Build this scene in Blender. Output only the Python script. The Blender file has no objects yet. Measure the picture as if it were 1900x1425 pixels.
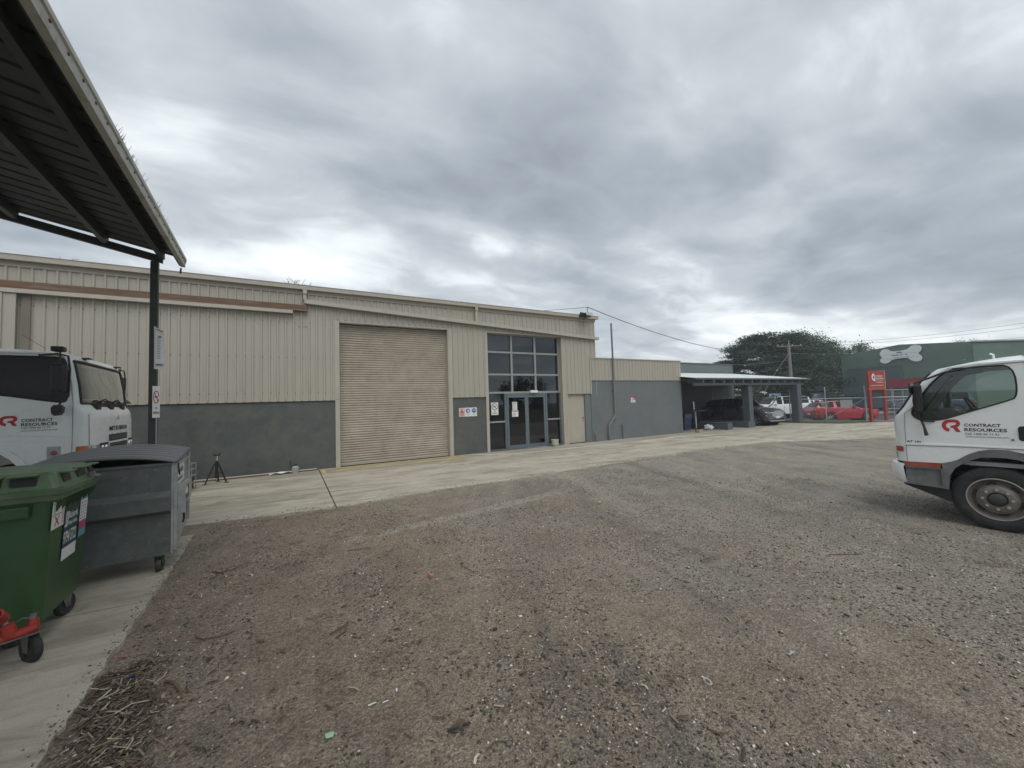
import bpy, bmesh, math, random
import numpy as np
from mathutils import Vector, Matrix
from mathutils.geometry import tessellate_polygon
random.seed(7); rng = np.random.default_rng(7)
S = bpy.context.scene
COL = S.collection
PI = math.pi
rad = math.radians

# ------------------------------------------------------------------ camera
cam = bpy.data.cameras.new('camera'); camo = bpy.data.objects.new('camera', cam); COL.objects.link(camo)
cam.sensor_width = 36.0; cam.lens = 713.0/1900*36; cam.clip_start = 0.05; cam.clip_end = 3000
r_ = Vector((0.87271989, -0.48718377, -0.0318115)); u_ = Vector((0.00391949, -0.05816445, 0.99829932)); f_ = Vector((0.48820552, 0.87136036, 0.04885176))
m4 = Matrix.Identity(4)
for i in range(3):
    m4[i][0] = r_[i]; m4[i][1] = u_[i]; m4[i][2] = -f_[i]
m4[0][3], m4[1][3], m4[2][3] = 0.0, 0.0, 1.8
camo.matrix_world = m4
S.camera = camo
# ------------------------------------------------------------------ world: overcast sky over a nishita base
W = bpy.data.worlds.new('World'); S.world = W; W.use_nodes = True
SUN_EL, SUN_AZ = rad(56), rad(190)      # azimuth measured from +Y towards +X
nt = W.node_tree; nt.nodes.clear(); N = nt.nodes.new; Lk = nt.links.new
def mth(op, a, b=None, c=None, clamp=False, t=None):
    t = t or nt
    n = t.nodes.new('ShaderNodeMath'); n.operation = op; n.use_clamp = clamp
    for i, v in enumerate((a, b, c)):
        if v is None: continue
        if isinstance(v, (int, float)): n.inputs[i].default_value = v
        else: t.links.new(v, n.inputs[i])
    return n.outputs[0]
tc = N('ShaderNodeTexCoord'); sep = N('ShaderNodeSeparateXYZ'); Lk(tc.outputs['Generated'], sep.inputs[0])
zz = mth('ADD', mth('MAXIMUM', sep.outputs[2], 0.0), 0.16)
cx = mth('DIVIDE', sep.outputs[0], zz); cy = mth('DIVIDE', sep.outputs[1], zz)
def skynoise(scale, detail, sx, sy, off, dist=0.0, rough=0.55):
    cmb = N('ShaderNodeCombineXYZ'); Lk(mth('MULTIPLY_ADD', cx, sx, off), cmb.inputs[0]); Lk(mth('MULTIPLY_ADD', cy, sy, off*1.7), cmb.inputs[1])
    n = N('ShaderNodeTexNoise'); n.inputs['Scale'].default_value = scale; n.inputs['Detail'].default_value = detail
    n.inputs['Roughness'].default_value = rough; n.inputs['Distortion'].default_value = dist
    Lk(cmb.outputs[0], n.inputs['Vector']); return n.outputs['Fac']
n1 = skynoise(0.80, 5, 1.0, 1.25, 3.1, 0.35, 0.48); n2 = skynoise(2.4, 7, 1.0, 1.5, 9.7, 0.5, 0.56); n3 = skynoise(0.32, 3, 1, 1, 21.3)
mixn = mth('ADD', mth('ADD', mth('MULTIPLY', n1, 0.58), mth('MULTIPLY', n2, 0.22)), mth('MULTIPLY', n3, 0.20))
# thin cloud lets more light through towards the horizon
hor = mth('POWER', mth('SUBTRACT', 1.0, mth('MAXIMUM', sep.outputs[2], 0.0)), 2.2)
mixh = mth('ADD', mth('MULTIPLY_ADD', hor, 0.105, mixn), 0.006)
# individual thin and thick places in the cloud deck (centre and shape in cloud-plane coordinates)
LOBES = [(0.8385, 1.4558, 4.8637, -2.687, 4.5744, 9.3302, 0.11),
         (0.8952, 1.2818, 2.353, -1.5693, 4.0552, 7.8113, 0.05),
         (1.4112, 1.2388, 2.5743, -2.7994, 4.0471, 6.7777, 0.05),
         (1.6269, 0.8027, 2.0116, -3.8056, 4.4637, 6.6881, 0.06),
         (1.6711, 0.5753, 1.6382, -4.3323, 6.4273, 9.3702, 0.035),
         (-0.2502, 2.056, 3.4378, 0.4134, 2.1284, 7.5845, 0.05),
         (-0.2313, 1.0781, 11.8901, 2.4674, 1.8695, 4.4208, 0.035),
         (0.3804, 0.7003, 5.461, -2.7338, 5.9903, 11.5079, 0.03),
         (-0.0992, 1.1898, 6.4287, 0.5313, 3.1491, 7.589, -0.035),
         (0.4813, 1.1892, 4.6781, -1.7971, 4.0803, 8.5893, -0.05),
         (1.217, 0.7573, 3.1487, -4.7062, 4.0579, 6.5751, -0.045),
         (0.1605, 1.5368, 4.1055, -0.4045, 2.7374, 6.9655, -0.02),
         (1.3904, 1.6463, 2.9166, -2.3757, 3.2229, 5.8946, -0.03),
         (2.1425, 0.4807, 1.0667, -4.2515, 2.2417, 2.9849, -0.03),
         (0.9811, 0.3725, 1.7123, -3.931, 5.7227, 9.3972, -0.02),
         (2.2822, 2.0938, 1.1662, -1.2353, 2.2778, 3.6595, 0.03),
         (3.2148, 0.5846, 0.6887, -3.4466, 2.8136, 3.0611, -0.02)]
wrp = mth('SUBTRACT', skynoise(3.0, 4, 1, 1, 5.5), 0.5); wrq = mth('SUBTRACT', skynoise(3.0, 4, 1, 1, 15.5), 0.5)
for (x0, y0, a, b_, c, d, amp) in LOBES:
    ux = mth('SUBTRACT', cx, x0); uy = mth('SUBTRACT', cy, y0)
    u = mth('ADD', mth('MULTIPLY_ADD', ux, a, mth('MULTIPLY', uy, b_)), mth('MULTIPLY', wrp, 3.0)); v = mth('ADD', mth('MULTIPLY_ADD', ux, c, mth('MULTIPLY', uy, d)), mth('MULTIPLY', wrq, 3.0))
    g_ = mth('EXPONENT', mth('MULTIPLY', mth('MULTIPLY_ADD', u, u, mth('MULTIPLY', v, v)), -0.7))
    mixh = mth('MULTIPLY_ADD', g_, amp, mixh)
cr = N('ShaderNodeValToRGB'); Lk(mixh, cr.inputs[0])
el = cr.color_ramp.elements
el[0].position = 0.40; el[0].color = (0.235, 0.265, 0.295, 1)
el[1].position = 0.72; el[1].color = (0.98, 1.0, 1.0, 1)
e = el.new(0.50); e.color = (0.35, 0.39, 0.43, 1)
e = el.new(0.64); e.color = (0.73, 0.78, 0.80, 1)
e = el.new(0.58); e.color = (0.50, 0.54, 0.57, 1)
bgc = N('ShaderNodeBackground'); Lk(cr.outputs[0], bgc.inputs[0]); bgc.inputs[1].default_value = 0.97
sky = N('ShaderNodeTexSky'); sky.sky_type = 'NISHITA'; sky.sun_disc = False
sky.sun_elevation = SUN_EL; sky.sun_rotation = SUN_AZ
bgn = N('ShaderNodeBackground'); Lk(sky.outputs[0], bgn.inputs[0]); bgn.inputs[1].default_value = 0.06
mixs = N('ShaderNodeMixShader'); mixs.inputs[0].default_value = 0.9; Lk(bgn.outputs[0], mixs.inputs[1]); Lk(bgc.outputs[0], mixs.inputs[2])
out = N('ShaderNodeOutputWorld'); Lk(mixs.outputs[0], out.inputs[0])
sun = bpy.data.lights.new('sun', 'SUN'); sun.energy = 1.5; sun.angle = rad(50); sun.color = (1.0, 0.975, 0.94)
suno = bpy.data.objects.new('sun', sun); COL.objects.link(suno)
sd = Vector((math.sin(SUN_AZ)*math.cos(SUN_EL), math.cos(SUN_AZ)*math.cos(SUN_EL), math.sin(SUN_EL)))
suno.rotation_euler = sd.to_track_quat('Z', 'Y').to_euler()
S.view_settings.view_transform = 'Standard'; S.view_settings.look = 'None'
S.view_settings.exposure = 0.5; S.view_settings.gamma = 1.0; S.view_settings.use_curve_mapping = False
S.render.engine = 'CYCLES'

# ------------------------------------------------------------------ materials
MATS = {}
def mat(name, col, rough=0.6, metal=0.0, var=0.15, vs=2.0, bump=0.0, bs=60.0, stretch=(1, 1, 1), spec=0.5, coat=0.0, col2=None, c2=(0.55, 0.7), c2s=3.0, c2st=(1, 1, 1), emit=None, splash=None):
    m = bpy.data.materials.new(name); m.use_nodes = True; t = m.node_tree
    b = t.nodes['Principled BSDF']; b.inputs['Roughness'].default_value = rough; b.inputs['Metallic'].default_value = metal
    b.inputs['Specular IOR Level'].default_value = spec; b.inputs['Coat Weight'].default_value = coat
    tcn = t.nodes.new('ShaderNodeTexCoord'); mp = t.nodes.new('ShaderNodeMapping'); mp.inputs['Scale'].default_value = stretch
    t.links.new(tcn.outputs['Object'], mp.inputs[0])
    n = t.nodes.new('ShaderNodeTexNoise'); n.inputs['Scale'].default_value = vs; n.inputs['Detail'].default_value = 8; n.inputs['Roughness'].default_value = 0.65
    t.links.new(mp.outputs[0], n.inputs['Vector'])
    mr = t.nodes.new('ShaderNodeMapRange'); mr.inputs[1].default_value = 0.3; mr.inputs[2].default_value = 0.7
    mr.inputs[3].default_value = 1-var; mr.inputs[4].default_value = 1+var; t.links.new(n.outputs['Fac'], mr.inputs[0])
    mx = t.nodes.new('ShaderNodeMix'); mx.data_type = 'RGBA'; mx.blend_type = 'MULTIPLY'; mx.inputs[0].default_value = 1.0
    mx.inputs[6].default_value = (*col, 1); t.links.new(mr.outputs[0], mx.inputs[7]); outc = mx.outputs[2]
    if col2:
        mp2 = t.nodes.new('ShaderNodeMapping'); mp2.inputs['Scale'].default_value = c2st; mp2.inputs['Location'].default_value = (3.3, 7.1, 1.9)
        t.links.new(tcn.outputs['Object'], mp2.inputs[0])
        n2_ = t.nodes.new('ShaderNodeTexNoise'); n2_.inputs['Scale'].default_value = c2s; n2_.inputs['Detail'].default_value = 9; n2_.inputs['Roughness'].default_value = 0.7
        t.links.new(mp2.outputs[0], n2_.inputs['Vector'])
        r2 = t.nodes.new('ShaderNodeMapRange'); r2.inputs[1].default_value = c2[0]; r2.inputs[2].default_value = c2[1]; t.links.new(n2_.outputs['Fac'], r2.inputs[0])
        m2 = t.nodes.new('ShaderNodeMix'); m2.data_type = 'RGBA'; t.links.new(r2.outputs[0], m2.inputs[0]); t.links.new(outc, m2.inputs[6]); m2.inputs[7].default_value = (*col2, 1)
        outc = m2.outputs[2]
    if splash:
        sx_ = t.nodes.new('ShaderNodeSeparateXYZ'); t.links.new(tcn.outputs['Object'], sx_.inputs[0]); ns = t.nodes.new('ShaderNodeTexNoise'); ns.inputs['Scale'].default_value = 2.2; ns.inputs['Detail'].default_value = 9; ns.inputs['Roughness'].default_value = .75
        t.links.new(tcn.outputs['Object'], ns.inputs['Vector']); hh = mth('MULTIPLY_ADD', ns.outputs['Fac'], -1.1, mth('ADD', sx_.outputs[2], 0.42), t=t)
        rs_ = t.nodes.new('ShaderNodeMapRange'); rs_.inputs[1].default_value = .06; rs_.inputs[2].default_value = -.25; rs_.inputs[3].default_value = 0; rs_.inputs[4].default_value = .7; t.links.new(hh, rs_.inputs[0])
        m3 = t.nodes.new('ShaderNodeMix'); m3.data_type = 'RGBA'; t.links.new(rs_.outputs[0], m3.inputs[0]); t.links.new(outc, m3.inputs[6]); m3.inputs[7].default_value = (*splash, 1); outc = m3.outputs[2]
    t.links.new(outc, b.inputs['Base Color'])
    rr = t.nodes.new('ShaderNodeMapRange'); rr.inputs[1].default_value = .3; rr.inputs[2].default_value = .7; rr.inputs[3].default_value = max(0.02, rough*0.85); rr.inputs[4].default_value = min(1, rough*1.15)
    t.links.new(n.outputs['Fac'], rr.inputs[0]); t.links.new(rr.outputs[0], b.inputs['Roughness'])
    if bump:
        nb = t.nodes.new('ShaderNodeTexNoise'); nb.inputs['Scale'].default_value = bs; nb.inputs['Detail'].default_value = 6; t.links.new(tcn.outputs['Object'], nb.inputs['Vector'])
        bp = t.nodes.new('ShaderNodeBump'); bp.inputs['Strength'].default_value = bump; bp.inputs['Distance'].default_value = 0.01
        t.links.new(nb.outputs['Fac'], bp.inputs['Height']); t.links.new(bp.outputs[0], b.inputs['Normal'])
    if emit: b.inputs['Emission Color'].default_value = (*emit[0], 1); b.inputs['Emission Strength'].default_value = emit[1]
    MATS[name] = m; return m
def glass(name, tint, trans, rough=0.02, ior=1.5, refl=1.0):
    m = bpy.data.materials.new(name); m.use_nodes = True; t = m.node_tree; t.nodes.clear()
    tr = t.nodes.new('ShaderNodeBsdfTransparent'); tr.inputs[0].default_value = (tint[0]*trans, tint[1]*trans, tint[2]*trans, 1)
    gl = t.nodes.new('ShaderNodeBsdfGlossy'); gl.inputs['Roughness'].default_value = rough; gl.inputs[0].default_value = (0.95, 0.98, 1, 1)
    fr = t.nodes.new('ShaderNodeFresnel'); fr.inputs[0].default_value = ior
    k = mth('MULTIPLY', fr.outputs[0], refl, clamp=True, t=t)
    mx = t.nodes.new('ShaderNodeMixShader'); t.links.new(k, mx.inputs[0]); t.links.new(tr.outputs[0], mx.inputs[1]); t.links.new(gl.outputs[0], mx.inputs[2])
    o = t.nodes.new('ShaderNodeOutputMaterial'); t.links.new(mx.outputs[0], o.inputs[0]); MATS[name] = m; return m
M_tan = mat('tan_steel', (0.368, 0.345, 0.288), 0.5, var=0.07, vs=1.2, stretch=(1, 1, 0.25), col2=(0.25, 0.225, 0.18), c2=(0.60, 0.85), c2s=1.4, c2st=(1, 1, 0.12), bump=0.05)
M_tan2 = mat('tan_trim', (0.395, 0.368, 0.31), 0.5, var=0.08, vs=3, col2=(0.25, 0.2, 0.15), c2=(0.6, 0.8), c2s=4, c2st=(1, 1, .3))
M_tan3 = mat('tan_door', (0.37, 0.34, 0.275), 0.5, var=0.06, vs=2)
M_roll = mat('roller_steel', (0.43, 0.38, 0.31), 0.5, var=0.10, vs=1.5, stretch=(0.3, 1, 3), col2=(0.30, 0.26, 0.21), c2=(0.60, 0.90), c2s=1.3, c2st=(2, 1, .3), splash=(.26, .225, .18))
M_brick = mat('painted_block_grey', (0.064, 0.076, 0.073), 0.62, var=0.16, vs=1.0, bump=0.25, bs=45, col2=(0.10, 0.112, 0.108), c2=(0.60, 0.82), c2s=2.2, c2st=(1.6, 1, .5), splash=(.13, .125, .105))
M_brick2 = mat('painted_block_bluegrey', (0.120, 0.142, 0.148), 0.62, var=0.10, vs=1.0, bump=0.25, bs=45, col2=(0.155, 0.175, 0.18), c2=(0.60, 0.82), c2s=2.0, c2st=(1.8, 1, .4), splash=(.17, .165, .145))
M_char = mat('charcoal_paint', (0.085, 0.100, 0.112), 0.6, var=0.12, vs=2, bump=0.1)
M_rust = mat('rusty_brown_track', (0.13, 0.075, 0.045), 0.75, var=0.35, vs=4, stretch=(.3, 1, 3), bump=0.3, bs=80, col2=(0.22, 0.17, 0.13), c2=(0.5, 0.7), c2s=5, c2st=(.2, 1, 3))
M_alu = mat('aged_aluminium', (0.30, 0.305, 0.29), 0.45, metal=0.3, var=0.12, vs=5)
M_frame = mat('bluegrey_door_frame', (0.13, 0.16, 0.175), 0.4, metal=0.2, var=0.12, vs=5)
M_dark = mat('dark_interior', (0.035, 0.037, 0.04), 0.8, var=0.2)
M_darkfl = mat('dark_floor', (0.05, 0.052, 0.052), 0.4, var=0.3)
M_black = mat('black_plastic', (0.014, 0.014, 0.015), 0.45, var=0.2, vs=10)
M_rubber = mat('tyre_rubber', (0.022, 0.022, 0.023), 0.75, var=0.3, vs=8, bump=0.2, bs=120, col2=(0.07, 0.065, 0.058), c2=(0.5, 0.8), c2s=7)
M_white = mat('white_truck_paint', (0.78, 0.80, 0.79), 0.28, var=0.05, vs=2, coat=0.3, col2=(0.50, 0.49, 0.46), c2=(0.64, 1.0), c2s=2.2, c2st=(.6, .6, 1.6))
M_white2 = mat('white_car_paint', (0.74, 0.76, 0.77), 0.25, var=0.03, vs=2, coat=0.5)
M_greypl = mat('grey_wheel_arch', (0.13, 0.135, 0.135), 0.6, var=0.25, vs=6, col2=(0.25, 0.24, 0.22), c2=(0.5, 0.75), c2s=5)
M_amber = mat('amber_lens', (0.55, 0.14, 0.03), 0.2, var=0.1, coat=0.6)
M_redlens = mat('dull_red_reflector', (0.30, 0.07, 0.04), 0.35, var=0.3, vs=8)
M_chrome = mat('lamp_chrome', (0.75, 0.75, 0.73), 0.15, metal=0.9, var=0.1)
M_rim = mat('painted_steel_rim', (0.17, 0.155, 0.135), 0.5, metal=0.2, var=0.25, vs=12, col2=(0.13, 0.105, 0.08), c2=(0.5, 0.7), c2s=14)
M_rimb = mat('bright_rim_edge', (0.42, 0.40, 0.36), 0.4, metal=0.4, var=0.15, vs=9)
M_dgreen = mat('green_bin_plastic', (0.030, 0.078, 0.024), 0.42, var=0.18, vs=2.5, bump=0.05, bs=90, col2=(0.05, 0.095, 0.045), c2=(0.5, 0.8), c2s=3)
M_dgreen2 = mat('faded_green_lid', (0.075, 0.130, 0.060), 0.5, var=0.18, vs=4, col2=(0.15, 0.19, 0.12), c2=(0.45, 0.8), c2s=5)
M_galv = mat('grey_bin_steel', (0.105, 0.118, 0.114), 0.5, metal=0.15, var=0.22, vs=9, col2=(0.20, 0.215, 0.22), c2=(0.60, 0.70), c2s=16, c2st=(.8, 1, 1.6))
M_galv2 = mat('galvanised_light', (0.36, 0.375, 0.37), 0.5, metal=0.3, var=0.2, vs=6, col2=(0.2, 0.2, 0.19), c2=(0.5, 0.75), c2s=8)
M_lidgrey = mat('grey_lid_plastic', (0.125, 0.130, 0.132), 0.5, var=0.15, vs=4)
M_redp = mat('chipped_red_paint', (0.34, 0.035, 0.022), 0.45, var=0.3, vs=12, col2=(0.05, 0.035, 0.03), c2=(0.58, 0.68), c2s=22)
M_steel = mat('dirty_steel', (0.20, 0.195, 0.18), 0.5, metal=0.5, var=0.3, vs=20)
M_post = mat('dark_steel_post', (0.040, 0.042, 0.042), 0.55, var=0.25, vs=4, stretch=(1, 1, .3), col2=(0.08, 0.078, 0.07), c2=(0.5, 0.8), c2s=5)
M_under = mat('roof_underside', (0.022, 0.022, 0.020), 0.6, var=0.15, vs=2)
M_gut = mat('weathered_gutter', (0.42, 0.41, 0.36), 0.55, var=0.15, vs=3, stretch=(1, .3, 1), col2=(0.16, 0.15, 0.12), c2=(0.52, 0.72), c2s=5)
M_rooflt = mat('pale_roof_sheet', (0.62, 0.66, 0.63), 0.5, var=0.08)
M_sign = mat('white_sign', (0.70, 0.70, 0.68), 0.4, var=0.05)
M_ink = mat('black_print', (0.02, 0.02, 0.022), 0.5, var=0.05)
M_inkg = mat('grey_print', (0.17, 0.175, 0.18), 0.5, var=0.05)
M_inkr = mat('red_print', (0.45, 0.03, 0.04), 0.5, var=0.05)
M_inkb = mat('blue_print', (0.03, 0.12, 0.32), 0.5, var=0.05)
M_pink = mat('faded_pink_print', (0.62, 0.42, 0.42), 0.5, var=0.05)
M_teal = mat('teal_print', (0.12, 0.30, 0.34), 0.5, var=0.08)
M_mag = mat('magenta_print', (0.38, 0.07, 0.16), 0.5, var=0.1)
M_lime = mat('lime_print', (0.40, 0.50, 0.12), 0.5, var=0.1)
M_green = mat('green_cladding', (0.120, 0.180, 0.148), 0.55, var=0.1, vs=.6, stretch=(1, 1, 2))  # even green lightened to carry some distance haze in the colour
M_green2 = mat('green_shutter', (0.115, 0.145, 0.150), 0.5, var=0.1)
M_redb = mat('red_banner', (0.28, 0.03, 0.045), 0.5, var=0.1)
M_redsign = mat('red_sign_paint', (0.29, 0.036, 0.028), 0.4, var=0.1)
M_bone = mat('bone_sign_white', (0.76, 0.78, 0.80), 0.5, var=0.05)
M_redcar = mat('red_car_paint', (0.36, 0.012, 0.028), 0.25, var=0.05, coat=0.6)
M_greycar = mat('dark_grey_car_paint', (0.10, 0.105, 0.115), 0.28, metal=0.3, var=0.05, coat=0.6)
M_blackcar = mat('black_car_paint', (0.012, 0.013, 0.016), 0.22, var=0.05, coat=0.5)
M_bluecar = mat('blue_car_paint', (0.035, 0.055, 0.10), 0.25, var=0.05, coat=0.5)
M_silver = mat('silver_car_paint', (0.42, 0.44, 0.46), 0.3, metal=0.4, var=0.05, coat=0.4)
M_carglass = mat('dark_car_glass', (0.012, 0.016, 0.018), 0.08, var=0.05, spec=0.28)
M_alloy = mat('alloy_wheel', (0.42, 0.43, 0.44), 0.3, metal=0.6, var=0.1)
M_seat = mat('seat_vinyl', (0.05, 0.055, 0.058), 0.7, var=0.2)
M_cabin = mat('cabin_trim_grey', (0.30, 0.31, 0.30), 0.7, var=0.1)
M_galvp = mat('galvanised_pipe', (0.36, 0.38, 0.40), 0.45, metal=0.4, var=0.15)
M_wood = mat('weathered_timber_pole', (0.20, 0.185, 0.165), 0.85, var=0.25, vs=3, stretch=(4, 4, .3), bump=.3)
M_twig = mat('dry_twig', (0.11, 0.075, 0.05), 0.85, var=0.4, vs=15, bump=.3)
M_bark = mat('tree_bark', (0.08, 0.065, 0.05), 0.9, var=0.3, vs=5, bump=.4)
M_yellow = mat('worn_yellow_line', (0.52, 0.40, 0.13), 0.7, var=0.15, vs=6, col2=(0.32, 0.305, 0.255), c2=(0.54, 0.72), c2s=9)
M_line = mat('worn_white_line', (0.74, 0.73, 0.68), 0.7, var=0.1, vs=6, col2=(0.36, 0.345, 0.30), c2=(0.56, 0.68), c2s=6)
M_wire = mat('cable_black', (0.03, 0.03, 0.032), 0.6, var=0.1)
G_build = glass('building_glass', (0.75, 0.9, 1.0), 0.28, 0.015, 1.6, 1.4)
G_cab = glass('cab_glass', (0.95, 0.97, 0.96), 0.97, 0.01, 1.45, 1.3)
G_cabd = glass('tinted_cab_glass', (0.78, 0.88, 0.80), 0.90, 0.01, 1.45, 2.4)
G_side = glass('dark_side_glass', (0.7, 0.75, 0.75), 0.30, 0.01, 1.33, 0.8)

# ------------------------------------------------------------------ builders
class B:
    def __init__(s): s.v = []; s.f = []
    def add(s, vs, fs):
        o = len(s.v); s.v += [tuple(p) for p in vs]; s.f += [tuple(i+o for i in f) for f in fs]; return s
    def box(s, x0, x1, y0, y1, z0, z1):
        return s.add([(x0, y0, z0), (x1, y0, z0), (x1, y1, z0), (x0, y1, z0), (x0, y0, z1), (x1, y0, z1), (x1, y1, z1), (x0, y1, z1)],
                     [(0, 3, 2, 1), (4, 5, 6, 7), (0, 1, 5, 4), (1, 2, 6, 5), (2, 3, 7, 6), (3, 0, 4, 7)])
    def bar(s, p, q, w, h, up=(0, 0, 1)):
        p = Vector(p); q = Vector(q); d = (q-p).normalized(); a = Vector(up).cross(d)
        if a.length < 1e-4: a = Vector((1, 0, 0)).cross(d)
        a.normalize(); b = d.cross(a); a *= w/2; b *= h/2
        vs = [p-a-b, p+a-b, p+a+b, p-a+b, q-a-b, q+a-b, q+a+b, q-a+b]
        return s.add(vs, [(0, 3, 2, 1), (4, 5, 6, 7), (0, 1, 5, 4), (1, 2, 6, 5), (2, 3, 7, 6), (3, 0, 4, 7)])
    def tube(s, pts, r, n=8, cap=True):
        pts = [Vector(p) for p in pts]; rs = r if isinstance(r, (list, tuple)) else [r]*len(pts)
        ref = None; rings = []
        for i, p in enumerate(pts):
            d = (pts[min(i+1, len(pts)-1)]-pts[max(i-1, 0)]).normalized()
            if ref is None:
                ref = d.orthogonal().normalized()
            ref = (ref-d*ref.dot(d)).normalized(); b = d.cross(ref)
            rings.append([p+(ref*math.cos(2*PI*k/n)+b*math.sin(2*PI*k/n))*rs[i] for k in range(n)])
        vs = [q for ring in rings for q in ring]; fs = []
        for i in range(len(rings)-1):
            for k in range(n):
                a = i*n+k; c = i*n+(k+1) % n; fs.append((a, c, c+n, a+n))
        if cap: fs.append(tuple(range(n-1, -1, -1))); fs.append(tuple((len(rings)-1)*n+k for k in range(n)))
        return s.add(vs, fs)
    def lathe(s, prof, n=24, origin=(0, 0, 0), axis='z', closed=False):
        vs = []; fs = []
        for (r, h) in prof:
            for k in range(n):
                a = 2*PI*k/n; c, d = r*math.cos(a), r*math.sin(a)
                v = {'z': (c, d, h), 'y': (c, h, d), 'x': (h, c, d)}[axis]
                vs.append((v[0]+origin[0], v[1]+origin[1], v[2]+origin[2]))
        m = len(prof)
        for i in range(m if closed else m-1):
            for k in range(n):
                a = i*n+k; b = i*n+(k+1) % n; j = ((i+1) % m)*n
                fs.append((a, b, j+(k+1) % n, j+k))
        return s.add(vs, fs)
    def disc(s, c, r, axis='y', n=20):
        vs = []
        for k in range(n):
            a = 2*PI*k/n; x, y = r*math.cos(a), r*math.sin(a)
            v = {'z': (x, y, 0), 'y': (x, 0, y), 'x': (0, x, y)}[axis]; vs.append((c[0]+v[0], c[1]+v[1], c[2]+v[2]))
        return s.add(vs, [tuple(range(n))])
    def plate(s, loops, fr, t):
        """loops: list of 2D loops (outer, holes...); fr(u,v,w)->3D point; thickness t along w"""
        lp = [[Vector((a, b, 0)) for a, b in L] for L in loops]
        flat = [p for L in lp for p in L]; tri = tessellate_polygon(lp); n = len(flat)
        vs = [fr(p.x, p.y, 0) for p in flat]+[fr(p.x, p.y, t) for p in flat]
        fs = [tuple(a) for a in tri]+[tuple(i+n for i in reversed(a)) for a in tri]
        o = 0
        for L in lp:
            k = len(L)
            for i in range(k): a = o+i; b = o+(i+1) % k; fs.append((a, b, b+n, a+n))
            o += k
        return s.add(vs, fs)
    def grid(s, P):
        nu = len(P); nv = len(P[0]); vs = [p for r in P for p in r]
        return s.add(vs, [(i*nv+j, i*nv+j+1, (i+1)*nv+j+1, (i+1)*nv+j) for i in range(nu-1) for j in range(nv-1)])
    def mesh(s, name, m, smooth=False, bevel=0, ang=35):
        me = bpy.data.meshes.new(name); me.from_pydata(s.v, [], s.f)
        bm = bmesh.new(); bm.from_mesh(me)
        if bevel: 
            bmesh.ops.remove_doubles(bm, verts=bm.verts, dist=1e-5)
        bmesh.ops.recalc_face_normals(bm, faces=bm.faces)
        if bevel:
            es = [e for e in bm.edges if len(e.link_faces) == 2 and e.calc_face_angle(0) > rad(30)]
            bmesh.ops.bevel(bm, geom=es, offset=bevel, segments=2, profile=0.6, affect='EDGES', clamp_overlap=True)
        if smooth:
            for f in bm.faces: f.smooth = True
            for e in bm.edges:
                if len(e.link_faces) == 2 and e.calc_face_angle(0) > rad(ang): e.smooth = False
        bm.to_mesh(me); bm.free(); me.materials.append(m); return me
def link(name, me, parent=None, loc=(0, 0, 0), rot=(0, 0, 0)):
    o = bpy.data.objects.new(name, me); COL.objects.link(o); o.parent = parent; o.location = loc; o.rotation_euler = rot; return o
def part(name, b, m, parent=None, smooth=False, bevel=0, label=None, kind=None, loc=(0, 0, 0), rot=(0, 0, 0), ang=35):
    o = link(name, b.mesh(name, m, smooth, bevel, ang), parent, loc, rot)
    if label: o['label'] = label
    if kind: o['kind'] = kind
    return o
def tag(o, label, cat, group=None):
    o['label'] = label; o['category'] = cat
    if group: o['group'] = group
    return o
def thing(name, label, cat, loc=(0, 0, 0), rz=0.0, group=None):
    o = bpy.data.objects.new(name, None); COL.objects.link(o); o.location = loc; o.rotation_euler = (0, 0, rad(rz)); o.empty_display_size = .2
    return tag(o, label, cat, group)
def struct(name, b, m, parent=None, **k):
    o = part(name, b, m, parent, **k)
    if parent is None: o['kind'] = 'structure'
    return o
def copy_tree(o, parent=None):
    c = o.copy(); COL.objects.link(c); c.parent = parent
    for ch in list(o.children): copy_tree(ch, c)
    return c
def frame(o, xd, up):
    o = Vector(o); xd = Vector(xd).normalized(); up = Vector(up); up = (up-xd*up.dot(xd)).normalized(); nn = xd.cross(up)
    return lambda u, v, w=0: tuple(o+xd*u+up*v+nn*w)
XZ = lambda x0, y, z0: frame((x0, y, z0), (1, 0, 0), (0, 0, 1))   # faces -y
_tc = {}
def lettering(s, fr, w, h, m, parent, depth=0.002, off=0.0):
    """flat lettering with its lower left corner at frame origin"""
    if s not in _tc:
        c = bpy.data.curves.new('lettering', 'FONT'); c.body = s; c.size = 1; c.resolution_u = 2; c.offset = 0.022
        o = bpy.data.objects.new('lettering', c); COL.objects.link(o); bpy.context.view_layer.update()
        me = bpy.data.meshes.new_from_object(o.evaluated_get(bpy.context.evaluated_depsgraph_get()))
        v = [tuple(q.co) for q in me.vertices]; f = [tuple(p.vertices) for p in me.polygons]
        bpy.data.objects.remove(o); bpy.data.curves.remove(c); _tc[s] = (v, f)
    v, f = _tc[s]
    x0 = min(p[0] for p in v); x1 = max(p[0] for p in v); y0 = min(p[1] for p in v); y1 = max(p[1] for p in v)
    b = B(); b.add([fr(off+(p[0]-x0)/(x1-x0)*w, (p[1]-y0)/(y1-y0)*h, depth) for p in v], f)
    me = bpy.data.meshes.new('lettering'); me.from_pydata(b.v, [], b.f); me.materials.append(m)
    return link('lettering', me, parent)
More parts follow.
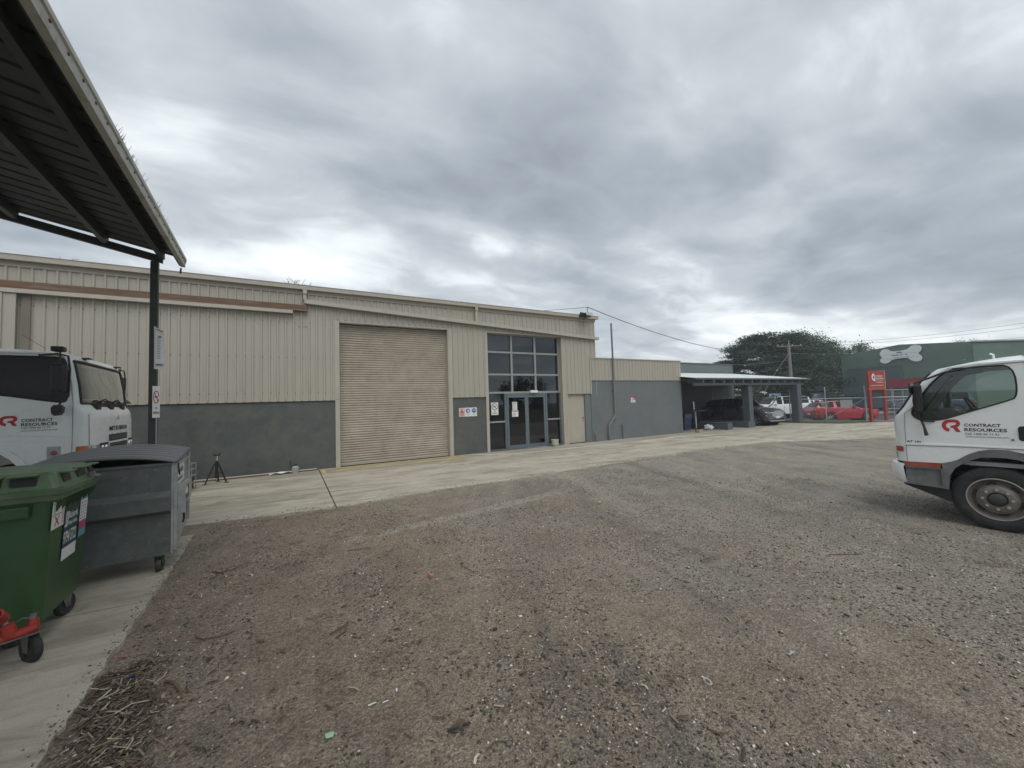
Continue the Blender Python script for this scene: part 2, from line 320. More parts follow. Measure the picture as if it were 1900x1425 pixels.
def smudge(fr, w, h, m, parent, n=8, seed=1):
    # print too small to read in the photograph: a row of letter-like strokes
    r = random.Random(seed); b = B(); x = 0
    while x < w*.97:
        k = min(w-x, w/n*r.uniform(.55, 1.0)); hh = h*r.uniform(.75, 1)
        if r.random() < .85: b.plate([[(x, 0), (x+k*.8, 0), (x+k*.8, hh), (x+k*.3, hh), (x, hh*.7)]], lambda u, v, ww: fr(u, v, .002+ww), .0008)
        x += k
    o = part('print', b, m, parent); o['kind'] = 'stuff'; return o
def shift(fr, du, dv): return lambda u, v, w=0: fr(u+du, v+dv, w)
def ell(cx_, cy_, rx, ry, a0, a1, n): return [(cx_+rx*math.cos(rad(a0+(a1-a0)*i/n)), cy_+ry*math.sin(rad(a0+(a1-a0)*i/n))) for i in range(n+1)]
def logo_c(fr, w, h, m, parent, d=0.002):
    # C
    out_ = ell(.42*w, .5*h, .42*w, .5*h, 78, 262, 18); inn = ell(.46*w, .5*h, .23*w, .25*h, 262, 78, 14)
    b = B(); b.plate([out_+inn], fr, d); 
    # R : bar, bowl and leg
    o2 = [(.50*w, h)]+ell(.72*w, .69*h, .28*w, .31*h, 90, -70, 12)+[(w, 0), (.76*w, 0), (.60*w, .33*h)]+[(.46*w, .33*h), (.50*w, .50*h)]+ell(.70*w, .665*h, .08*w, .11*h, -90, 90, 6)+[(.44*w, .77*h)]
    b.plate([o2], fr, d)
    return part('logo', b, m, parent)
def rrect(x0, x1, z0, z1, r, n=4):
    p = []
    for cx_, cz_, a in ((x1-r, z1-r, 0), (x0+r, z1-r, 90), (x0+r, z0+r, 180), (x1-r, z0+r, 270)):
        p += [(cx_+r*math.cos(rad(a+90*i/n)), cz_+r*math.sin(rad(a+90*i/n))) for i in range(n+1)]
    return p
def smooth_poly(pts, it=2):
    for _ in range(it):
        q = []
        for i in range(len(pts)):
            a = pts[i]; b = pts[(i+1) % len(pts)]
            q += [(a[0]*.75+b[0]*.25, a[1]*.75+b[1]*.25), (a[0]*.25+b[0]*.75, a[1]*.25+b[1]*.75)]
        pts = q
    return pts
def npmesh(name, V, F, m, parent=None, smooth=False):
    me = bpy.data.meshes.new(name); k = F.shape[1]
    me.vertices.add(len(V)); me.vertices.foreach_set('co', V.astype(np.float32).ravel())
    me.loops.add(F.size); me.loops.foreach_set('vertex_index', F.astype(np.int32).ravel())
    me.polygons.add(len(F)); me.polygons.foreach_set('loop_start', np.arange(0, F.size, k, dtype=np.int32)); me.polygons.foreach_set('loop_total', np.full(len(F), k, dtype=np.int32))
    if smooth: me.polygons.foreach_set('use_smooth', np.ones(len(F), dtype=bool))
    me.update(calc_edges=True); me.validate(); me.materials.append(m)
    return link(name, me, parent)
WY = 12.88       # main wall face

# ------------------------------------------------------------------ ground materials
def ground_mat(name, kind):
    m = bpy.data.materials.new(name); m.use_nodes = True; t = m.node_tree; b = t.nodes['Principled BSDF']; b.inputs['Specular IOR Level'].default_value = 0.25
    nw = t.nodes.new; lk = t.links.new
    tcn = nw('ShaderNodeTexCoord'); sp = nw('ShaderNodeSeparateXYZ'); lk(tcn.outputs['Object'], sp.inputs[0])
    def noise(scale, detail=6, rough=.6, loc=(0, 0, 0), rot=0, sc=(1, 1, 1), dist=0):
        mp = nw('ShaderNodeMapping'); mp.inputs['Location'].default_value = loc
        mr = nw('ShaderNodeMapping'); mr.inputs['Rotation'].default_value = (0, 0, rad(rot)); lk(tcn.outputs['Object'], mr.inputs[0])
        mp.inputs['Scale'].default_value = sc; lk(mr.outputs[0], mp.inputs[0])
        n = nw('ShaderNodeTexNoise'); n.inputs['Scale'].default_value = scale; n.inputs['Detail'].default_value = detail; n.inputs['Roughness'].default_value = rough; n.inputs['Distortion'].default_value = dist
        lk(mp.outputs[0], n.inputs['Vector']); return n.outputs['Fac']
    def rng_(v, a, c, lo=0.0, hi=1.0):
        r = nw('ShaderNodeMapRange'); r.inputs[1].default_value = a; r.inputs[2].default_value = c; r.inputs[3].default_value = lo; r.inputs[4].default_value = hi; lk(v, r.inputs[0]); return r.outputs[0]
    def mix(f, a, c, mode='MIX'):
        x = nw('ShaderNodeMix'); x.data_type = 'RGBA'; x.blend_type = mode
        for s_, v in ((0, f), (6, a), (7, c)):
            if isinstance(v, (int, float)): x.inputs[s_].default_value = v
            elif isinstance(v, tuple): x.inputs[s_].default_value = (*v, 1)
            else: lk(v, x.inputs[s_])
        return x.outputs[2]
    M = lambda op, a, c=None, **k: mth(op, a, c, t=t, **k)
    if kind == 'yard':
        # grey crushed stone to the right, brown dirt to the left
        side = rng_(M('ADD', M('ADD', sp.outputs[0], M('MULTIPLY', sp.outputs[1], 0.15)), rng_(noise(.6, 5), .3, .7, -2.6, 2.6)), 1.5, 8.5)
        brown = mix(rng_(noise(1.6, 8, .7), .35, .65), (0.192, 0.154, 0.116), (0.268, 0.220, 0.168))
        grey = mix(rng_(noise(1.1, 8, .7, (5, 2, 0)), .35, .65), (0.195, 0.179, 0.151), (0.292, 0.269, 0.229))
        c = mix(side, brown, grey)
        st = rng_(noise(1.0, 7, .62, (1.7, 3.1, 0), 27, (.95, .16, 1), .9), .46, .66)
        c = mix(M('MULTIPLY', st, rng_(side, 0, 1, .15, .80)), c, (0.345, 0.300, 0.238))
        st2 = rng_(noise(1.3, 7, .65, (8.7, 1.1, 0), 20, (1.0, .14, 1), .5), .54, .70)
        c = mix(M('MULTIPLY', st2, .6), c, (0.115, 0.107, 0.092))
        c = mix(M('MULTIPLY', rng_(noise(1.15, 6, .6, (6.1, 2.7, 0)), .63, .70), .45), c, (0.085, 0.066, 0.048))
        # buried concrete strip showing through
        yy = M('SUBTRACT', sp.outputs[1], M('ADD', M('MULTIPLY', sp.outputs[0], 0.155), 5.62))
        band = M('LESS_THAN', M('ABSOLUTE', M('ADD', yy, rng_(noise(5, 5), .3, .7, -.05, .05))), 0.13)
        xin = M('MULTIPLY', rng_(M('ADD', sp.outputs[0], rng_(noise(2, 6), .3, .7, -.8, .8)), .6, 1.4), rng_(M('ADD', sp.outputs[0], rng_(noise(2, 6, loc=(4, 4, 4)), .3, .7, -1, 1)), 5.2, 4.0))
        c = mix(M('MULTIPLY', M('MULTIPLY', band, xin), rng_(noise(9, 8, .7), .35, .6, .3, .85)), c, (0.34, 0.31, 0.255))
        g1 = noise(95, 5, .75); g2 = noise(38, 4, .7, (3, 3, 0))
        c = mix(1.0, c, rng_(g1, .3, .7, .50, 1.55), 'MULTIPLY'); c = mix(1.0, c, rng_(g2, .32, .68, .74, 1.28), 'MULTIPLY')
        for vsc, lo, hi in ((75, .72, 1.30),):
            vv = nw('ShaderNodeTexVoronoi'); vv.inputs['Scale'].default_value = vsc; lk(tcn.outputs['Object'], vv.inputs['Vector']); vs_ = nw('ShaderNodeSeparateColor'); lk(vv.outputs['Color'], vs_.inputs[0])
            c = mix(1.0, c, rng_(vs_.outputs[0], 0, 1, lo, hi), 'MULTIPLY')
        c = mix(1.0, c, rng_(noise(5, 8, .75, (1, 5, 0)), .3, .7, .86, 1.14), 'MULTIPLY')
        v = nw('ShaderNodeTexVoronoi'); v.inputs['Scale'].default_value = 42; lk(tcn.outputs['Object'], v.inputs['Vector'])
        peb = M('LESS_THAN', v.outputs['Distance'], 0.22); pick = nw('ShaderNodeSeparateColor'); lk(v.outputs['Color'], pick.inputs[0])
        white = M('MULTIPLY', peb, M('GREATER_THAN', pick.outputs[0], 0.955)); c = mix(M('MULTIPLY', white, .6), c, (0.42, 0.40, 0.36))
        v2 = nw('ShaderNodeTexVoronoi'); v2.inputs['Scale'].default_value = 70; lk(tcn.outputs['Object'], v2.inputs['Vector'])
        h = M('ADD', M('ADD', M('MULTIPLY', g2, .8), M('MULTIPLY', g1, .5)), M('MULTIPLY', M('SUBTRACT', 1.0, v2.outputs['Distance'], clamp=True), .55))
        b.inputs['Roughness'].default_value = .92; bs = 0.95; bd = .022
    elif kind == 'concrete':
        c = mix(rng_(noise(.9, 8, .7), .32, .68), (0.35, 0.32, 0.255), (0.50, 0.46, 0.375))
        c = mix(M('MULTIPLY', rng_(noise(1.2, 8, .75, (4, 4, 0), 4, (.35, 1.6, 1), .8), .46, .62), .8), c, (0.235, 0.205, 0.160))
        c = mix(M('MULTIPLY', rng_(noise(3.2, 6, .6, (9, 4, 0)), .60, .70), .6), c, (0.19, 0.175, 0.155))
        c = mix(M('MULTIPLY', rng_(noise(1.7, 7, .6, (2, 14, 0), 8, (.3, 2.2, 1)), .58, .72), .5), c, (0.52, 0.475, 0.39))
        # darker towards the foot of the walls
        c = mix(M('MULTIPLY', rng_(M('ADD', sp.outputs[1], rng_(noise(1.5, 6), .3, .7, -.6, .6)), 11.3, 12.9), .45), c, (0.20, 0.185, 0.16))
        g1 = noise(110, 4, .7); c = mix(1.0, c, rng_(g1, .3, .7, .86, 1.12), 'MULTIPLY')
        v = nw('ShaderNodeTexVoronoi'); v.inputs['Scale'].default_value = 3.1; lk(tcn.outputs['Object'], v.inputs['Vector']); sc_ = nw('ShaderNodeSeparateColor'); lk(v.outputs['Color'], sc_.inputs[0])
        spot = M('MULTIPLY', M('LESS_THAN', M('ADD', v.outputs['Distance'], rng_(noise(14, 4), .3, .7, -.06, .06)), M('MULTIPLY', sc_.outputs[1], .09)), M('GREATER_THAN', sc_.outputs[0], .7)); c = mix(M('MULTIPLY', spot, .7), c, (0.09, 0.082, 0.07))
        h = M('ADD', M('MULTIPLY', g1, .5), noise(22, 5)); b.inputs['Roughness'].default_value = .8; bs = .35; bd = .006
    elif kind == 'asphalt':
        c = mix(rng_(noise(.7, 7, .6), .35, .65), (0.055, 0.055, 0.055), (0.085, 0.083, 0.08)); h = noise(80, 4); c = mix(1.0, c, rng_(h, .3, .7, .8, 1.2), 'MULTIPLY'); b.inputs['Roughness'].default_value = .85; bs = .4; bd = .005
    else:
        c = mix(rng_(noise(.8, 8, .7), .40, .60), (0.065, 0.092, 0.032), (0.12, 0.112, 0.066)); h = noise(30, 6); c = mix(1.0, c, rng_(h, .3, .7, .6, 1.4), 'MULTIPLY'); b.inputs['Roughness'].default_value = .95; bs = .8; bd = .03
    lk(c, b.inputs['Base Color'])
    bp = nw('ShaderNodeBump'); bp.inputs['Strength'].default_value = bs; bp.inputs['Distance'].default_value = bd; lk(h, bp.inputs['Height']); lk(bp.outputs[0], b.inputs['Normal'])
    return m
M_yard = ground_mat('gravel_yard', 'yard'); M_conc = ground_mat('yard_concrete', 'concrete'); M_asph = ground_mat('road_asphalt', 'asphalt'); M_grass = ground_mat('grass_verge', 'grass')

# ------------------------------------------------------------------ ground
def gz(x):
    t = min(1, max(0, (x-29.8)/3.7)); return -0.25*t*t*(3-2*t)
xs = [-400, -120, -40, -12, -6, 0, 6, 12, 18, 24, 29.8, 30.5, 31.2, 32, 32.8, 33.5, 40, 60, 120, 300, 900]; ys = [-400, -100, -30, -10, 0, 10, 20, 40, 100, 300, 900]
b = B(); b.grid([[(x, y, gz(x)-(.12 if x < 29.9 else .03)) for y in ys] for x in xs]); struct('ground', b, M_grass)
# detailed gravel yard, fine near the camera
def vnoise(x, y, s, seed):
    r = np.random.default_rng(seed); T = r.random((64, 64)); X = x/s; Y = y/s
    xi = np.floor(X).astype(int); yi = np.floor(Y).astype(int); fx = X-xi; fy = Y-yi; fx = fx*fx*(3-2*fx); fy = fy*fy*(3-2*fy)
    g = lambda a, c: T[a % 64, c % 64]
    return (g(xi, yi)*(1-fx)+g(xi+1, yi)*fx)*(1-fy)+(g(xi, yi+1)*(1-fx)+g(xi+1, yi+1)*fx)*fy-.5
def yz(x, y):
    x = np.asarray(x, float); y = np.asarray(y, float)
    z = vnoise(x, y, 1.3, 1)*.030+vnoise(x+y*.3, y, .42, 2)*.014+vnoise(x, y, .13, 3)*.007+vnoise(x, y, .05, 4)*.004
    c = .45*x-.9*y*0; p = .9*x-.45*y; z = z+.008*np.sin(p*2.3+vnoise(x, y, 1.9, 6)*3)
    return np.minimum(z-.008, .010)
xs = np.concatenate([np.arange(-1.7, 9, .045), np.arange(9, 32, .11)]); ys = np.concatenate([np.arange(-3.0, 8.75, .05)])
GX, GY = np.meshgrid(xs, ys, indexing='ij'); V = np.stack([GX, GY, yz(GX, GY)], -1).reshape(-1, 3)
nu, nv = GX.shape; ii = (np.arange(nu-1)[:, None]*nv+np.arange(nv-1)[None, :]).ravel(); F = np.stack([ii, ii+nv, ii+nv+1, ii+1], -1)
o = npmesh('gravel_yard', V, F, M_yard, smooth=True); o['kind'] = 'structure'
# concrete paving
pav = bpy.data.objects.new('concrete_paving', None); COL.objects.link(pav); pav['kind'] = 'structure'
def slab(pts, m=M_conc, name='concrete_slab', z=.016, t=.12, bevel=.004, parent=pav, seed=0):
    b = B(); b.plate([pts], lambda u, v, w: (u, v, z-w), t); return part(name, b, m, parent, bevel=0)
def wob(p, q, n, amp, seed):
    r = random.Random(seed); o_ = []
    for i in range(n+1):
        t = i/n; k = 0 if i in (0, n) else r.uniform(-amp, amp); dx, dy = q[0]-p[0], q[1]-p[1]; L = math.hypot(dx, dy)
        o_.append((p[0]+dx*t-dy/L*k, p[1]+dy*t+dx/L*k))
    return o_
slab([(-9, 7.62), (-1.66, 7.62), (-1.59, 8.0)]+wob((-1.5, 7.98), (.60, 7.72), 26, .018, 1)+[(.535, 12.86), (-9, 12.86)])
slab(wob((.625, 7.73), (1.75, 7.86), 14, .02, 2)+wob((1.75, 7.86), (6.9, 8.0), 60, .018, 3)[1:]+wob((6.9, 8.0), (8.38, 8.08), 14, .02, 4)[1:]+[(8.38, 12.86), (.56, 12.86)])
slab(wob((8.395, 8.08), (10.0, 8.15), 16, .03, 5)+wob((10.0, 8.15), (11.8, 8.28), 24, .06, 6)[1:]+wob((11.8, 8.28), (14.96, 8.06), 34, .03, 7)[1:]+[(16.50, 7.46), (16.24, 12.86), (8.395, 12.86)])
slab(wob((16.515, 7.45), (19.55, 5.99), 40, .03, 8)+wob((19.55, 5.99), (24, 3.9), 40, .03, 9)[1:]+[(30, 2.0), (30.2, 8.75), (29.6, 8.95), (27.0, 9.9), (26.45, 11.3), (27.2, 12.86), (16.255, 12.86)])
slab([(17.1, 12.875), (27.6, 12.875), (28.4, 16.98), (17.1, 16.98)])
slab(wob((-1.155, 2.4), (-1.25, 5.02), 40, .012, 10)+[(-9, 5.42), (-9, 2.0), (-1.14, 2.0)])
slab(wob((-1.25, 5.04), (-1.33, 7.33), 40, .012, 11)+[(-1.62, 7.34), (-1.65, 7.60), (-9, 7.60), (-9, 5.44)])
slab([(-1.02, -3), (-1.135, 1.98), (-9, 1.98), (-9, -3)])
# painted lines (4 mm above the concrete)
def pline(pts, w, m, z=.0205, name='painted_line'):
    b = B()
    for p, q in zip(pts[:-1], pts[1:]):
        dx, dy = q[0]-p[0], q[1]-p[1]; L = math.hypot(dx, dy); nx, ny = -dy/L*w/2, dx/L*w/2; n = max(1, int(L/.4))
        for i in range(n):
            a = (p[0]+dx*i/n, p[1]+dy*i/n); c = (p[0]+dx*(i+1)/n, p[1]+dy*(i+1)/n)
            b.add([(a[0]-nx, a[1]-ny, z), (c[0]-nx, c[1]-ny, z), (c[0]+nx, c[1]+ny, z), (a[0]+nx, a[1]+ny, z)], [(0, 1, 2, 3)])
    return part(name, b, m, pav)
pline([(5.36, 12.84), (6.17, 11.8), (9.7, 11.63), (16.3, 11.62)], .07, M_line); pline([(16.3, 11.66), (16.36, 7.6)], .11, M_line)
pline([(.62, 12.70), (1.05, 12.74), (4.6, 12.72)], .09, M_yellow, name='hatch_line'); pline([(.64, 12.66), (.66, 12.0)], .1, M_yellow, name='hatch_line')
pline([(.75, 11.98), (2.1, 11.99), (4.9, 11.98)], .08, M_yellow, name='hatch_line', z=.0245)
for x in (.95, 2.05, 3.2, 4.2): pline([(x, 12.05), (x+.85, 12.66)], .085, M_yellow, name='hatch_line')
pline([(4.55, 12.7), (5.15, 12.1)], .08, M_yellow, name='hatch_line')
# street beyond the fence: kerb, verge, road, far kerb
b = B(); kp = [(26.42, 11.42), (26.98, 10.0), (28.2, 9.4), (29.9, 8.92)]
for p, q in zip(kp[:-1], kp[1:]): b.bar((p[0], p[1], -.01), (q[0], q[1], -.01), .12, .10)
struct('yard_kerb', b, mat('old_kerb', (0.26, 0.245, 0.21), .85, var=.2))
b = B(); b.plate([[(26.6, 11.5), (27.1, 10.1), (28.3, 9.5), (30.0, 9.05), (30.2, 9.5), (28.2, 13.2), (28.6, 17), (27.6, 17), (26.9, 12.9)]], lambda u, v, w: (u, v, .035+w), .03); struct('grass_strip', b, M_grass)
RA = rad(152); rd = Vector((math.sin(RA), math.cos(RA), 0)); rn = Vector((-rd.y, rd.x, 0))    # rn points away across the street
def R2(a, c, z=0.0): p = Vector((32.0, 12.5, 0))+rd*a+rn*c; return (p.x, p.y, z)
if (Vector(R2(0, 1))-Vector(R2(0, 0))).x < 0: rn = -rn
def strip(name, c0, c1, z, m, a0=-60, a1=70, t=.05):
    b = B(); P = [R2(a0, c0), R2(a1, c0), R2(a1, c1), R2(a0, c1)]
    b.add([(p[0], p[1], z) for p in P]+[(p[0], p[1], z-t) for p in P], [(0, 1, 2, 3), (0, 1, 5, 4), (1, 2, 6, 5), (2, 3, 7, 6), (3, 0, 4, 7)]); return struct(name, b, m)
strip('road', 0.9, 12.0, -.235, M_asph); strip('footpath', 13.6, 15.0, -.14, M_conc); strip('far_kerb', 12.0, 12.35, -.09, mat('pale_kerb', (0.42, 0.41, 0.38), .8, var=.1), t=.2)
# crossover from the gate to the road
b = B(); b.plate([[(29.9, 8.7), (30.4, 4.0), (34.6, 6.5), (33.3, 10.4), (30.6, 9.3)]], lambda u, v, w: (u, v, gz(u)+.002-w), .02); struct('driveway', b, M_asph)

# loose stones
M_stone = bpy.data.materials.new('loose_stone'); M_stone.use_nodes = True; t = M_stone.node_tree
gi = t.nodes.new('ShaderNodeNewGeometry'); rp = t.nodes.new('ShaderNodeValToRGB'); t.links.new(gi.outputs['Random Per Island'], rp.inputs[0]); t.links.new(rp.outputs[0], t.nodes['Principled BSDF'].inputs['Base Color'])
t.nodes['Principled BSDF'].inputs['Roughness'].default_value = .85
el = rp.color_ramp.elements; el[0].color = (.032, .030, .029, 1); el[1].position = 1; el[1].color = (.75, .72, .65, 1)
for p_, c_ in ((.40, (.075, .070, .064)), (.68, (.15, .135, .115)), (.90, (.28, .255, .215)), (.95, (.50, .47, .41))): e = el.new(p_); e.color = (*c_, 1)
def stones(name, n, fpos, smin, smax, flat=.6):
    oc = np.array([[1, 0, 0], [-1, 0, 0], [0, 1, 0], [0, -1, 0], [0, 0, 1], [0, 0, -1]], float); fc = np.array([[0, 2, 4], [2, 1, 4], [1, 3, 4], [3, 0, 4], [2, 0, 5], [1, 2, 5], [3, 1, 5], [0, 3, 5]])
    P = fpos(n); n = len(P); s = smin+(smax-smin)*rng.random(n)**3.2
    V = oc[None]*(1+rng.uniform(-.35, .35, (n, 6, 1)))+rng.uniform(-.22, .22, (n, 6, 3)); V[:, :, 2] *= flat
    V[:, :, 0] *= 1+rng.random((n, 1))*.5
    a = rng.random(n)*2*PI; c, s_ = np.cos(a)[:, None], np.sin(a)[:, None]; X = V[:, :, 0]*c-V[:, :, 1]*s_; Y = V[:, :, 0]*s_+V[:, :, 1]*c; V[:, :, 0] = X; V[:, :, 1] = Y
    V = V*s[:, None, None]; V[:, :, 0] += P[:, 0:1]; V[:, :, 1] += P[:, 1:2]; V[:, :, 2] += (P[:, 2]+s*.22)[:, None]
    F = (fc[None]+(np.arange(n)*6)[:, None, None]).reshape(-1, 3)
    o = npmesh(name, V.reshape(-1, 3), F, M_stone); o['kind'] = 'stuff'; return o
def yardpos(n):
    # polar about the viewer, denser close by; patches of more stones to the right
    r = .9+9.5*rng.random(n)**1.15; a = rng.uniform(rad(-28), rad(98), n); x = r*np.sin(a); y = r*np.cos(a)
    k = vnoise(x*.9, y*.5, .55, 11)+vnoise(x, y, .2, 12)*.6+np.clip(x*.07-.12, -.14, .22)
    keep = (rng.random(n) < np.clip(.45+k*1.5, .07, 1)) & (y < 7.65) & (x > -1.10-.03*(y-3)) & (y > -1)
    x = x[keep]; y = y[keep]; return np.stack([x, y, yz(x, y)], -1)
stones('loose_gravel', 190000, yardpos, .0022, .0115)
stones('coarse_gravel', 2600, yardpos, .007, .021)
def spillpos(n):
    t_ = rng.random(n); x = -1.4+t_*18; ye = np.interp(x, [-1.6, .62, 1.75, 6.9, 10, 11.8, 14.96, 19.55], [8.0, 7.72, 7.86, 8.0, 8.15, 8.28, 8.06, 5.99]); y = ye+np.abs(rng.normal(0, .10, n))*(1+rng.random(n)*1.5)-.02
    return np.stack([x, y, np.full(n, .0165)], -1)
def spillpos2(n):
    y = rng.uniform(2.2, 7.3, n); x = np.interp(y, [2, 5, 7.33], [-1.14, -1.25, -1.33])-np.abs(rng.normal(0, .05, n)); return np.stack([x, y, np.full(n, .0165)], -1)
stones('spilled_gravel', 2600, spillpos, .003, .013); stones('spilled_grit', 800, spillpos2, .0018, .008)
# bark and leaf fragments
def chips(name, n, fpos, m, lmin, lmax, wr=.16, lift=.004, tilt=.25):
    P = fpos(n); n = len(P); L = lmin+(lmax-lmin)*rng.random(n)**2.2; a = rng.random(n)*2*PI; w = L*wr*(.6+.8*rng.random(n)); tz = rng.uniform(-tilt, tilt, n)
    dx, dy = np.cos(a), np.sin(a); h = w*.35
    V = np.zeros((n, 6, 3)); bend = rng.uniform(-.2, .2, n)*L
    for k, (u, v, q) in enumerate(((-.5, -.5, 0), (-.5, .5, 0), (0, -.5, 1), (0, .5, 1), (.5, -.5, 0), (.5, .5, 0))):
        V[:, k, 0] = P[:, 0]+dx*u*L-dy*(v*w+q*bend); V[:, k, 1] = P[:, 1]+dy*u*L+dx*(v*w+q*bend); V[:, k, 2] = P[:, 2]+lift+q*h+np.abs(tz)*L*(u+.5)+rng.random(n)*.002
    F = (np.array([[0, 2, 3, 1], [2, 4, 5, 3]])[None]+(np.arange(n)*6)[:, None, None]).reshape(-1, 4)
    o = npmesh(name, V.reshape(-1, 3), F, m); o['kind'] = 'stuff'; return o
def islandmat(name, ramp):
    m = bpy.data.materials.new(name); m.use_nodes = True; t = m.node_tree; gi = t.nodes.new('ShaderNodeNewGeometry'); rp = t.nodes.new('ShaderNodeValToRGB')
    t.links.new(gi.outputs['Random Per Island'], rp.inputs[0]); t.links.new(rp.outputs[0], t.nodes['Principled BSDF'].inputs['Base Color']); t.nodes['Principled BSDF'].inputs['Roughness'].default_value = .8
    el = rp.color_ramp.elements; el[0].color = (*ramp[0][1], 1); el[0].position = ramp[0][0]; el[1].color = (*ramp[-1][1], 1); el[1].position = ramp[-1][0]
    for p_, c_ in ramp[1:-1]: e = el.new(p_); e.color = (*c_, 1)
    return m
M_chip = islandmat('bark_chip', [(0, (.045, .034, .025)), (.4, (.085, .060, .042)), (.75, (.16, .115, .078)), (.94, (.32, .26, .18)), (1, (.55, .50, .41))])
def leftpos(n):
    x = rng.uniform(-1.1, 3.2, n); y = rng.uniform(1.2, 7.4, n); keep = rng.random(n) < np.clip(.9-(x+1.1)*.22+vnoise(x, y, .5, 31), .04, 1); keep &= x > -1.10-.03*(y-3); x = x[keep]; y = y[keep]; return np.stack([x, y, yz(x, y)], -1)
chips('bark_fragments', 5200, leftpos, M_chip, .008, .075)
def pilepos(n):
    t_ = rng.random(n)**.8; x = -.96+rng.normal(0, .10, n)+.10*np.sin(t_*5); y = 2.35+t_*1.5; x = np.where(x < -1.15+.02*(3-y), -1.15+rng.random(n)*.2, x)
    return np.stack([x, y, yz(x, y)+rng.random(n)*.022*np.clip(1-abs(x+.98)/.25, 0, 1)], -1)
chips('leaf_litter_pile', 1500, pilepos, M_chip, .015, .17, wr=.06, tilt=.2)
chips('leaf_mulch', 1500, pilepos, M_chip, .01, .04, wr=.45, tilt=.4)
def weedpos(n): x = rng.uniform(-1.02, -.7, n); y = rng.uniform(2.4, 2.95, n); return np.stack([x, y, yz(x, y)], -1)
chips('ground_weeds', 380, weedpos, mat('weed_green', (.05, .075, .025), .8, var=.3), .008, .022, wr=.5, tilt=.6)
# slab edge chips / moss along the joint with the apron
def edgepos(n):
    x = rng.uniform(-1.4, .8, n); y = 7.85-.13*(x+1.4)+rng.normal(0, .05, n)-.1; return np.stack([x, y, yz(x, y)], -1)
chips('edge_litter', 500, edgepos, M_chip, .01, .05)

# ------------------------------------------------------------------ warehouse
wh = thing('warehouse', 'long tan ribbed steel warehouse with painted grey block base and roller door', 'warehouse', (0, 0, 0))
_sh = {}
def sheet(x0, x1, z0, z1, parent, y=WY, m=None, name='cladding_sheet', pitch=.2, nr=4, depth=.027, right=False):
    """ribbed steel sheets side by side from x0 to x1"""
    m = m or M_tan; W_ = pitch*nr; x = x0
    while x < x1-.03:
        w = min(W_, x1-x); key = (round(w, 3), round(z1-z0, 3), m.name, depth)
        if key not in _sh:
            b = B(); pts = [(0, .0)]; k = 0
            while True:
                c = pitch*(k+.5); k += 1
                if c+.035 > w: break
                pts += [(c-.036, 0), (c-.018, depth), (c+.018, depth), (c+.036, 0)]
                if c+pitch*.5 < w: pts += [(c+pitch*.33, 0), (c+pitch*.5, .004), (c+pitch*.67 if c+pitch*.67 < w else w-.001, 0)]
            pts = [p for p in pts if p[0] < w]+[(w-.002, 0)]
            vs = []
            for (u, d) in pts: vs += [(u, -d, 0), (u, -d, z1-z0)]
            b.add(vs, [(2*i, 2*i+2, 2*i+3, 2*i+1) for i in range(len(pts)-1)]); _sh[key] = b.mesh('cladding_sheet', m)
        link(name, _sh[key], parent, (x, y-random.uniform(0, .003), z0)); x += w
sheet(-9.38, 1.02, 2.06, 5.30, wh); sheet(1.02, 4.76, 4.53, 5.30, wh); sheet(4.76, 6.10, 2.06, 5.30, wh); sheet(6.10, 9.80, 4.52, 5.30, wh); sheet(9.80, 11.13, 2.09, 5.30, wh); sheet(11.13, 11.47, 3.68, 5.30, wh, name='cladding_sheet')
# screws
b = B()
for (x0, x1, zs) in ((-9.3, 1.0, (2.29, 3.32, 4.36)), (4.8, 6.05, (2.28, 3.34))):
    x = x0
    while x < x1:
        for z in zs: b.lathe([(.0001, -.016), (.013, -.014), (.017, 0)], 6, (x+.045, WY-.003, z), 'y')
        x += .2
part('screws', b, M_post, wh, kind='stuff')
# masonry base
for (x0, x1) in ((-9.4, 1.02), (4.80, 6.10)):
    b = B(); b.box(x0, x1, WY+.03, WY+.23, -.2, 2.06); part('base_wall', b, M_brick, wh)
b = B(); b.box(10.80, 11.12, WY+.03, WY+.23, -.2, 2.09); part('base_wall', b, M_brick2, wh)
b = B(); b.box(-9.4, 1.02, WY-.012, WY+.028, 2.045, 2.075); b.box(4.8, 6.1, WY-.012, WY+.028, 2.045, 2.075); part('base_flashing', b, M_tan3, wh)
b = B(); b.box(-9.4, 1.02, WY+.035, WY+.20, 2.08, 5.3); b.box(4.8, 6.1, WY+.035, WY+.20, 2.08, 5.3); b.box(1.02, 4.8, WY+.32, WY+.5, 4.45, 5.3); b.box(6.1, 9.8, WY+.3, WY+.5, 4.52, 5.3); b.box(9.8, 11.46, WY+.04, WY+.2, 2.1, 5.3); part('frame_wall', b, M_dark, wh)
# side wall, roof, gutter
b = B(); b.box(11.46, 11.48, WY, 30, 2.0, 5.36); b.box(-9.4, -9.38, WY, 30, -.1, 5.36); b.box(-9.4, 11.48, 29.9, 30, -.1, 5.6); part('outer_wall', b, M_tan, wh)
b = B(); b.grid([[(x, WY-.02, 5.46), (x, 21.5, 5.86), (x, 30.1, 5.46)] for x in (-9.5, 0, 11.55)]); part('roof', b, M_tan, wh)
b = B(); b.plate([[(0, 0), (-.15, 0), (-.155, .115), (-.17, .125), (-.155, .135), (-.14, .125), (-.14, .012), (0, .012)]], frame((-9.45, WY, 5.345), (0, 1, 0), (0, 0, 1)), 21.05)
part('gutter', b, M_tan2, wh)
b = B(); b.box(-9.4, 11.50, WY-.035, WY-.003, 5.225, 5.345); part('fascia', b, M_tan3, wh)
for x in (-6.6, -3.6, -.6, 2.4, 5.4, 8.4): 
    b = B(); b.box(x, x+.02, WY-.158, WY-.150, 5.35, 5.475); part('gutter_joint', b, M_tan3, wh)
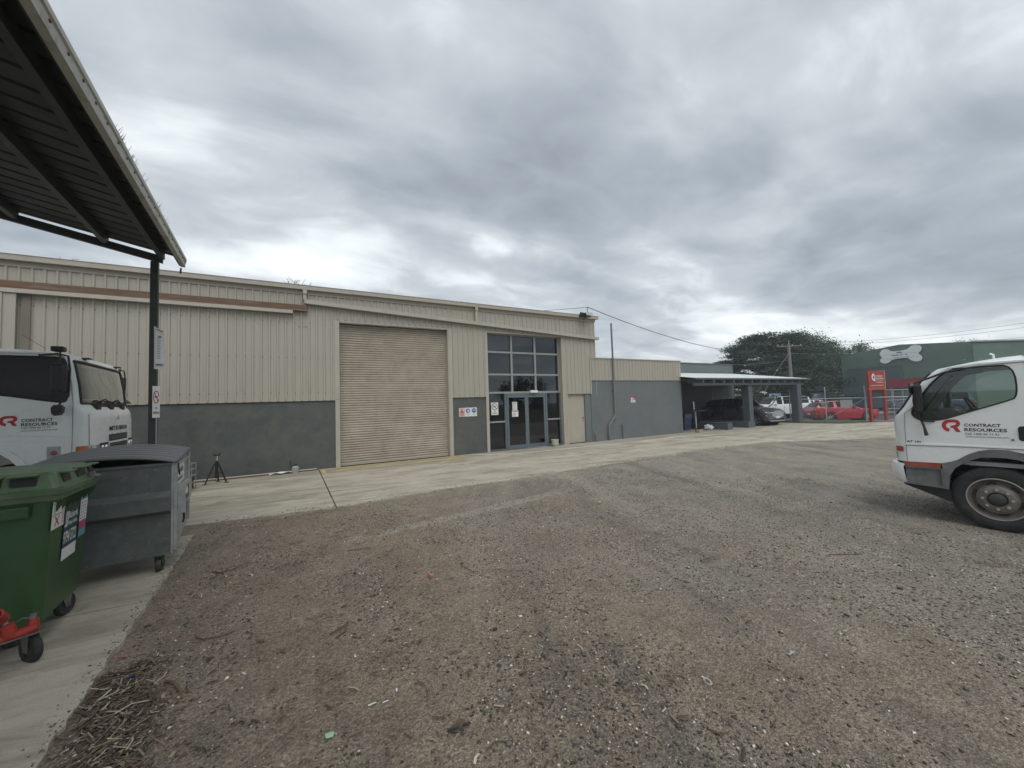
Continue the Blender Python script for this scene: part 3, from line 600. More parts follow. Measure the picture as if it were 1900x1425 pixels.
# sloping overflow channel with its droppers
def zc(x): return 5.045-(x-.2)*(5.045-4.55)/(11.55-.2)
xs_ = [.2, 2.15, 4.2, 5.95, 7.95, 9.9, 11.58]
for i, (x0, x1) in enumerate(zip(xs_[:-1], xs_[1:])):
    b = B(); dz = .004*(i % 2); b.add([(x0, WY-.16-dz, zc(x0)-.115), (x1+.0, WY-.16-dz, zc(x1)-.115), (x1, WY-.036, zc(x1)-.115), (x0, WY-.036, zc(x0)-.115), (x0, WY-.16-dz, zc(x0)), (x1, WY-.16-dz, zc(x1)), (x1, WY-.036, zc(x1)), (x0, WY-.036, zc(x0))],
          [(0, 3, 2, 1), (4, 5, 6, 7), (0, 1, 5, 4), (1, 2, 6, 5), (2, 3, 7, 6), (3, 0, 4, 7)]); part('overflow_channel', b, M_tan2, wh)
for x in (.17, 5.71):
    b = B(); b.box(x, x+.085, WY-.125, WY-.040, zc(x)+.004, 5.22); part('downpipe', b, M_tan2, wh)
    b = B(); b.box(x-.01, x+.095, WY-.148, WY-.037, 5.222, 5.343); part('gutter_outlet', b, M_tan2, wh)
b = B(); b.bar((.28, WY-.008, 4.26), (.28, WY-.008, 4.85), .015, .02); b.bar((.02, WY-.008, 4.27), (.30, WY-.008, 4.27), .02, .015); part('patch_flashing', b, M_tan2, wh)
# sliding door and its track
b = B(); b.box(-9.4, .27, WY-.15, WY-.036, 4.70, 4.875); part('door_track', b, M_rust, wh)
b = B(); b.box(-9.4, -.10, WY-.165, WY-.036, 4.605, 4.698); part('track_flange', b, M_tan2, wh)
b = B(); b.box(-9.4, -5.47, WY-.125, WY-.085, 2.0, 4.60); sd_ = part('sliding_door', b, M_tan, wh)
x = -9.3
while x < -5.6:
    b = B(); b.box(x, x+.035, WY-.15, WY-.126, 2.02, 4.59); part('door_rib', b, M_tan, sd_); x += .2
b = B(); b.box(-5.40, -5.27, WY-.06, WY-.033, 2.1, 4.60); part('door_jamb', b, mat('jamb_brown', (.17, .145, .12), .6, var=.2), wh)
# roller door
rd_x0, rd_x1, rz1 = 1.145, 4.66, 4.45
b = B(); P = []; n = 58; z = .02
for i in range(n*4+1):
    zz_ = .03+(i//4+(0, .13, .26, .66)[i % 4])*(rz1-.03)/n; yy = WY+.20+{0: .020, 1: .020, 2: -.006, 3: -.012}[i % 4]; P.append([(x, yy+.006*math.sin(x*3+zz_*2)*(.3+zz_*.2), zz_) for x in (1.16, 2.0, 2.9, 3.8, 4.66)])
b.grid(P); rdo = part('roller_door', b, M_roll, wh)
b = B(); b.box(1.16, 4.66, WY+.17, WY+.23, .017, .085); part('bottom_rail', b, M_tan3, rdo)
b = B(); b.box(1.02, 1.145, WY-.012, WY+.26, 2.07, 4.46); b.box(1.02, 1.145, WY-.006, WY+.26, .0, 2.066); part('door_trim', b, M_tan2, wh)
b = B(); b.box(4.66, 4.70, WY+.001, WY+.28, 0, 4.46); b.box(4.70, 4.80, WY-.012, WY+.26, 2.07, 4.53); b.box(4.70, 4.80, WY-.006, WY+.26, .0, 2.066); part('door_trim', b, M_tan2, wh)
b = B(); b.box(1.02, 4.80, WY-.010, WY+.25, 4.462, 4.527); part('door_head', b, M_tan2, wh)
# sagging torn flap above the curtain
b = B(); P = []
for i in range(25): x = 1.2+3.4*i/24; P.append([(x, WY+.01, 4.46), (x, WY+.012, 4.445-.012*math.sin(i*.52)**2-.004*math.sin(i*2.1))])
b.grid(P); part('door_flap', b, M_tan3, rdo)

# glazed entry
YG = WY+.24
ge = bpy.data.objects.new('glazed_entry', None); COL.objects.link(ge); ge.parent = wh
b = B(); b.box(6.10, 6.21, WY-.012, WY+.30, .0, 4.52); part('entry_jamb', b, M_tan2, wh)
b = B(); b.box(9.62, 9.80, WY+.002, WY+.30, .0, 4.50); part('entry_jamb', b, M_tan3, wh)
b = B(); b.box(9.80, 9.86, WY-.010, WY+.16, .0, 2.08); part('door_post', b, M_tan2, wh)
b = B(); b.box(6.21, 9.80, WY-.008, WY+.28, 4.46, 4.52); part('entry_head', b, M_tan2, wh)
vx = [6.21, 7.33, 8.42, 9.61]; hz = [2.20, 2.90, 3.76, 4.455]
for x0_, x1_ in ((7.29, 7.37), (8.38, 8.46), (6.21, 6.27), (9.55, 9.62)): b = B(); b.box(x0_, x1_, YG-.06, YG+.04, 2.24, 4.42); part('mullion', b, M_alu, ge)
for z in hz[1:3]: b = B(); b.box(6.22, 9.61, YG-.066, YG+.045, z-.035, z+.035); part('transom', b, M_alu, ge)
for z0_, z1_ in ((4.421, 4.459), (2.165, 2.238)): b = B(); b.box(6.22, 9.61, YG-.07, YG+.05, z0_, z1_); part('transom', b, M_alu, ge)
for i in range(3):
    for k, (z0, z1) in enumerate(((2.24, 2.865), (2.935, 3.725), (3.795, 4.42))):
        b = B(); b.box(vx[i]+.03, vx[i+1]-.03, YG-.004, YG+.004, z0, z1); part('pane', b, G_build, ge, rot=(0, 0, 0))
# lower level: side lights and double doors
b = B()
for x in (6.23, 6.965, 8.86, 9.565): b.box(x, x+.07, YG-.075, YG+.05, 0.0, 2.163)
b.box(7.04, 8.86, YG-.07, YG+.05, 2.105, 2.163); b.box(6.30, 6.965, YG-.07, YG+.05, .0, .05); b.box(8.93, 9.565, YG-.07, YG+.05, .0, .06)
part('door_surround', b, M_frame, ge)
for x0_, x1_, z0_ in ((6.30, 6.965, 1.06), (8.93, 9.565, 1.05)): b = B(); b.box(x0_, x1_, YG-.065, YG+.045, z0_, z0_+.06); part('transom', b, M_alu, ge)
for (x0, x1, zs) in ((6.30, 6.965, (.05, 1.06, 1.12, 2.163)), (8.93, 9.565, (.06, 1.05, 1.11, 2.163))):
    for z0, z1 in ((zs[0], zs[1]), (zs[2], zs[3])): b = B(); b.box(x0, x1, YG-.004, YG+.004, z0, z1); part('pane', b, G_build, ge)
for x0, x1, dy in ((7.045, 7.945, -.028), (7.955, 8.855, 0.0)):
    d = bpy.data.objects.new('entry_door', None); COL.objects.link(d); d.parent = wh
    b = B(); y0, y1 = YG-.06+dy, YG-.01+dy; b.box(x0, x0+.085, y0, y1, .025, 2.10); b.box(x1-.085, x1, y0, y1, .025, 2.10); b.box(x0+.085, x1-.085, y0, y1, .025, .16); b.box(x0+.085, x1-.085, y0, y1, 2.0, 2.10); part('door_frame', b, M_frame, d)
    b = B(); b.box(x0+.085, x1-.085, YG-.038+dy, YG-.030+dy, .16, 2.0); part('pane', b, G_build, d)
    if dy < 0:
        b = B(); b.tube([(x1-.045, y0-.05, 1.22), (x1-.045, y0-.05, 1.42)], .012); b.bar((x1-.045, y0, 1.24), (x1-.045, y0-.05, 1.24), .015, .015); b.bar((x1-.045, y0, 1.40), (x1-.045, y0-.05, 1.40), .015, .015); part('handle', b, M_chrome, d)
    b = B(); b.box(x0, x1, y0-.02, y1+.02, .0, .022); part('threshold', b, M_galv2 if dy == 0 else M_frame, d)
b = B(); b.box(8.10, 8.44, YG-.17, YG-.075, 2.17, 2.27); part('door_sensor', b, M_sign, wh, bevel=.015)
# dim entry room behind the glass
b = B(); b.box(6.0, 6.05, YG+.1, 18, 0, 4.5); b.box(9.8, 9.85, YG+.3, 18, 0, 4.5); b.box(6, 9.85, 17.9, 18, 0, 4.5); b.box(6, 9.85, YG+.3, 18, 4.46, 4.5); part('room_wall', b, M_cabin, wh)
b = B(); b.box(6.05, 9.8, YG+.06, 17.9, -.1, .01); part('room_floor', b, M_darkfl, wh)
b = B(); b.box(6.05, 9.8, YG+2.6, YG+2.65, 2.3, 4.45); b.box(6.5, 8.0, YG+3.2, YG+3.9, 0, 1.0); b.box(8.3, 9.5, YG+2.2, YG+2.25, .8, 1.9); part('room_fittings', b, M_cabin, wh)
# steel side door
b = B(); b.box(9.86, 10.80, WY+.10, WY+.145, .03, 2.085); sdr = part('side_door', b, M_tan3, wh)
b = B(); b.lathe([(.0001, -.05), (.028, -.05), (.03, -.02), (.02, 0)], 12, (10.70, WY+.10, 1.08), 'y'); b.lathe([(.0001, -.02), (.022, -.02), (.022, 0)], 12, (10.70, WY+.10, .94), 'y'); part('handle', b, M_steel, sdr, smooth=True)
# floodlight and cable mast
fl = thing('floodlight', 'twin-headed grey floodlight clamped to the gutter end above the side door', 'floodlight', (10.85, WY-.30, 5.40))
for dx, mm in ((0, 0), (.26, 1)):
    b = B(); b.plate([[(-.12, -.09), (.12, -.05), (.10, .10), (-.08, .12)]], frame((dx-.13, .02, .02), (0, -1, -.35), (0, -.35, 1)), .22); part('lamp_head', b, M_steel if mm else M_black, fl, bevel=.012)
b = B(); b.box(-.19, .19, -.157, -.151, -.06, .09); part('lamp_glass', b, M_chrome, fl, rot=(rad(-20), 0, 0))
b = B(); b.bar((0, 0, -.03), (0, .3, -.1), .04, .03); part('bracket', b, M_steel, fl)
mast = thing('cable_mast', 'thin steel stay mast with cable above the warehouse corner', 'mast', (11.25, WY+.15, 5.4))
b = B(); b.tube([(0, 0, 0), (0, 0, .55)], .018); b.tube([(.2, .1, .36), (.04, 0, .02)], .009); part('mast_pole', b, M_steel, mast)
def cable(pts, sag, r, n=24):
    out_ = []
    for p, q in zip(pts[:-1], pts[1:]):
        for i in range(n+1):
            t = i/n; out_.append((p[0]+(q[0]-p[0])*t, p[1]+(q[1]-p[1])*t, p[2]+(q[2]-p[2])*t-4*sag*t*(1-t)))
    return out_
# twigs and debris lying in the gutter
b = B(); r = random.Random(5)
for gx, cnt, hh in ((.05, 16, .26), (-4.75, 2, .16), (-3.1, 1, .18), (5.3, 2, .12)):
    for k in range(cnt):
        x = gx+r.uniform(-.28, .28); a = r.uniform(-1, 1); h = r.uniform(.3, 1)*hh; p = (x, WY-.08, 5.46); q = (x+a*h*.6, WY-.08+r.uniform(-.05, .05), 5.46+h*.6); w = (q[0]+r.uniform(-.12, .12), q[1], q[2]+h*.5*r.uniform(.1, 1)); b.tube([p, q, w], [.006, .005, .003], 5)
part('gutter_twigs', b, M_twig, wh, kind='stuff')

# ------------------------------------------------------------------ low annex
an = thing('annex', 'low bluish grey rendered annex wall with a band of narrow tan cladding', 'building', (0, 0, 0))
b = B(); b.box(11.12, 17.09, WY+.005, WY+.22, -.2, 2.69); b.box(16.87, 17.09, WY+.22, 17.2, -.2, 2.69); part('base_wall', b, M_brick2, an)
sheet(11.15, 17.10, 2.69, 3.63, an, pitch=.19, y=WY-.004)
b = B(); b.box(11.14, 17.12, WY-.045, WY+.06, 3.63, 3.672); b.box(11.10, 11.15, WY-.04, WY-.001, 2.06, 3.66); b.box(11.14, 17.12, WY-.03, WY+.0, 2.665, 2.688); part('capping', b, M_tan2, an)
b = B(); b.box(11.48, 17.10, WY+.06, 17.2, 3.5, 3.56); part('roof', b, M_tan3, an)
b = B(); b.box(17.092, 17.112, WY-.004, 17.2, 2.69, 3.66); part('side_cladding', b, M_tan, an)
b = B(); b.tube([(12.39, WY-.09, 5.24), (12.42, WY-.09, 1.16), (12.36, WY-.09, 1.05), (12.02, WY-.09, .66), (12.0, WY-.09, .06)], .042, 10); part('vent_pipe', b, mat('grey_pipe', (.15, .16, .165), .5, var=.1), an, smooth=True)
for z in (.9, 2.2, 3.3): b = B(); b.box(12.36, 12.47, WY-.05, WY-.036 if z > 2.6 else WY+.006, z, z+.03); part('pipe_clip', b, M_steel, an)
b = B(); b.tube([(12.87, WY-.05, .02), (12.87, WY-.05, .62), (12.80, WY-.05, .66)], .024, 8); b.tube([(11.26, WY-.05, .02), (11.26, WY-.05, .26)], .022, 8); b.tube([(11.24, WY+.01, .40), (11.24, WY-.09, .40), (11.17, WY-.10, .34)], .02, 8); b.tube([(11.14, WY-.08, .40), (11.33, WY-.08, .44)], .012, 6); b.tube([(12.0, WY-.09, .12), (12.12, WY-.12, .10)], .04, 8)
part('small_pipes', b, M_steel, an)
# rear grey block
rb = thing('rear_block', 'flat topped plain grey block rising behind the carport roof', 'building', (0, 0, 0))
b = B(); b.box(17.2, 28.6, 17.02, 24, -.2, 4.12); part('wall', b, M_brick2, rb)
b = B(); b.box(17.15, 28.65, 16.97, 24.05, 4.12, 4.17); part('parapet_cap', b, M_brick2, rb)
# ------------------------------------------------------------------ carport
cp = thing('carport', 'open fronted charcoal carport with pale sheet roof and square masonry posts', 'carport', (0, 0, 0))
for i in range(14):
    x0 = 16.95+i*.812
    b = B(); P = []
    for j in range(9): x = x0+j*.1+.001; P.append([(x, 11.98, 2.735+.012*(j % 2)), (x, 16.96, 3.435+.012*(j % 2))])
    b.grid(P); part('roof_sheet', b, M_rooflt, cp)
b = B(); b.box(16.93, 28.33, 11.93, 11.975, 2.655, 2.735); part('gutter', b, M_char, cp)
b = B(); b.box(17.12, 28.30, 11.98, 16.95, 2.66, 2.70); part('ceiling', b, M_char, cp, rot=(0, 0, 0))
b = B(); b.box(17.11, 27.9, 12.14, 12.26, 2.36, 2.50); part('front_beam', b, M_char, cp)
for i in range(13): x = 17.6+i*.86; b = B(); b.box(x, x+.06, 11.99, 12.9, 2.505, 2.655); part('rafter', b, mat('rafter_grey', (.16, .175, .19), .6) if 'rafter_grey' not in MATS else MATS['rafter_grey'], cp)
b = B(); b.box(21.88, 22.26, 12.22, 12.60, .36, 2.36); part('post', b, M_char, cp, bevel=.01)
b = B(); b.box(26.75, 27.22, 12.02, 12.42, .0, 2.36); part('post', b, M_char, cp, bevel=.01)
b = B(); b.tube([(27.42, 12.2, 0), (27.42, 12.2, 2.62)], .045, 8); part('downpipe', b, M_char, cp)
b = B(); b.box(21.62, 22.28, 12.18, 15.9, .0, .36); part('plinth', b, M_char, cp, bevel=.01)
lw = thing('garden_wall', 'low charcoal retaining wall at the front left of the carport', 'low wall', (19.75, 12.2, 0))
b = B(); b.box(0, .42, 0, 2.6, 0, .36); part('wall', b, M_char, lw, bevel=.01)
b = B(); b.box(-.01, .43, -.01, 2.61, .36, .39); part('coping', b, M_char, lw)
tb = thing('outdoor_table', 'small dark table on a white pedestal leg under the carport', 'table', (19.55, 13.9, .016))
b = B(); b.box(-.75, .45, -.35, .35, .98, 1.02); part('tabletop', b, M_char, tb, bevel=.01)
b = B(); b.tube([(0, 0, 0), (0, 0, .98)], .035, 10); part('leg', b, M_white, tb, smooth=True)
b = B(); b.lathe([(.25, 0), (.25, .02), (.05, .05)], 16); part('foot', b, M_black, tb, smooth=True)
bn = thing('dark_wheelie_bin', 'dark blue bin standing in shade beside the annex corner', 'bin', (18.5, 13.9, .016))
b = B(); b.add([(-.25, -.25, 0), (.25, -.25, 0), (.25, .25, 0), (-.25, .25, 0), (-.3, -.32, .85), (.3, -.32, .85), (.3, .32, .85), (-.3, .32, .85)], [(0, 3, 2, 1), (4, 5, 6, 7), (0, 1, 5, 4), (1, 2, 6, 5), (2, 3, 7, 6), (3, 0, 4, 7)]); part('body', b, M_bluecar, bn, bevel=.03)
b = B(); b.box(-.33, .33, -.36, .36, .855, .91); part('lid', b, M_black, bn, bevel=.02)
bg = thing('white_bag', 'crumpled white rubbish bag on the ground beside the table leg', 'bag', (19.3, 13.0, .016))
b = B(); P = []
for i in range(9):
    ph = PI*i/8; row = []
    for j in range(15): th = 2*PI*j/14; k = 1+.22*math.sin(3*th+i)+.12*math.cos(5*th-i*2); row.append((.26*math.sin(ph)*math.cos(th)*k, .2*math.sin(ph)*math.sin(th)*k, .13+.14*math.cos(ph)*k))
    P.append(row)
b.grid(P); part('bag', b, mat('white_plastic_bag', (.55, .56, .57), .4, var=.3, vs=12), bg, smooth=True)
bk = thing('marker_stake', 'short dark stake with a pale tip leaning at the annex corner', 'stake', (17.55, 12.5, .016))
b = B(); b.tube([(0, 0, 0), (-.06, 0, 1.15)], .03, 8); part('stake', b, M_post, bk); b = B(); b.tube([(-.06, 0, 1.15), (-.085, 0, 1.55)], .032, 8); part('tip', b, M_galv2, bk)
b = B(); b.box(0, .3, 0, .2, 0, .14); tag(part('brick_pile', b, mat('sandy_brick', (.36, .27, .2), .8, var=.2), None, bevel=.01, loc=(17.4, 12.2, .016)), 'sandy coloured brick lying at the foot of the annex corner', 'brick')

# ------------------------------------------------------------------ trucks
def truck_wheel(parent, x, y, r, w, rr, side, dual=False):
    """side=+1: outer face towards +y"""
    wl = bpy.data.objects.new('wheel', None); COL.objects.link(wl); wl.parent = parent; wl.location = (x, y, r)
    s = side
    prof = [(rr, -w/2*s), (rr+.03, -w/2*s), (r-.05, -w*.5*s), (r-.012, -w*.42*s), (r, -w*.33*s), (r, -w*.12*s), (r-.012, -w*.11*s), (r-.012, -w*.08*s), (r, -w*.07*s), (r, w*.07*s), (r-.012, w*.08*s), (r-.012, w*.11*s), (r, w*.12*s), (r, w*.33*s), (r-.012, w*.42*s), (r-.05, w*.5*s), (rr+.05, w*.52*s), (rr+.02, w*.5*s), (rr-.005, w*.44*s)]
    b = B(); b.lathe(prof, 48, axis='y'); part('tyre', b, M_rubber, wl, smooth=True, ang=50)
    b = B(); b.lathe([(rr-.003, w*.42*s), (rr, w*.50*s), (rr-.009, w*.51*s), (rr-.014, w*.46*s)], 48, axis='y'); b.lathe([(rr*.66, w*.36*s), (rr*.645, w*.42*s), (rr*.625, w*.40*s)], 48, axis='y'); part('rim_edge', b, M_rimb, wl, smooth=True, ang=60)
    b = B(); b.lathe([(rr-.013, w*.47*s), (rr-.035, w*.30*s), (rr-.055, w*.16*s), (rr*.72, w*.20*s), (rr*.65, w*.36*s), (rr*.60, w*.46*s), (rr*.56, w*.50*s), (rr*.34, w*.50*s), (rr*.30, w*.40*s), (.001, w*.40*s)], 48, axis='y'); part('rim', b, M_rim, wl, smooth=True, ang=60)
    b = B(); 
    for k in range(6):
        a = 2*PI*k/6+.3; c = Vector((math.cos(a), 0, math.sin(a))); tt = Vector((-math.sin(a), 0, math.cos(a))); cc = c*rr*.72
        pts = [cc+tt*(math.cos(q)*.045)+c*(math.sin(q)*.020)+Vector((0, w*.205*s, 0)) for q in [2*PI*i/14 for i in range(14)]]; b.add([tuple(p) for p in pts]+[tuple(p+Vector((0, .012*s, 0))-c*.0) for p in pts], [tuple(range(14, 28))]+[(i, (i+1) % 14, 14+(i+1) % 14, 14+i) for i in range(14)])
    part('hand_hole', b, M_black, wl)
    b = B()
    for k in range(8): a = 2*PI*k/8; b.lathe([(.0001, w*.60*s), (.015, w*.60*s), (.018, w*.505*s)], 6, (rr*.46*math.cos(a), 0, rr*.46*math.sin(a)), 'y')
    part('wheel_nuts', b, M_rimb, wl)
    b = B(); b.lathe([(rr*.30, w*.41*s), (rr*.27, w*.56*s), (rr*.20, w*.62*s), (.001, w*.63*s)], 24, axis='y'); part('hub', b, M_post, wl, smooth=True)
    return wl
def strake(b, pts, y, w=.008):
    for p, q in zip(pts[:-1], pts[1:]): b.bar((p[0], y, p[1]), (q[0], y, q[1]), .004, w, up=(0, 1, 0))
def cab(T, hw, xr, zg, zt, dome, rows, side_front, low, window, wst, ws, roofspan, cabmat=M_white, glass_m=G_cab, side_m=None, zfloor=.9, zbelt=1.4):
    """rows: (z, x at side seam, x at centre) bottom to top; ws=(row index from, to); low: lower outline of side from front to rear"""
    def X(t, xs_, xf): return xs_+(xf-xs_)*max(0.0, 1-abs(t)**6)**.5
    ts = [-math.cos(PI*i/36) for i in range(37)]; ts = [math.copysign(abs(t)**.7, t) for t in ts]
    ts = sorted(ts)
    # interpolate rows smoothly
    R_ = []
    for (a, c) in zip(rows[:-1], rows[1:]):
        n = max(1, int((c[0]-a[0])/.05))
        for i in range(n): R_.append(tuple(a[k]+(c[k]-a[k])*i/n for k in range(3)))
    R_.append(rows[-1])
    body = bpy.data.objects.new('cab', None); COL.objects.link(body); body.parent = T
    b = B(); g = B(); seal = B()
    z0, z1 = ws
    iz0 = min(range(len(R_)), key=lambda i: abs(R_[i][0]-z0)); iz1 = min(range(len(R_)), key=lambda i: abs(R_[i][0]-z1))
    it0 = min(range(len(ts)), key=lambda i: abs(ts[i]+wst)); it1 = len(ts)-1-it0
    pt = lambda i, j, o=0: (X(ts[j], R_[i][1], R_[i][2])+o, -ts[j]*hw, R_[i][0])
    b.grid([[pt(i, j) for j in range(len(ts))] for i in range(0, iz0+1)])
    b.grid([[pt(i, j) for j in range(0, it0+1)] for i in range(iz0, iz1+1)]); b.grid([[pt(i, j) for j in range(it1, len(ts))] for i in range(iz0, iz1+1)])
    b.grid([[pt(i, j) for j in range(len(ts))] for i in range(iz1, len(R_))])
    # roof
    xt, zt_ = R_[-1][1:], R_[-1][0]; P = []
    for i in range(15):
        s_ = i/14; u = s_**1.6; row = []
        for t in ts:
            xfr = X(t, *xt); x = xfr+(xr-xfr)*u; zz_ = zt_+(zg+dome*(1-abs(t)**4)-zt_)*(1-(1-min(1, (xfr-x)/roofspan))**2.2); row.append((x, -t*hw, zz_))
        P.append(row)
    b.grid(P); part('cab_shell', b, cabmat, body, smooth=True, ang=40)
    g.grid([[pt(i, j, -.012) for j in range(it0, it1+1)] for i in range(iz0, iz1+1)]); part('windscreen', g, glass_m, body, smooth=True)
    lp = [pt(iz0, j, .002) for j in range(it0, it1+1)]+[pt(i, it1, .002) for i in range(iz0, iz1+1)]+[pt(iz1, j, .002) for j in range(it1, it0-1, -1)]+[pt(i, it0, .002) for i in range(iz1, iz0-1, -1)]
    seal.tube(lp+[lp[1]], .019, 6); part('windscreen_seal', seal, M_black, body, smooth=True)
    # sides
    top = [(p[0], p[2]) for p in [r[0] for r in P]]      # side edge of roof
    outline = [(R_[i][1], R_[i][0]) for i in range(len(R_))]+top+low[::-1]
    cl = []
    for p in outline:
        if not cl or math.hypot(p[0]-cl[-1][0], p[1]-cl[-1][1]) > .004: cl.append(p)
    win = smooth_poly(window, 2)
    for sg in (1, -1):
        b = B(); fr = frame((0, sg*hw, 0), (1, 0, 0), (0, 0, 1)); f2 = lambda u, v, w, sg=sg: (u, sg*(hw-w), v)
        b.plate([cl, win], f2, .035); part('side_panel', b, cabmat, body)
        b = B(); b.plate([win], lambda u, v, w, sg=sg: (u, sg*(hw-.018-w), v), .006); part('side_window', b, side_m or glass_m, body)
        b = B(); loop = [(u, sg*(hw+.001), v) for u, v in win]; b.tube(loop+[loop[0], loop[1]], .0085, 6); part('window_seal', b, M_black, body, smooth=True)
    # back wall with a rear window, floor, seats, dash, wheel
    b = B(); b.plate([[(-hw+.036, low[-1][1]), (hw-.036, low[-1][1]), (hw-.036, zg), (-hw+.036, zg)], rrect(-hw*.55, hw*.55, zbelt+.12, zg-.18, .06)], lambda u, v, w: (xr+w, u, v), .04); part('back_wall', b, cabmat, body)
    b = B(); b.plate([rrect(-hw*.55, hw*.55, zbelt+.12, zg-.18, .06)], lambda u, v, w: (xr+.015+w, u, v), .006); part('rear_window', b, G_cabd, body)
    b = B(); b.box(xr+.05, rows[0][1]-.03, -hw+.04, hw-.04, zfloor-.05, zfloor); part('floor', b, M_cabin, body)
    b = B(); b.box(xr+.05, rows[-1][1]-.25, -hw+.06, hw-.06, zg-.05, zg-.03); part('headlining', b, M_cabin, body)
    xd = rows[0][1]
    b = B(); b.plate([[(xd-.42, zbelt-.42), (xd-.02, zbelt-.42), (xd-.0, zbelt-.06), (xd-.22, zbelt-.01), (xd-.38, zbelt-.12)]], lambda u, v, w: (u, -hw+.05+w, v), 2*hw-.1); part('dashboard', b, M_seat, body, bevel=.02)
    for sy in (-.52, .52):
        b = B(); b.box(xd-1.28, xd-.72, sy*hw-.24, sy*hw+.24, zfloor+.02, zbelt-.42); b.bar((xd-1.22, sy*hw, zbelt-.45), (xd-1.36, sy*hw, zbelt+.22), .46, .12, up=(0, 1, 0)) if False else None
        b.add([(xd-1.30, sy*hw-.24, zbelt-.46), (xd-1.16, sy*hw-.24, zbelt-.46), (xd-1.16, sy*hw+.24, zbelt-.46), (xd-1.30, sy*hw+.24, zbelt-.46), (xd-1.42, sy*hw-.21, zbelt+.26), (xd-1.32, sy*hw-.21, zbelt+.26), (xd-1.32, sy*hw+.21, zbelt+.26), (xd-1.42, sy*hw+.21, zbelt+.26)], [(0, 3, 2, 1), (4, 5, 6, 7), (0, 1, 5, 4), (1, 2, 6, 5), (2, 3, 7, 6), (3, 0, 4, 7)])
        b.box(xd-1.42, xd-1.33, sy*hw-.12, sy*hw+.12, zbelt+.29, zbelt+.46); part('seat', b, M_seat, body, bevel=.03)
    b = B(); ring = [(xd-.52+.09*math.sin(a), -hw*.5+.21*math.cos(a), zbelt-.02+.19*math.sin(a)) for a in [2*PI*i/24 for i in range(26)]]; b.tube(ring, .014, 6); b.bar((xd-.30, -hw*.5, zbelt-.2), (xd-.52, -hw*.5, zbelt-.03), .05, .05); b.bar((xd-.52, -hw*.5-.2, zbelt-.02), (xd-.52, -hw*.5+.2, zbelt-.02), .03, .03); part('steering_wheel', b, M_black, body, smooth=True)
    return body, X
def chassis(T, x0, x1, r, hw, ztop, wb):
    b = B(); b.box(x0, x1, -.42, -.34, r*1.1, r*1.1+.2); b.box(x0, x1, .34, .42, r*1.1, r*1.1+.2)
    for x in np.linspace(x0+.3, x1-.3, 5): b.box(x, x+.06, -.34, .34, r*1.2, r*1.2+.12)
    part('chassis_rails', b, M_black, T)
    b = B(); b.tube([(0, -hw+.15, r), (0, hw-.15, r)], .06, 8); b.tube([(-wb, -hw+.15, r), (-wb, hw-.15, r)], .08, 8); part('axle', b, M_black, T)

# ---- right truck: light cab-over, nose towards the warehouse
T2 = thing('light_truck', 'small white light truck with grey wheel arch parked on the gravel at right', 'truck', (7.665, 1.32, 0), 0)
T2.rotation_euler = (0, 0, rad(90+5)); hw = .93
T2.location = (7.665+hw*math.cos(rad(5)), 1.32+hw*math.sin(rad(5)), -.012)
rows = [(.80, .78, .93), (1.05, .78, .94), (1.28, .79, .94), (1.42, .785, .93), (1.48, .765, .89), (1.57, .70, .83), (1.72, .62, .75), (1.93, .50, .62), (2.03, .41, .53), (2.09, .33, .45)]
low = [(.78, .80), (.44, .81), (.36, .84), (.30, .87), (.20, .955), (.12, 1.0), (.02, 1.028), (-.12, 1.03), (-.24, 1.0), (-.34, .95), (-.42, .87), (-.50, .78), (-1.02, .78)]
win2 = [(-.22, 2.085), (-.235, 1.69), (-.15, 1.64), (.20, 1.49), (.34, 1.425), (.44, 1.39), (.62, 1.38), (.70, 1.46), (.68, 1.56), (.55, 1.80), (.41, 1.98), (.32, 2.055), (.20, 2.075), (-.01, 2.085)]
body, Xf = cab(T2, hw, -1.02, 2.14, 2.09, .085, rows, .78, low, win2, .90, (1.47, 2.03), .9, zfloor=.86, zbelt=1.52)
yo = hw+.0015
b = B(); strake(b, [(.765, 1.49), (.775, 1.28), (.775, 1.05), (.775, .81)], yo); strake(b, [(-.30, 2.11), (-.34, 1.95), (-.34, 1.10)], yo); strake(b, [(-.30, 2.11), (.05, 2.095), (.30, 2.065), (.40, 2.00), (.49, 1.90), (.61, 1.69), (.70, 1.54), (.765, 1.49)], yo, .007); strake(b, [(.78, 1.030), (.22, 1.045), (-1.0, 1.045)], yo, .012)
part('panel_gap', b, M_inkg, body)
b = B(); b.plate([[(-1.02, 2.128), (.05, 2.112), (.30, 2.082), (.32, 2.10), (.06, 2.132), (-1.02, 2.148)]], lambda u, v, w: (u, hw+.014-w, v), .014); part('rain_gutter', b, M_white, body)
b = B(); b.plate([[(.78, 1.06), (-1.0, 1.075), (-1.0, 1.05), (.22, 1.05), (.78, 1.036)]], lambda u, v, w: (u, hw+.010-w, v), .01); part('side_moulding', b, M_white, body)
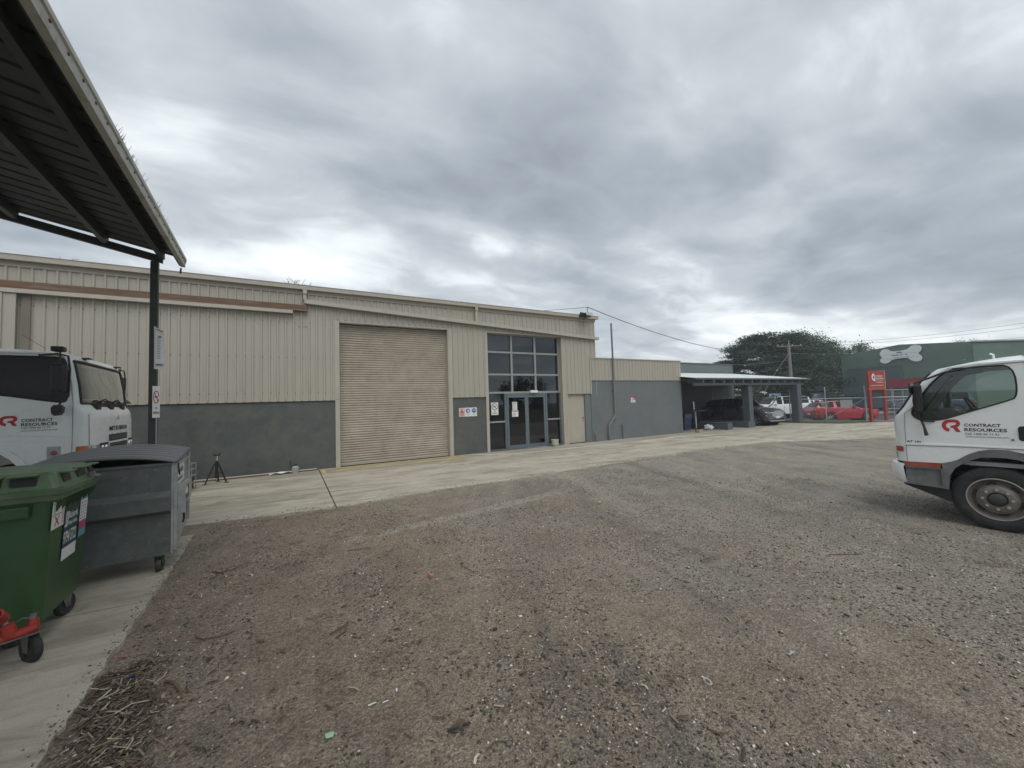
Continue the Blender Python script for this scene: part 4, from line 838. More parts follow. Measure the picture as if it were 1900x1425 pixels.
# arch flare
ao = [(.44, .72), (.44, .81)]+low[2:12]+[(-.52, .55)]
ai = [(-.44, .55), (-.43, .70), (-.38, .80), (-.30, .87), (-.20, .915), (-.10, .932), (.09, .925), (.22, .86), (.33, .755), (.385, .64), (.40, .47), (.43, .47)]
for sg in (1, -1):
    b = B(); b.plate([ao+ai], lambda u, v, w, sg=sg: (u, sg*(hw+.022-w), v), .10); part('wheel_arch', b, M_greypl, T2)
    b = B(); b.plate([[(.43, .47), (.80, .495), (.80, .735), (.44, .735)]], lambda u, v, w, sg=sg: (u, sg*(hw-.012-w), v), .06)
    b.plate([[(.40, .47), (.80, .495), (.80, .525), (.43, .505)]], lambda u, v, w, sg=sg: (u, sg*(hw+.02-w), v), .06); b.plate([[(.405, .50), (.45, .50), (.46, .735), (.42, .735)]], lambda u, v, w, sg=sg: (u, sg*(hw+.018-w), v), .05); b.plate([[(.42, .72), (.80, .72), (.80, .738), (.42, .738)]], lambda u, v, w, sg=sg: (u, sg*(hw+.012-w), v), .05)
    part('step_skirt', b, M_greypl, T2)
    b = B(); b.plate([[(.46, .742), (.81, .742), (.81, .80), (.44, .808)]], lambda u, v, w, sg=sg: (u, sg*(hw+.006-w), v), .05); part('marker_strip', b, M_redlens, T2)
    b = B(); b.box(-.9, .36, sg*hw-sg*.40 if sg > 0 else -hw+.06, sg*hw-.06 if sg > 0 else -hw+.40, .935, .96); part('inner_guard', b, M_black, T2)
    b = B(); b.plate([[(.83, .47), (.41, .30), (.38, .30), (.40, .56), (.84, .56)]], lambda u, v, w, sg=sg: (u, sg*(hw-.03-w), v), .30); part('mud_flap', b, M_black, T2)
    truck_wheel(T2, 0, sg*(hw-.135), .40, .215, .262, sg); 
    truck_wheel(T2, -2.8, sg*(hw-.12), .40, .215, .262, sg)
# bumper wrapping round the nose
b = B(); ts = [math.copysign(abs(-math.cos(PI*i/24))**.8, -math.cos(PI*i/24)) for i in range(25)]
prof = [(.49, -.05), (.54, .0), (.72, .02), (.765, .0), (.77, -.05), (.74, -.07)]
b.grid([[((.80+.20*max(0, 1-abs(t)**5)**.5)+o, -t*(hw+.005)*(1+o*.2), z) for t in ts] for z, o in prof]); part('bumper', b, M_white, T2, smooth=True)
b = B(); b.box(.60, .90, -hw+.14, hw-.14, .50, .735); part('bumper_core', b, M_black, T2)
# amber corner lamp and headlamps on the nose
b = B(); b.grid([[(Xf(t, .78, .94)+.012, -t*(hw+.01), z) for t in (-.999, -.99, -.975, -.95, -.92)] for z in (.94, .975, 1.01)]); b.grid([[(Xf(t, .78, .94)+.012, -t*(hw+.01), z) for t in (.92, .95, .975, .99, .999)] for z in (.94, .975, 1.01)]); part('corner_lamp', b, M_redlens, T2)
for t0, t1 in ((-.9, -.55), (.55, .9)):
    b = B(); b.grid([[(Xf(t, .78, .935)+.01, -t*hw, z) for t in np.linspace(t0, t1, 6)] for z in (.82, .92)]); part('headlight', b, M_chrome, T2)
b = B(); b.grid([[(Xf(t, .78, .935)+.008, -t*hw, z) for t in np.linspace(-.5, .5, 8)] for z in (.86, 1.0)]); part('grille', b, M_black, T2)
# lettering, badge and handle on the door
F2 = lambda x, z: frame((x, hw+.001, z), (-1, 0, 0), (0, 0, 1))
logo_c(F2(.415, 1.238), .165, .165, M_inkr, T2)
lettering('CONTRACT', F2(.218, 1.313), .30, .040, M_ink, T2); lettering('RESOURCES', F2(.218, 1.252), .345, .042, M_ink, T2)
lettering('Call 1300 66 11 91', F2(.215, 1.207), .275, .026, M_inkg, T2); lettering('www.contractresources.com', F2(.215, 1.176), .355, .015, M_inkg, T2); lettering('AT 141', F2(.765, 1.070), .135, .032, M_ink, T2)
b = B(); b.plate([rrect(-.36, -.21, 1.15, 1.33, .03)], lambda u, v, w: (u, hw+.004-w, v), .004); b.box(-.34, -.225, hw, hw+.03, 1.25, 1.30); part('door_handle', b, M_black, T2)
b = B(); b.lathe([(.0001, .0), (.014, .0), (.014, -.006)], 14, (-.165, hw+.006, 1.16), 'y'); part('door_lock', b, M_inkg, T2)
b = B(); b.lathe([(.0001, .0), (.009, .0), (.009, -.006)], 12, (-.165, hw+.0075, 1.16), 'y'); 
# mirror assembly
for sg in (1, -1):
    mr = bpy.data.objects.new('mirror', None); COL.objects.link(mr); mr.parent = T2
    b = B(); b.box(.56, .62, sg*(hw+.10)-.02 if sg > 0 else -hw-.26, sg*(hw+.10)+.14 if sg > 0 else -hw-.08, 1.50, 1.88); part('mirror_head', b, M_black, mr, bevel=.02)
    b = B(); b.lathe([(.001, -.04), (.07, -.03), (.085, .0), (.08, .02), (.001, .025)], 16, (.655, sg*(hw+.10), 1.84), 'x'); part('round_mirror', b, M_black, mr, smooth=True)
    b = B(); b.tube([(.20, sg*(hw+.005), 2.06), (.34, sg*(hw+.03), 2.04), (.50, sg*(hw+.10), 1.96), (.63, sg*(hw+.12), 1.90), (.645, sg*(hw+.12), 1.65), (.62, sg*(hw+.11), 1.42), (.58, sg*(hw+.03), 1.38), (.48, sg*(hw+.004), 1.375)], .013, 8); b.tube([(.60, sg*(hw+.04), 1.40), (.575, sg*(hw+.05), 1.30), (.555, sg*(hw+.06), 1.18)], [.013, .013, .022], 8); b.box(.17, .28, sg*hw-.005, sg*hw+.02, 2.055, 2.085)
    part('mirror_arm', b, M_black, mr, smooth=True)
b = B(); b.tube([(-.05, .6, 2.19), (-.05, .6, 2.24), (-.02, .6, 2.26)], .013, 6); part('roof_fitting', b, M_white, T2, bevel=.01)
b = B()
for x in (.18, .05, -.30, -.42): b.lathe([(.0001, .012), (.012, .010), (.016, 0)], 8, (x, hw-.10, 2.185), 'z')
part('roof_plugs', b, M_inkg, T2)
chassis(T2, -4.2, .5, .40, hw, 1, 2.8)
b = B(); b.box(-4.3, -1.15, -hw, hw, .86, .94); b.box(-4.3, -1.15, hw-.03, hw, .945, 1.3); b.box(-4.3, -1.15, -hw, -hw+.03, .945, 1.3); b.box(-1.2, -1.15, -hw+.031, hw-.031, .945, 2.0); part('tray', b, M_white, T2)

# ---- left truck: larger cab-over, nose to the right
T1 = thing('cabover_truck', 'large white cabover truck with black mirrors parked behind the bins at left', 'truck', (-4.355, 9.34, -.0), 3)
hw = 1.13
rows = [(.55, 1.365, 1.585), (1.2, 1.365, 1.585), (1.70, 1.362, 1.575), (1.84, 1.36, 1.56), (1.90, 1.358, 1.53), (1.95, 1.355, 1.48), (2.00, 1.345, 1.465), (2.3, 1.32, 1.435), (2.60, 1.275, 1.385), (2.70, 1.25, 1.35), (2.755, 1.20, 1.29)]
low = [(1.365, .55), (1.365, 1.0), (1.0, 1.0), (.93, 1.1), (.86, 1.25), (.75, 1.36), (.6, 1.425), (.3, 1.45), (-.3, 1.45), (-.5, 1.40), (-.6, 1.2), (-.85, 1.15)]
low = [(1.365, .55), (.99, .55), (.97, 1.0), (.87, 1.20), (.80, 1.29), (.73, 1.36), (.6, 1.415), (.3, 1.45), (-.3, 1.45), (-.5, 1.40), (-.62, 1.2), (-.85, 1.15)]
win1 = [(.38, 2.70), (.38, 2.17), (.66, 2.135), (1.07, 2.045), (1.26, 2.01), (1.30, 2.08), (1.295, 2.40), (1.275, 2.66), (1.20, 2.695), (.9, 2.70)]
body, Xf = cab(T1, hw, -.85, 2.765, 2.755, .10, rows, 1.36, low, win1, .93, (2.0, 2.66), .8, glass_m=G_cabd, side_m=G_side, zfloor=1.3, zbelt=2.04)
yo = -hw-.0015
b = B(); strake(b, [(1.285, 2.56), (1.33, 2.32), (1.352, 2.02), (1.352, 1.52), (1.345, .6)], yo); strake(b, [(-.3, 2.76), (-.32, 1.5)], yo); strake(b, [(-.8, 2.735), (1.15, 2.735), (1.24, 2.70), (1.285, 2.56)], yo, .012)
sx = [Xf(.92, 1.36, 1.56)]; b.grid([[(Xf(.915+dt, *([r[1:] for r in rows if r[0] >= z][0]))+.010, -(.915+dt)*hw, z) for dt in (0, .006)] for z in (.6, 1.2, 1.45, 1.5, 1.84)])
part('panel_gap', b, M_inkg, body)
for z0_, z1_, dd in ((1.60, 1.52, .012), (1.52, 1.44, .006)):
    b = B(); b.plate([[(-.3, z0_+.07), (.7, z0_-.02), (1.35, z1_), (1.35, z1_-.012), (.7, z0_-.035), (-.3, z0_+.055)]], lambda u, v, w: (u, -(hw+dd-w), v), dd); part('body_crease', b, M_white, body)
b = B(); b.plate([low[2:11]+[(-.55, 1.15), (-.52, 1.18), (-.42, 1.32), (-.28, 1.37), (.3, 1.37), (.56, 1.345), (.68, 1.295), (.76, 1.22), (.82, 1.13), (.90, .98)]], lambda u, v, w: (u, -(hw+.025-w), v), .09); part('wheel_arch', b, M_white, T1)
b = B(); b.box(-.55, .86, -hw+.04, hw-.04, 1.28, 1.31); part('inner_guard', b, M_black, T1)
F1 = lambda x, z: frame((x, -hw-.001, z), (1, 0, 0), (0, 0, 1))
logo_c(F1(.635, 1.695), .175, .145, M_inkr, T1)
lettering('CONTRACT', F1(.845, 1.745), .31, .047, M_ink, T1); lettering('RESOURCES', F1(.845, 1.685), .355, .047, M_ink, T1); lettering('Call 1300 66 11 91', F1(.845, 1.648), .28, .026, M_inkg, T1); lettering('www.contractresources.com', F1(.845, 1.612), .355, .016, M_inkg, T1)
b = B(); b.plate([rrect(1.10, 1.24, 1.20, 1.37, .012)], lambda u, v, w: (u, -(hw+.004-w), v), .004); part('lamp_recess', b, M_galv2, T1)
b = B(); b.lathe([(.0001, -.02), (.03, -.015), (.036, 0)], 16, (1.17, -hw-.004, 1.275), 'y'); part('side_marker', b, M_redlens, T1, smooth=True)
def frontgrid(t0, t1, z0, z1, off, m, name, par=T1, n=10, xs_=1.365, xf=1.58):
    b = B(); b.grid([[(Xf(t, xs_, xf)+off, -t*hw*(1+off*.3), z) for t in np.linspace(t0, t1, n)] for z in (z0, z1)]); return part(name, b, m, par)
for sg in (1, -1):
    a = lambda p, q: (p, q) if sg > 0 else (-q, -p)
    frontgrid(*a(.935, .999), 1.205, 1.35, .010, M_amber, 'indicator'); frontgrid(*a(.74, .93), 1.205, 1.35, .012, M_chrome, 'headlight')
    frontgrid(*a(.46, .735), 1.17, 1.365, .006, M_black, 'lamp_housing')
    for t in (.66, .54): b = B(); b.lathe([(.001, .03), (.04, .022), (.055, 0)], 16, (Xf(t, 1.365, 1.58)+.006, -sg*t*hw, 1.28), 'x'); part('driving_lamp', b, M_chrome, T1, smooth=True)
frontgrid(-.42, .42, 1.375, 1.485, .004, M_black, 'grille_recess'); frontgrid(-.42, .42, 1.12, 1.335, .004, M_black, 'grille_recess')
for z in (1.40, 1.425, 1.45, 1.165, 1.20, 1.235, 1.27, 1.305): frontgrid(-.42, .42, z, z+.010, .012, M_inkg, 'grille_slat')
frontgrid(-.45, .45, 1.34, 1.37, .010, M_white, 'grille_bar'); frontgrid(.424, .455, 1.1, 1.34, .012, M_white, 'grille_bar'); frontgrid(-.455, -.424, 1.1, 1.34, .012, M_white, 'grille_bar')
b = B(); b.grid([[(Xf(t, 1.365, 1.60)+o, -t*(hw+.01), z) for t in np.linspace(-.995, .995, 24)] for z, o in ((.45, -.02), (.5, .05), (1.0, .06), (1.08, .03), (1.09, -.02))]); part('bumper', b, M_white, T1, smooth=True)
fx = 1.585
FF = frame((fx, .40*hw*-1, 1.545), (0, 1, 0), (0, 0, 1))
# front badge lettering follows the flat centre of the nose: reads from the truck's right to its left
lettering('MITSUBISHI', lambda u, v, w=0: (Xf((.40*hw-u)/hw, 1.362, 1.576)+.004+w, -.40*hw+u, 1.545+v), .80*hw, .078, M_ink, T1)
b = B()
for (cx_, cz_) in ((0, .032), (-.030, -.020), (.030, -.020)):
    an_ = math.atan2(cz_, cx_); d = [(cx_*.0+math.cos(an_)*.052, math.sin(an_)*.052), (math.cos(an_+.55)*.030, math.sin(an_+.55)*.030), (0, 0), (math.cos(an_-.55)*.030, math.sin(an_-.55)*.030)]
    b.add([(1.578, p[0], 1.765+p[1]) for p in d], [(0, 1, 2, 3)])
part('badge', b, M_inkr, T1)
# wipers
b = B()
for y0, y1 in ((-.75, -.25), (-.15, .35), (.45, .95)):
    b.tube([(1.49, y0+.05, 1.93), (1.505, (y0+y1)/2, 2.06), (1.49, y1, 2.02)], .012, 6); b.tube([(1.495, y0+.12, 2.03), (1.505, (y0+y1)/2+.1, 2.08), (1.49, y1+.12, 2.03)], .010, 6); b.box(1.44, 1.53, y0-.05, y0+.10, 1.905, 1.955)
part('wiper', b, M_black, T1)
frontgrid(-.90, .90, 1.93, 1.985, -.02, M_black, 'wiper_cowl', xs_=1.35, xf=1.50)
# visor lamps, roof fittings, mirrors
b = B()
for t in (.60, -.70): x = Xf(t, 1.25, 1.35); b.box(x-.02, x+.06, -t*hw-.09, -t*hw+.05, 2.715, 2.735); b.box(x-.02, x+.0, -t*hw-.06, -t*hw-.03, 2.69, 2.73); b.box(x-.02, x+.0, -t*hw+.0, -t*hw+.03, 2.69, 2.73)
part('visor_bracket', b, M_black, T1)
b = B(); b.box(1.04, 1.17, -.85, -.75, 2.84, 2.89); part('roof_vent', b, M_white, T1, bevel=.015)
b = B(); b.tube([(1.0, -.95, 2.84), (.78, -1.0, 3.03)], .003, 5); part('aerial', b, M_black, T1)
for sg in (-1, 1):
    mr = bpy.data.objects.new('mirror', None); COL.objects.link(mr); mr.parent = T1; yo_ = sg*(hw+.20)
    b = B(); b.box(1.20, 1.33, yo_-.09, yo_+.09, 2.17, 2.57); part('mirror_head', b, M_black, mr, bevel=.025)
    b = B(); b.box(1.19, 1.32, yo_-.07, yo_+.07, 2.755, 2.83)
    if sg < 0: part('upper_mirror', b, M_black, mr, bevel=.02)
    b = B(); b.plate([smooth_poly([(1.20, 1.98), (1.32, 1.98), (1.31, 1.83), (1.21, 1.82)], 1)], lambda u, v, w: (u, yo_-.04+w, v), .09); part('lower_mirror', b, M_black, mr)
    b = B(); b.tube([(1.0, sg*hw, 2.72), (1.22, sg*(hw+.15), 2.73), (1.34, sg*(hw+.16), 2.70), (1.36, sg*(hw+.16), 2.5), (1.35, sg*(hw+.16), 2.1), (1.28, sg*(hw+.17), 2.03), (1.26, sg*(hw+.18), 1.95)], .013, 8); b.tube([(1.27, yo_, 2.75), (1.27, yo_, 2.56)], .012, 6); part('mirror_arm', b, M_black, mr, smooth=True)
# things on the dash
b = B(); b.bar((1.30, -.95, 2.06), (1.38, -.55, 2.07), .18, .01); pp = part('dash_papers', b, M_sign, T1)
b = B(); b.bar((1.40, -.95, 2.04), (1.42, -.3, 2.04), .03, .03); part('dash_cloth', b, M_redlens, T1)
b = B(); b.lathe([(.0001, .0), (.045, .0), (.045, .004)], 14, (1.30, -.86, 2.62), 'x'); part('windscreen_sticker', b, M_sign, T1)
for sg in (1, -1): truck_wheel(T1, .0, sg*(hw-.17), .50, .28, .30, sg); truck_wheel(T1, -4.2, sg*(hw-.17), .50, .28, .30, sg)
chassis(T1, -5.6, .9, .50, hw, 1, 4.2)
b = B(); b.box(-5.7, -1.0, -hw, hw, 1.1, 1.2); b.box(-5.7, -1.05, -hw, -hw+.04, 1.205, 1.8); b.box(-5.7, -1.05, hw-.04, hw, 1.205, 1.8); b.box(-1.10, -1.05, -hw+.041, hw-.041, 1.205, 2.2); part('tray', b, M_white, T1)

# ------------------------------------------------------------------ shed canopy at left
sh = thing('shed_canopy', 'dark steel shed canopy with ribbed roof underside sloping over the bins at top left', 'canopy', (-1.62, 8.05, 0), 3.2)
SL = .196      # rise per metre away from the gutter
zs = lambda x: 4.37+(-x)*SL
b = B(); b.box(-.395, -.300, -.10, -.005, .0, 4.215); part('post', b, M_post, sh, bevel=.006)
b = B(); b.box(-.40, -.31, -8.6, -8.5, .0, 4.215); part('post', b, M_post, sh)
for yy in (-.10, -8.6):
    b = B(); b.add([(-6.6, yy, zs(-6.6)-.155), (-.25, yy, zs(-.25)-.155-.06), (-.25, yy+.06, zs(-.25)-.155-.06), (-6.6, yy+.06, zs(-6.6)-.155), (-6.6, yy, zs(-6.6)-.045), (-.25, yy, zs(-.25)-.045-.06), (-.25, yy+.06, zs(-.25)-.045-.06), (-6.6, yy+.06, zs(-6.6)-.045)], [(0, 3, 2, 1), (4, 5, 6, 7), (0, 1, 5, 4), (1, 2, 6, 5), (2, 3, 7, 6), (3, 0, 4, 7)]); part('rafter', b, M_post, sh)
for xx in (-.22, -.86, -1.75, -2.9, -4.1, -5.3, -6.4):
    b = B(); y0_, y1_ = -11.2, (-.102 if xx > -1 else -.104); zt = zs(xx)-.028
    b.box(xx-.005, xx, y0_, y1_, zt-.13, zt); b.box(xx-.065, xx-.005, y0_, y1_, zt-.006, zt-.001); b.box(xx-.065, xx-.005, y0_, y1_, zt-.13, zt-.124); b.box(xx-.067, xx-.061, y0_, y1_, zt-.124, zt-.105); part('purlin', b, M_post, sh)
for i in range(15):
    b = B(); P = []; y0_ = .02-i*.762
    prof = [(0, 0), (.06, 0), (.072, .026), (.10, .026), (.112, 0), (.19, 0), (.31, 0), (.322, .026), (.35, .026), (.362, 0), (.44, 0), (.56, 0), (.572, .026), (.60, .026), (.612, 0), (.70, 0), (.775, 0)]
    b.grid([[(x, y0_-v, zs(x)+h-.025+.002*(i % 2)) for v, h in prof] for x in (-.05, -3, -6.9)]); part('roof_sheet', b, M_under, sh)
b = B(); b.plate([[(-.045, 4.212), (.012, 4.212), (.016, 4.300), (.030, 4.307), (.030, 4.345), (.016, 4.385), (.002, 4.385), (.002, 4.227), (-.045, 4.227)]], lambda u, v, w: (u, .03-w, v), 11.3); part('gutter', b, M_gut, sh)
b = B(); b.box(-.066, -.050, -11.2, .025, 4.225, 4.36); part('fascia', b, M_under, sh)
b = B(); y = .0
r = random.Random(3)
while y > -9:
    b.lathe([(.0001, .010), (.010, .008), (.013, 0)], 7, (.0145, y, 4.28), 'x')
    if r.random() < .35: q = r.uniform(.01, .03); b.lathe([(.0001, .003), (q, .002), (q*.9, 0)], 7, (.0145, y+r.uniform(-.1, .1), 4.27+r.uniform(-.03, .03)), 'x')
    y -= .26+r.uniform(-.03, .03)
part('rivets', b, M_rust, sh, kind='stuff')
b = B(); b.tube([(-.04, .02, 4.19), (-.05, .03, 4.10)], .014, 6); part('torn_flashing', b, M_post, sh)
# grass seedlings growing in the gutter
b = B(); r = random.Random(11)
for y0_, y1_, n_ in ((-3.35, -2.35, 30), (-1.85, -1.2, 9), (-5.3, -5.2, 4)):
    for k in range(n_):
        y = r.uniform(y0_, y1_); h = r.uniform(.03, .15); a = r.uniform(-.5, .5); b.tube([(-.03, y, 4.35), (-.01+.02*a, y+a*h*.3, 4.37+h*.6), (.0+h*.1, y+a*h*.9, 4.37+h)], [.003, .0025, .001], 3)
part('gutter_weeds', b, mat('dry_weed', (.16, .14, .09), .8, var=.2), sh, kind='stuff')
# two signs fixed to the post
def fpost(x, y, z): return (x, y, z)
s1 = thing('post_notice', 'white clipboard style notice sheet fixed high on the canopy post', 'notice', (-1.93, 7.88, 0), 3.2)
b = B(); b.plate([[(0.0, 2.50), (.135, 2.48), (.11, 3.09), (-.005, 3.17)]], lambda u, v, w: (u, -.02-w-.05*u, v), .004); part('backing_board', b, M_sign, s1)
b = B(); b.plate([[(.018, 2.59), (.123, 2.57), (.100, 3.03), (.010, 3.08)]], lambda u, v, w: (u, -.028-w-.08*u, v), .003); part('paper_sheet', b, mat('paper', (.78, .79, .79), .6, var=.04), s1)
b = B()
for i in range(13): z = 2.66+i*.026; b.plate([[(.032, z), (.032+random.uniform(.03, .06), z), (.032+.04, z+.006), (.032, z+.006)]], lambda u, v, w: (u, -.0335-w-.08*u, v), .001)
b.plate([[(.045, 2.99), (.085, 2.985), (.082, 3.01), (.045, 3.015)]], lambda u, v, w: (u, -.0335-w-.08*u, v), .001); part('print', b, M_inkg, s1)
b = B(); b.bar((.02, -.036, 2.565), (.10, -.042, 2.558), .004, .014); b.bar((.02, -.026, 3.12), (.10, -.03, 3.08), .006, .01); part('clip', b, M_black, s1)
s2 = thing('no_smoking_sign', 'narrow white no smoking sign low on the canopy post seen nearly edge on', 'sign', (-1.945, 7.87, 0), 40)
W2 = .095
F = frame((0, 0, 1.745), (1, 0, 0), (0, 0, 1))
b = B(); b.plate([[(0, 0), (W2, 0), (W2, .49), (0, .49)]], lambda u, v, w: F(u, v, -w), .003); part('sign_board', b, M_sign, s2)
b = B(); b.plate([ell(.0475, .32, .040, .10, 0, 345, 22)+ell(.0475, .32, .031, .085, 345, 0, 22)], lambda u, v, w: F(u, v, w+.001), .001); b.plate([[(.022, .385), (.028, .395), (.073, .255), (.067, .245)]], lambda u, v, w: F(u, v, w+.0015), .001); part('prohibition_ring', b, M_inkr, s2)
b = B(); b.plate([[(.022, .315), (.070, .315), (.070, .33), (.022, .33)]], lambda u, v, w: F(u, v, w+.003), .001); part('cigarette', b, M_ink, s2)
lettering('NO', shift(F, .035, .135), .025, .03, M_ink, s2, .002); lettering('SMOKING', shift(F, .010, .06), .075, .035, M_ink, s2, .002)
b = B(); b.tube([(.055, .006, -1.745+.02), (.055, .006, -.0)], .007, 6); part('sign_stake', b, M_galvp, s2, loc=(0, 0, 1.745))

# ------------------------------------------------------------------ green bin
gb = thing('green_bin', 'large dark green four wheeled plastic waste bin with faded lid and stickers', 'bin', (-2.318, 4.83, .016), 3.5)
def ringbox(hx, hy, z, r=.08, n=4, cx_=0, cy_=0):
    return [(cx_+x, cy_+y, z) for x, y in rrect(-hx, hx, -hy, hy, r, n)]
def loft(b, rings, cap=(True, True)):
    n = len(rings[0]); vs = [p for r_ in rings for p in r_]; fs = []
    for i in range(len(rings)-1):
        for k in range(n): fs.append((i*n+k, i*n+(k+1) % n, (i+1)*n+(k+1) % n, (i+1)*n+k))
    if cap[0]: fs.append(tuple(range(n-1, -1, -1)))
    if cap[1]: fs.append(tuple((len(rings)-1)*n+k for k in range(n)))
    b.add(vs, fs)
b = B(); loft(b, [ringbox(.51, .36, .19, .06), ringbox(.555, .40, .205, .06), ringbox(.590, .402, .9, .05), ringbox(.60, .405, 1.06, .05), ringbox(.61, .405, 1.12, .05), ringbox(.61, .405, 1.17, .05)]); part('body', b, M_dgreen, gb, smooth=True, ang=30)
b = B(); loft(b, [ringbox(.63, .405, 1.115, .04), ringbox(.655, .425, 1.135, .04), ringbox(.66, .43, 1.165, .04), ringbox(.67, .44, 1.18, .04), ringbox(.675, .445, 1.215, .04), ringbox(.65, .42, 1.225, .04)]); part('rim', b, M_dgreen2, gb, smooth=True, ang=25)
b = B()
for i in range(7):
    y = -.33+i*.11; b.add([(.59, y-.004, 1.0), (.66, y-.004, 1.115), (.60, y-.004, 1.115), (.59, y+.004, 1.0), (.66, y+.004, 1.115), (.60, y+.004, 1.115)], [(0, 1, 2), (3, 5, 4), (0, 3, 4, 1), (1, 4, 5, 2), (2, 5, 3, 0)])
for i in range(9):
    x = -.5+i*.125; b.add([(x-.004, -.40, 1.0), (x-.004, -.425, 1.115), (x-.004, -.40, 1.115), (x+.004, -.40, 1.0), (x+.004, -.425, 1.115), (x+.004, -.40, 1.115)], [(0, 1, 2), (3, 5, 4), (0, 3, 4, 1), (1, 4, 5, 2), (2, 5, 3, 0)])
part('gusset', b, M_dgreen, gb, kind='stuff')
# lid: raised dome with two recessed grips facing the viewer and three on the side
b = B(); loft(b, [ringbox(.645, .415, 1.226, .04), ringbox(.635, .405, 1.245, .04), ringbox(.61, .375, 1.33, .05), ringbox(.585, .355, 1.352, .06), ringbox(.40, .25, 1.37, .12), ringbox(.15, .1, 1.375, .08)]); lid = part('lid', b, M_dgreen2, gb, smooth=True, ang=22)
b = B()
for (x0, x1) in ((.05, .34), (.38, .52)): b.plate([rrect(x0, x1, .012, .075, .012)], frame((0, -.4085, 1.246), (1, 0, 0), (0, .35, 1)), .004)
for (y0, y1) in ((-.30, -.16), (-.02, .16), (.24, .34)): b.plate([rrect(y0, y1, .012, .075, .012)], frame((.6385, 0, 1.246), (0, 1, 0), (-.29, 0, 1)), .004)
part('grip_recess', b, M_black, gb)
b = B()
for (x0, x1) in ((.04, .35), (.37, .53)): b.bar((x0, -.40, 1.338), (x1, -.40, 1.338), .07, .014)
for (y0, y1) in ((-.31, -.15), (-.03, .17), (.23, .35)): b.bar((.635, y0, 1.336), (.635, y1, 1.336), .07, .014)
part('lid_grip', b, M_dgreen2, gb, bevel=.004)
b = B(); b.tube([(.66, .20, 1.26), (.685, .21, 1.225), (.685, .23, 1.20), (.68, .19, 1.21)], .008, 6); b.box(.64, .68, .185, .225, 1.235, 1.265); part('padlock', b, M_steel, gb, smooth=True)
for x in (.20, -.45):
    b = B(); b.box(x, x+.30, -.46, -.41, 1.02, 1.11); part('front_lug', b, M_dgreen, gb, bevel=.015)
# stickers on the side face (slightly tapering wall)
FS = frame((.5725, -.42, .8), (0, 1, 0), (.018/.2, 0, 1)); FS = (lambda f: (lambda u, v, w=0: f(u, v, w+.004)))(frame((.5875, -.40, .80), (0, 1, .0), (.05, 0, 1)))
def rectp(fr, u0, u1, v0, v1, m, par, name='sticker', w=0.0, sk=0.0):
    b = B(); b.plate([[(u0, v0), (u1, v0+sk), (u1, v1+sk), (u0, v1)]], lambda u, v, ww: fr(u, v, w+ww), .0008); return part(name, b, m, par)
rectp(FS, .01, .235, .09, .315, M_sign, gb); rectp(FS, .015, .18, .198, .203, M_ink, gb, 'print', .0012); rectp(FS, .19, .23, .11, .30, M_pink, gb, 'print', .0012)
b = B(); b.plate([[(.08, .245), (.10, .225), (.135, .285), (.125, .292), (.100, .248), (.088, .255)]], lambda u, v, w: FS(u, v, w+.0012), .0006); part('print', b, M_ink, gb)
b = B(); b.plate([[(.06, .115), (.072, .108), (.145, .185), (.133, .19)]], lambda u, v, w: FS(u, v, w+.0012), .0006); b.plate([[(.133, .108), (.145, .115), (.072, .19), (.06, .185)]], lambda u, v, w: FS(u, v, w+.0018), .0006); part('print', b, M_inkr, gb)
rectp(FS, .25, .53, -.22, .20, mat('deep_teal', (.02, .06, .07), .5), gb)
lettering('JJ', shift(FS, .262, .05), .065, .13, M_sign, gb, .0015); lettering('Richards', shift(FS, .335, .11), .185, .06, M_sign, gb, .0015); lettering('Waste Services', shift(FS, .335, .055), .185, .038, M_sign, gb, .0015); lettering('9794 5722', shift(FS, .262, -.09), .255, .105, M_sign, gb, .0015)
rectp(FS, .25, .53, -.22, -.12, M_sign, gb, 'sticker', .001)
rectp(FS, .575, .735, .22, .29, M_teal, gb); rectp(FS, .575, .735, .03, .22, M_sign, gb); rectp(FS, .575, .735, -.05, .03, M_mag, gb); rectp(FS, .575, .735, -.11, -.05, M_teal, gb)
b = B(); r = random.Random(4)
for i in range(6):
    for j in range(3): u = .595+j*.045; v = .045+i*.028; b.plate([[(u, v), (u+.018, v), (u+.02, v+.012), (u+.004, v+.016)]], lambda a, c, w: FS(a, c, w+.0012), .0006)
for i in range(5): b.plate([[(.03, .215+i*.018), (.065, .215+i*.018), (.065, .221+i*.018), (.03, .221+i*.018)]], lambda a, c, w: FS(a, c, w+.0012), .0006)
part('print', b, M_inkg, gb)
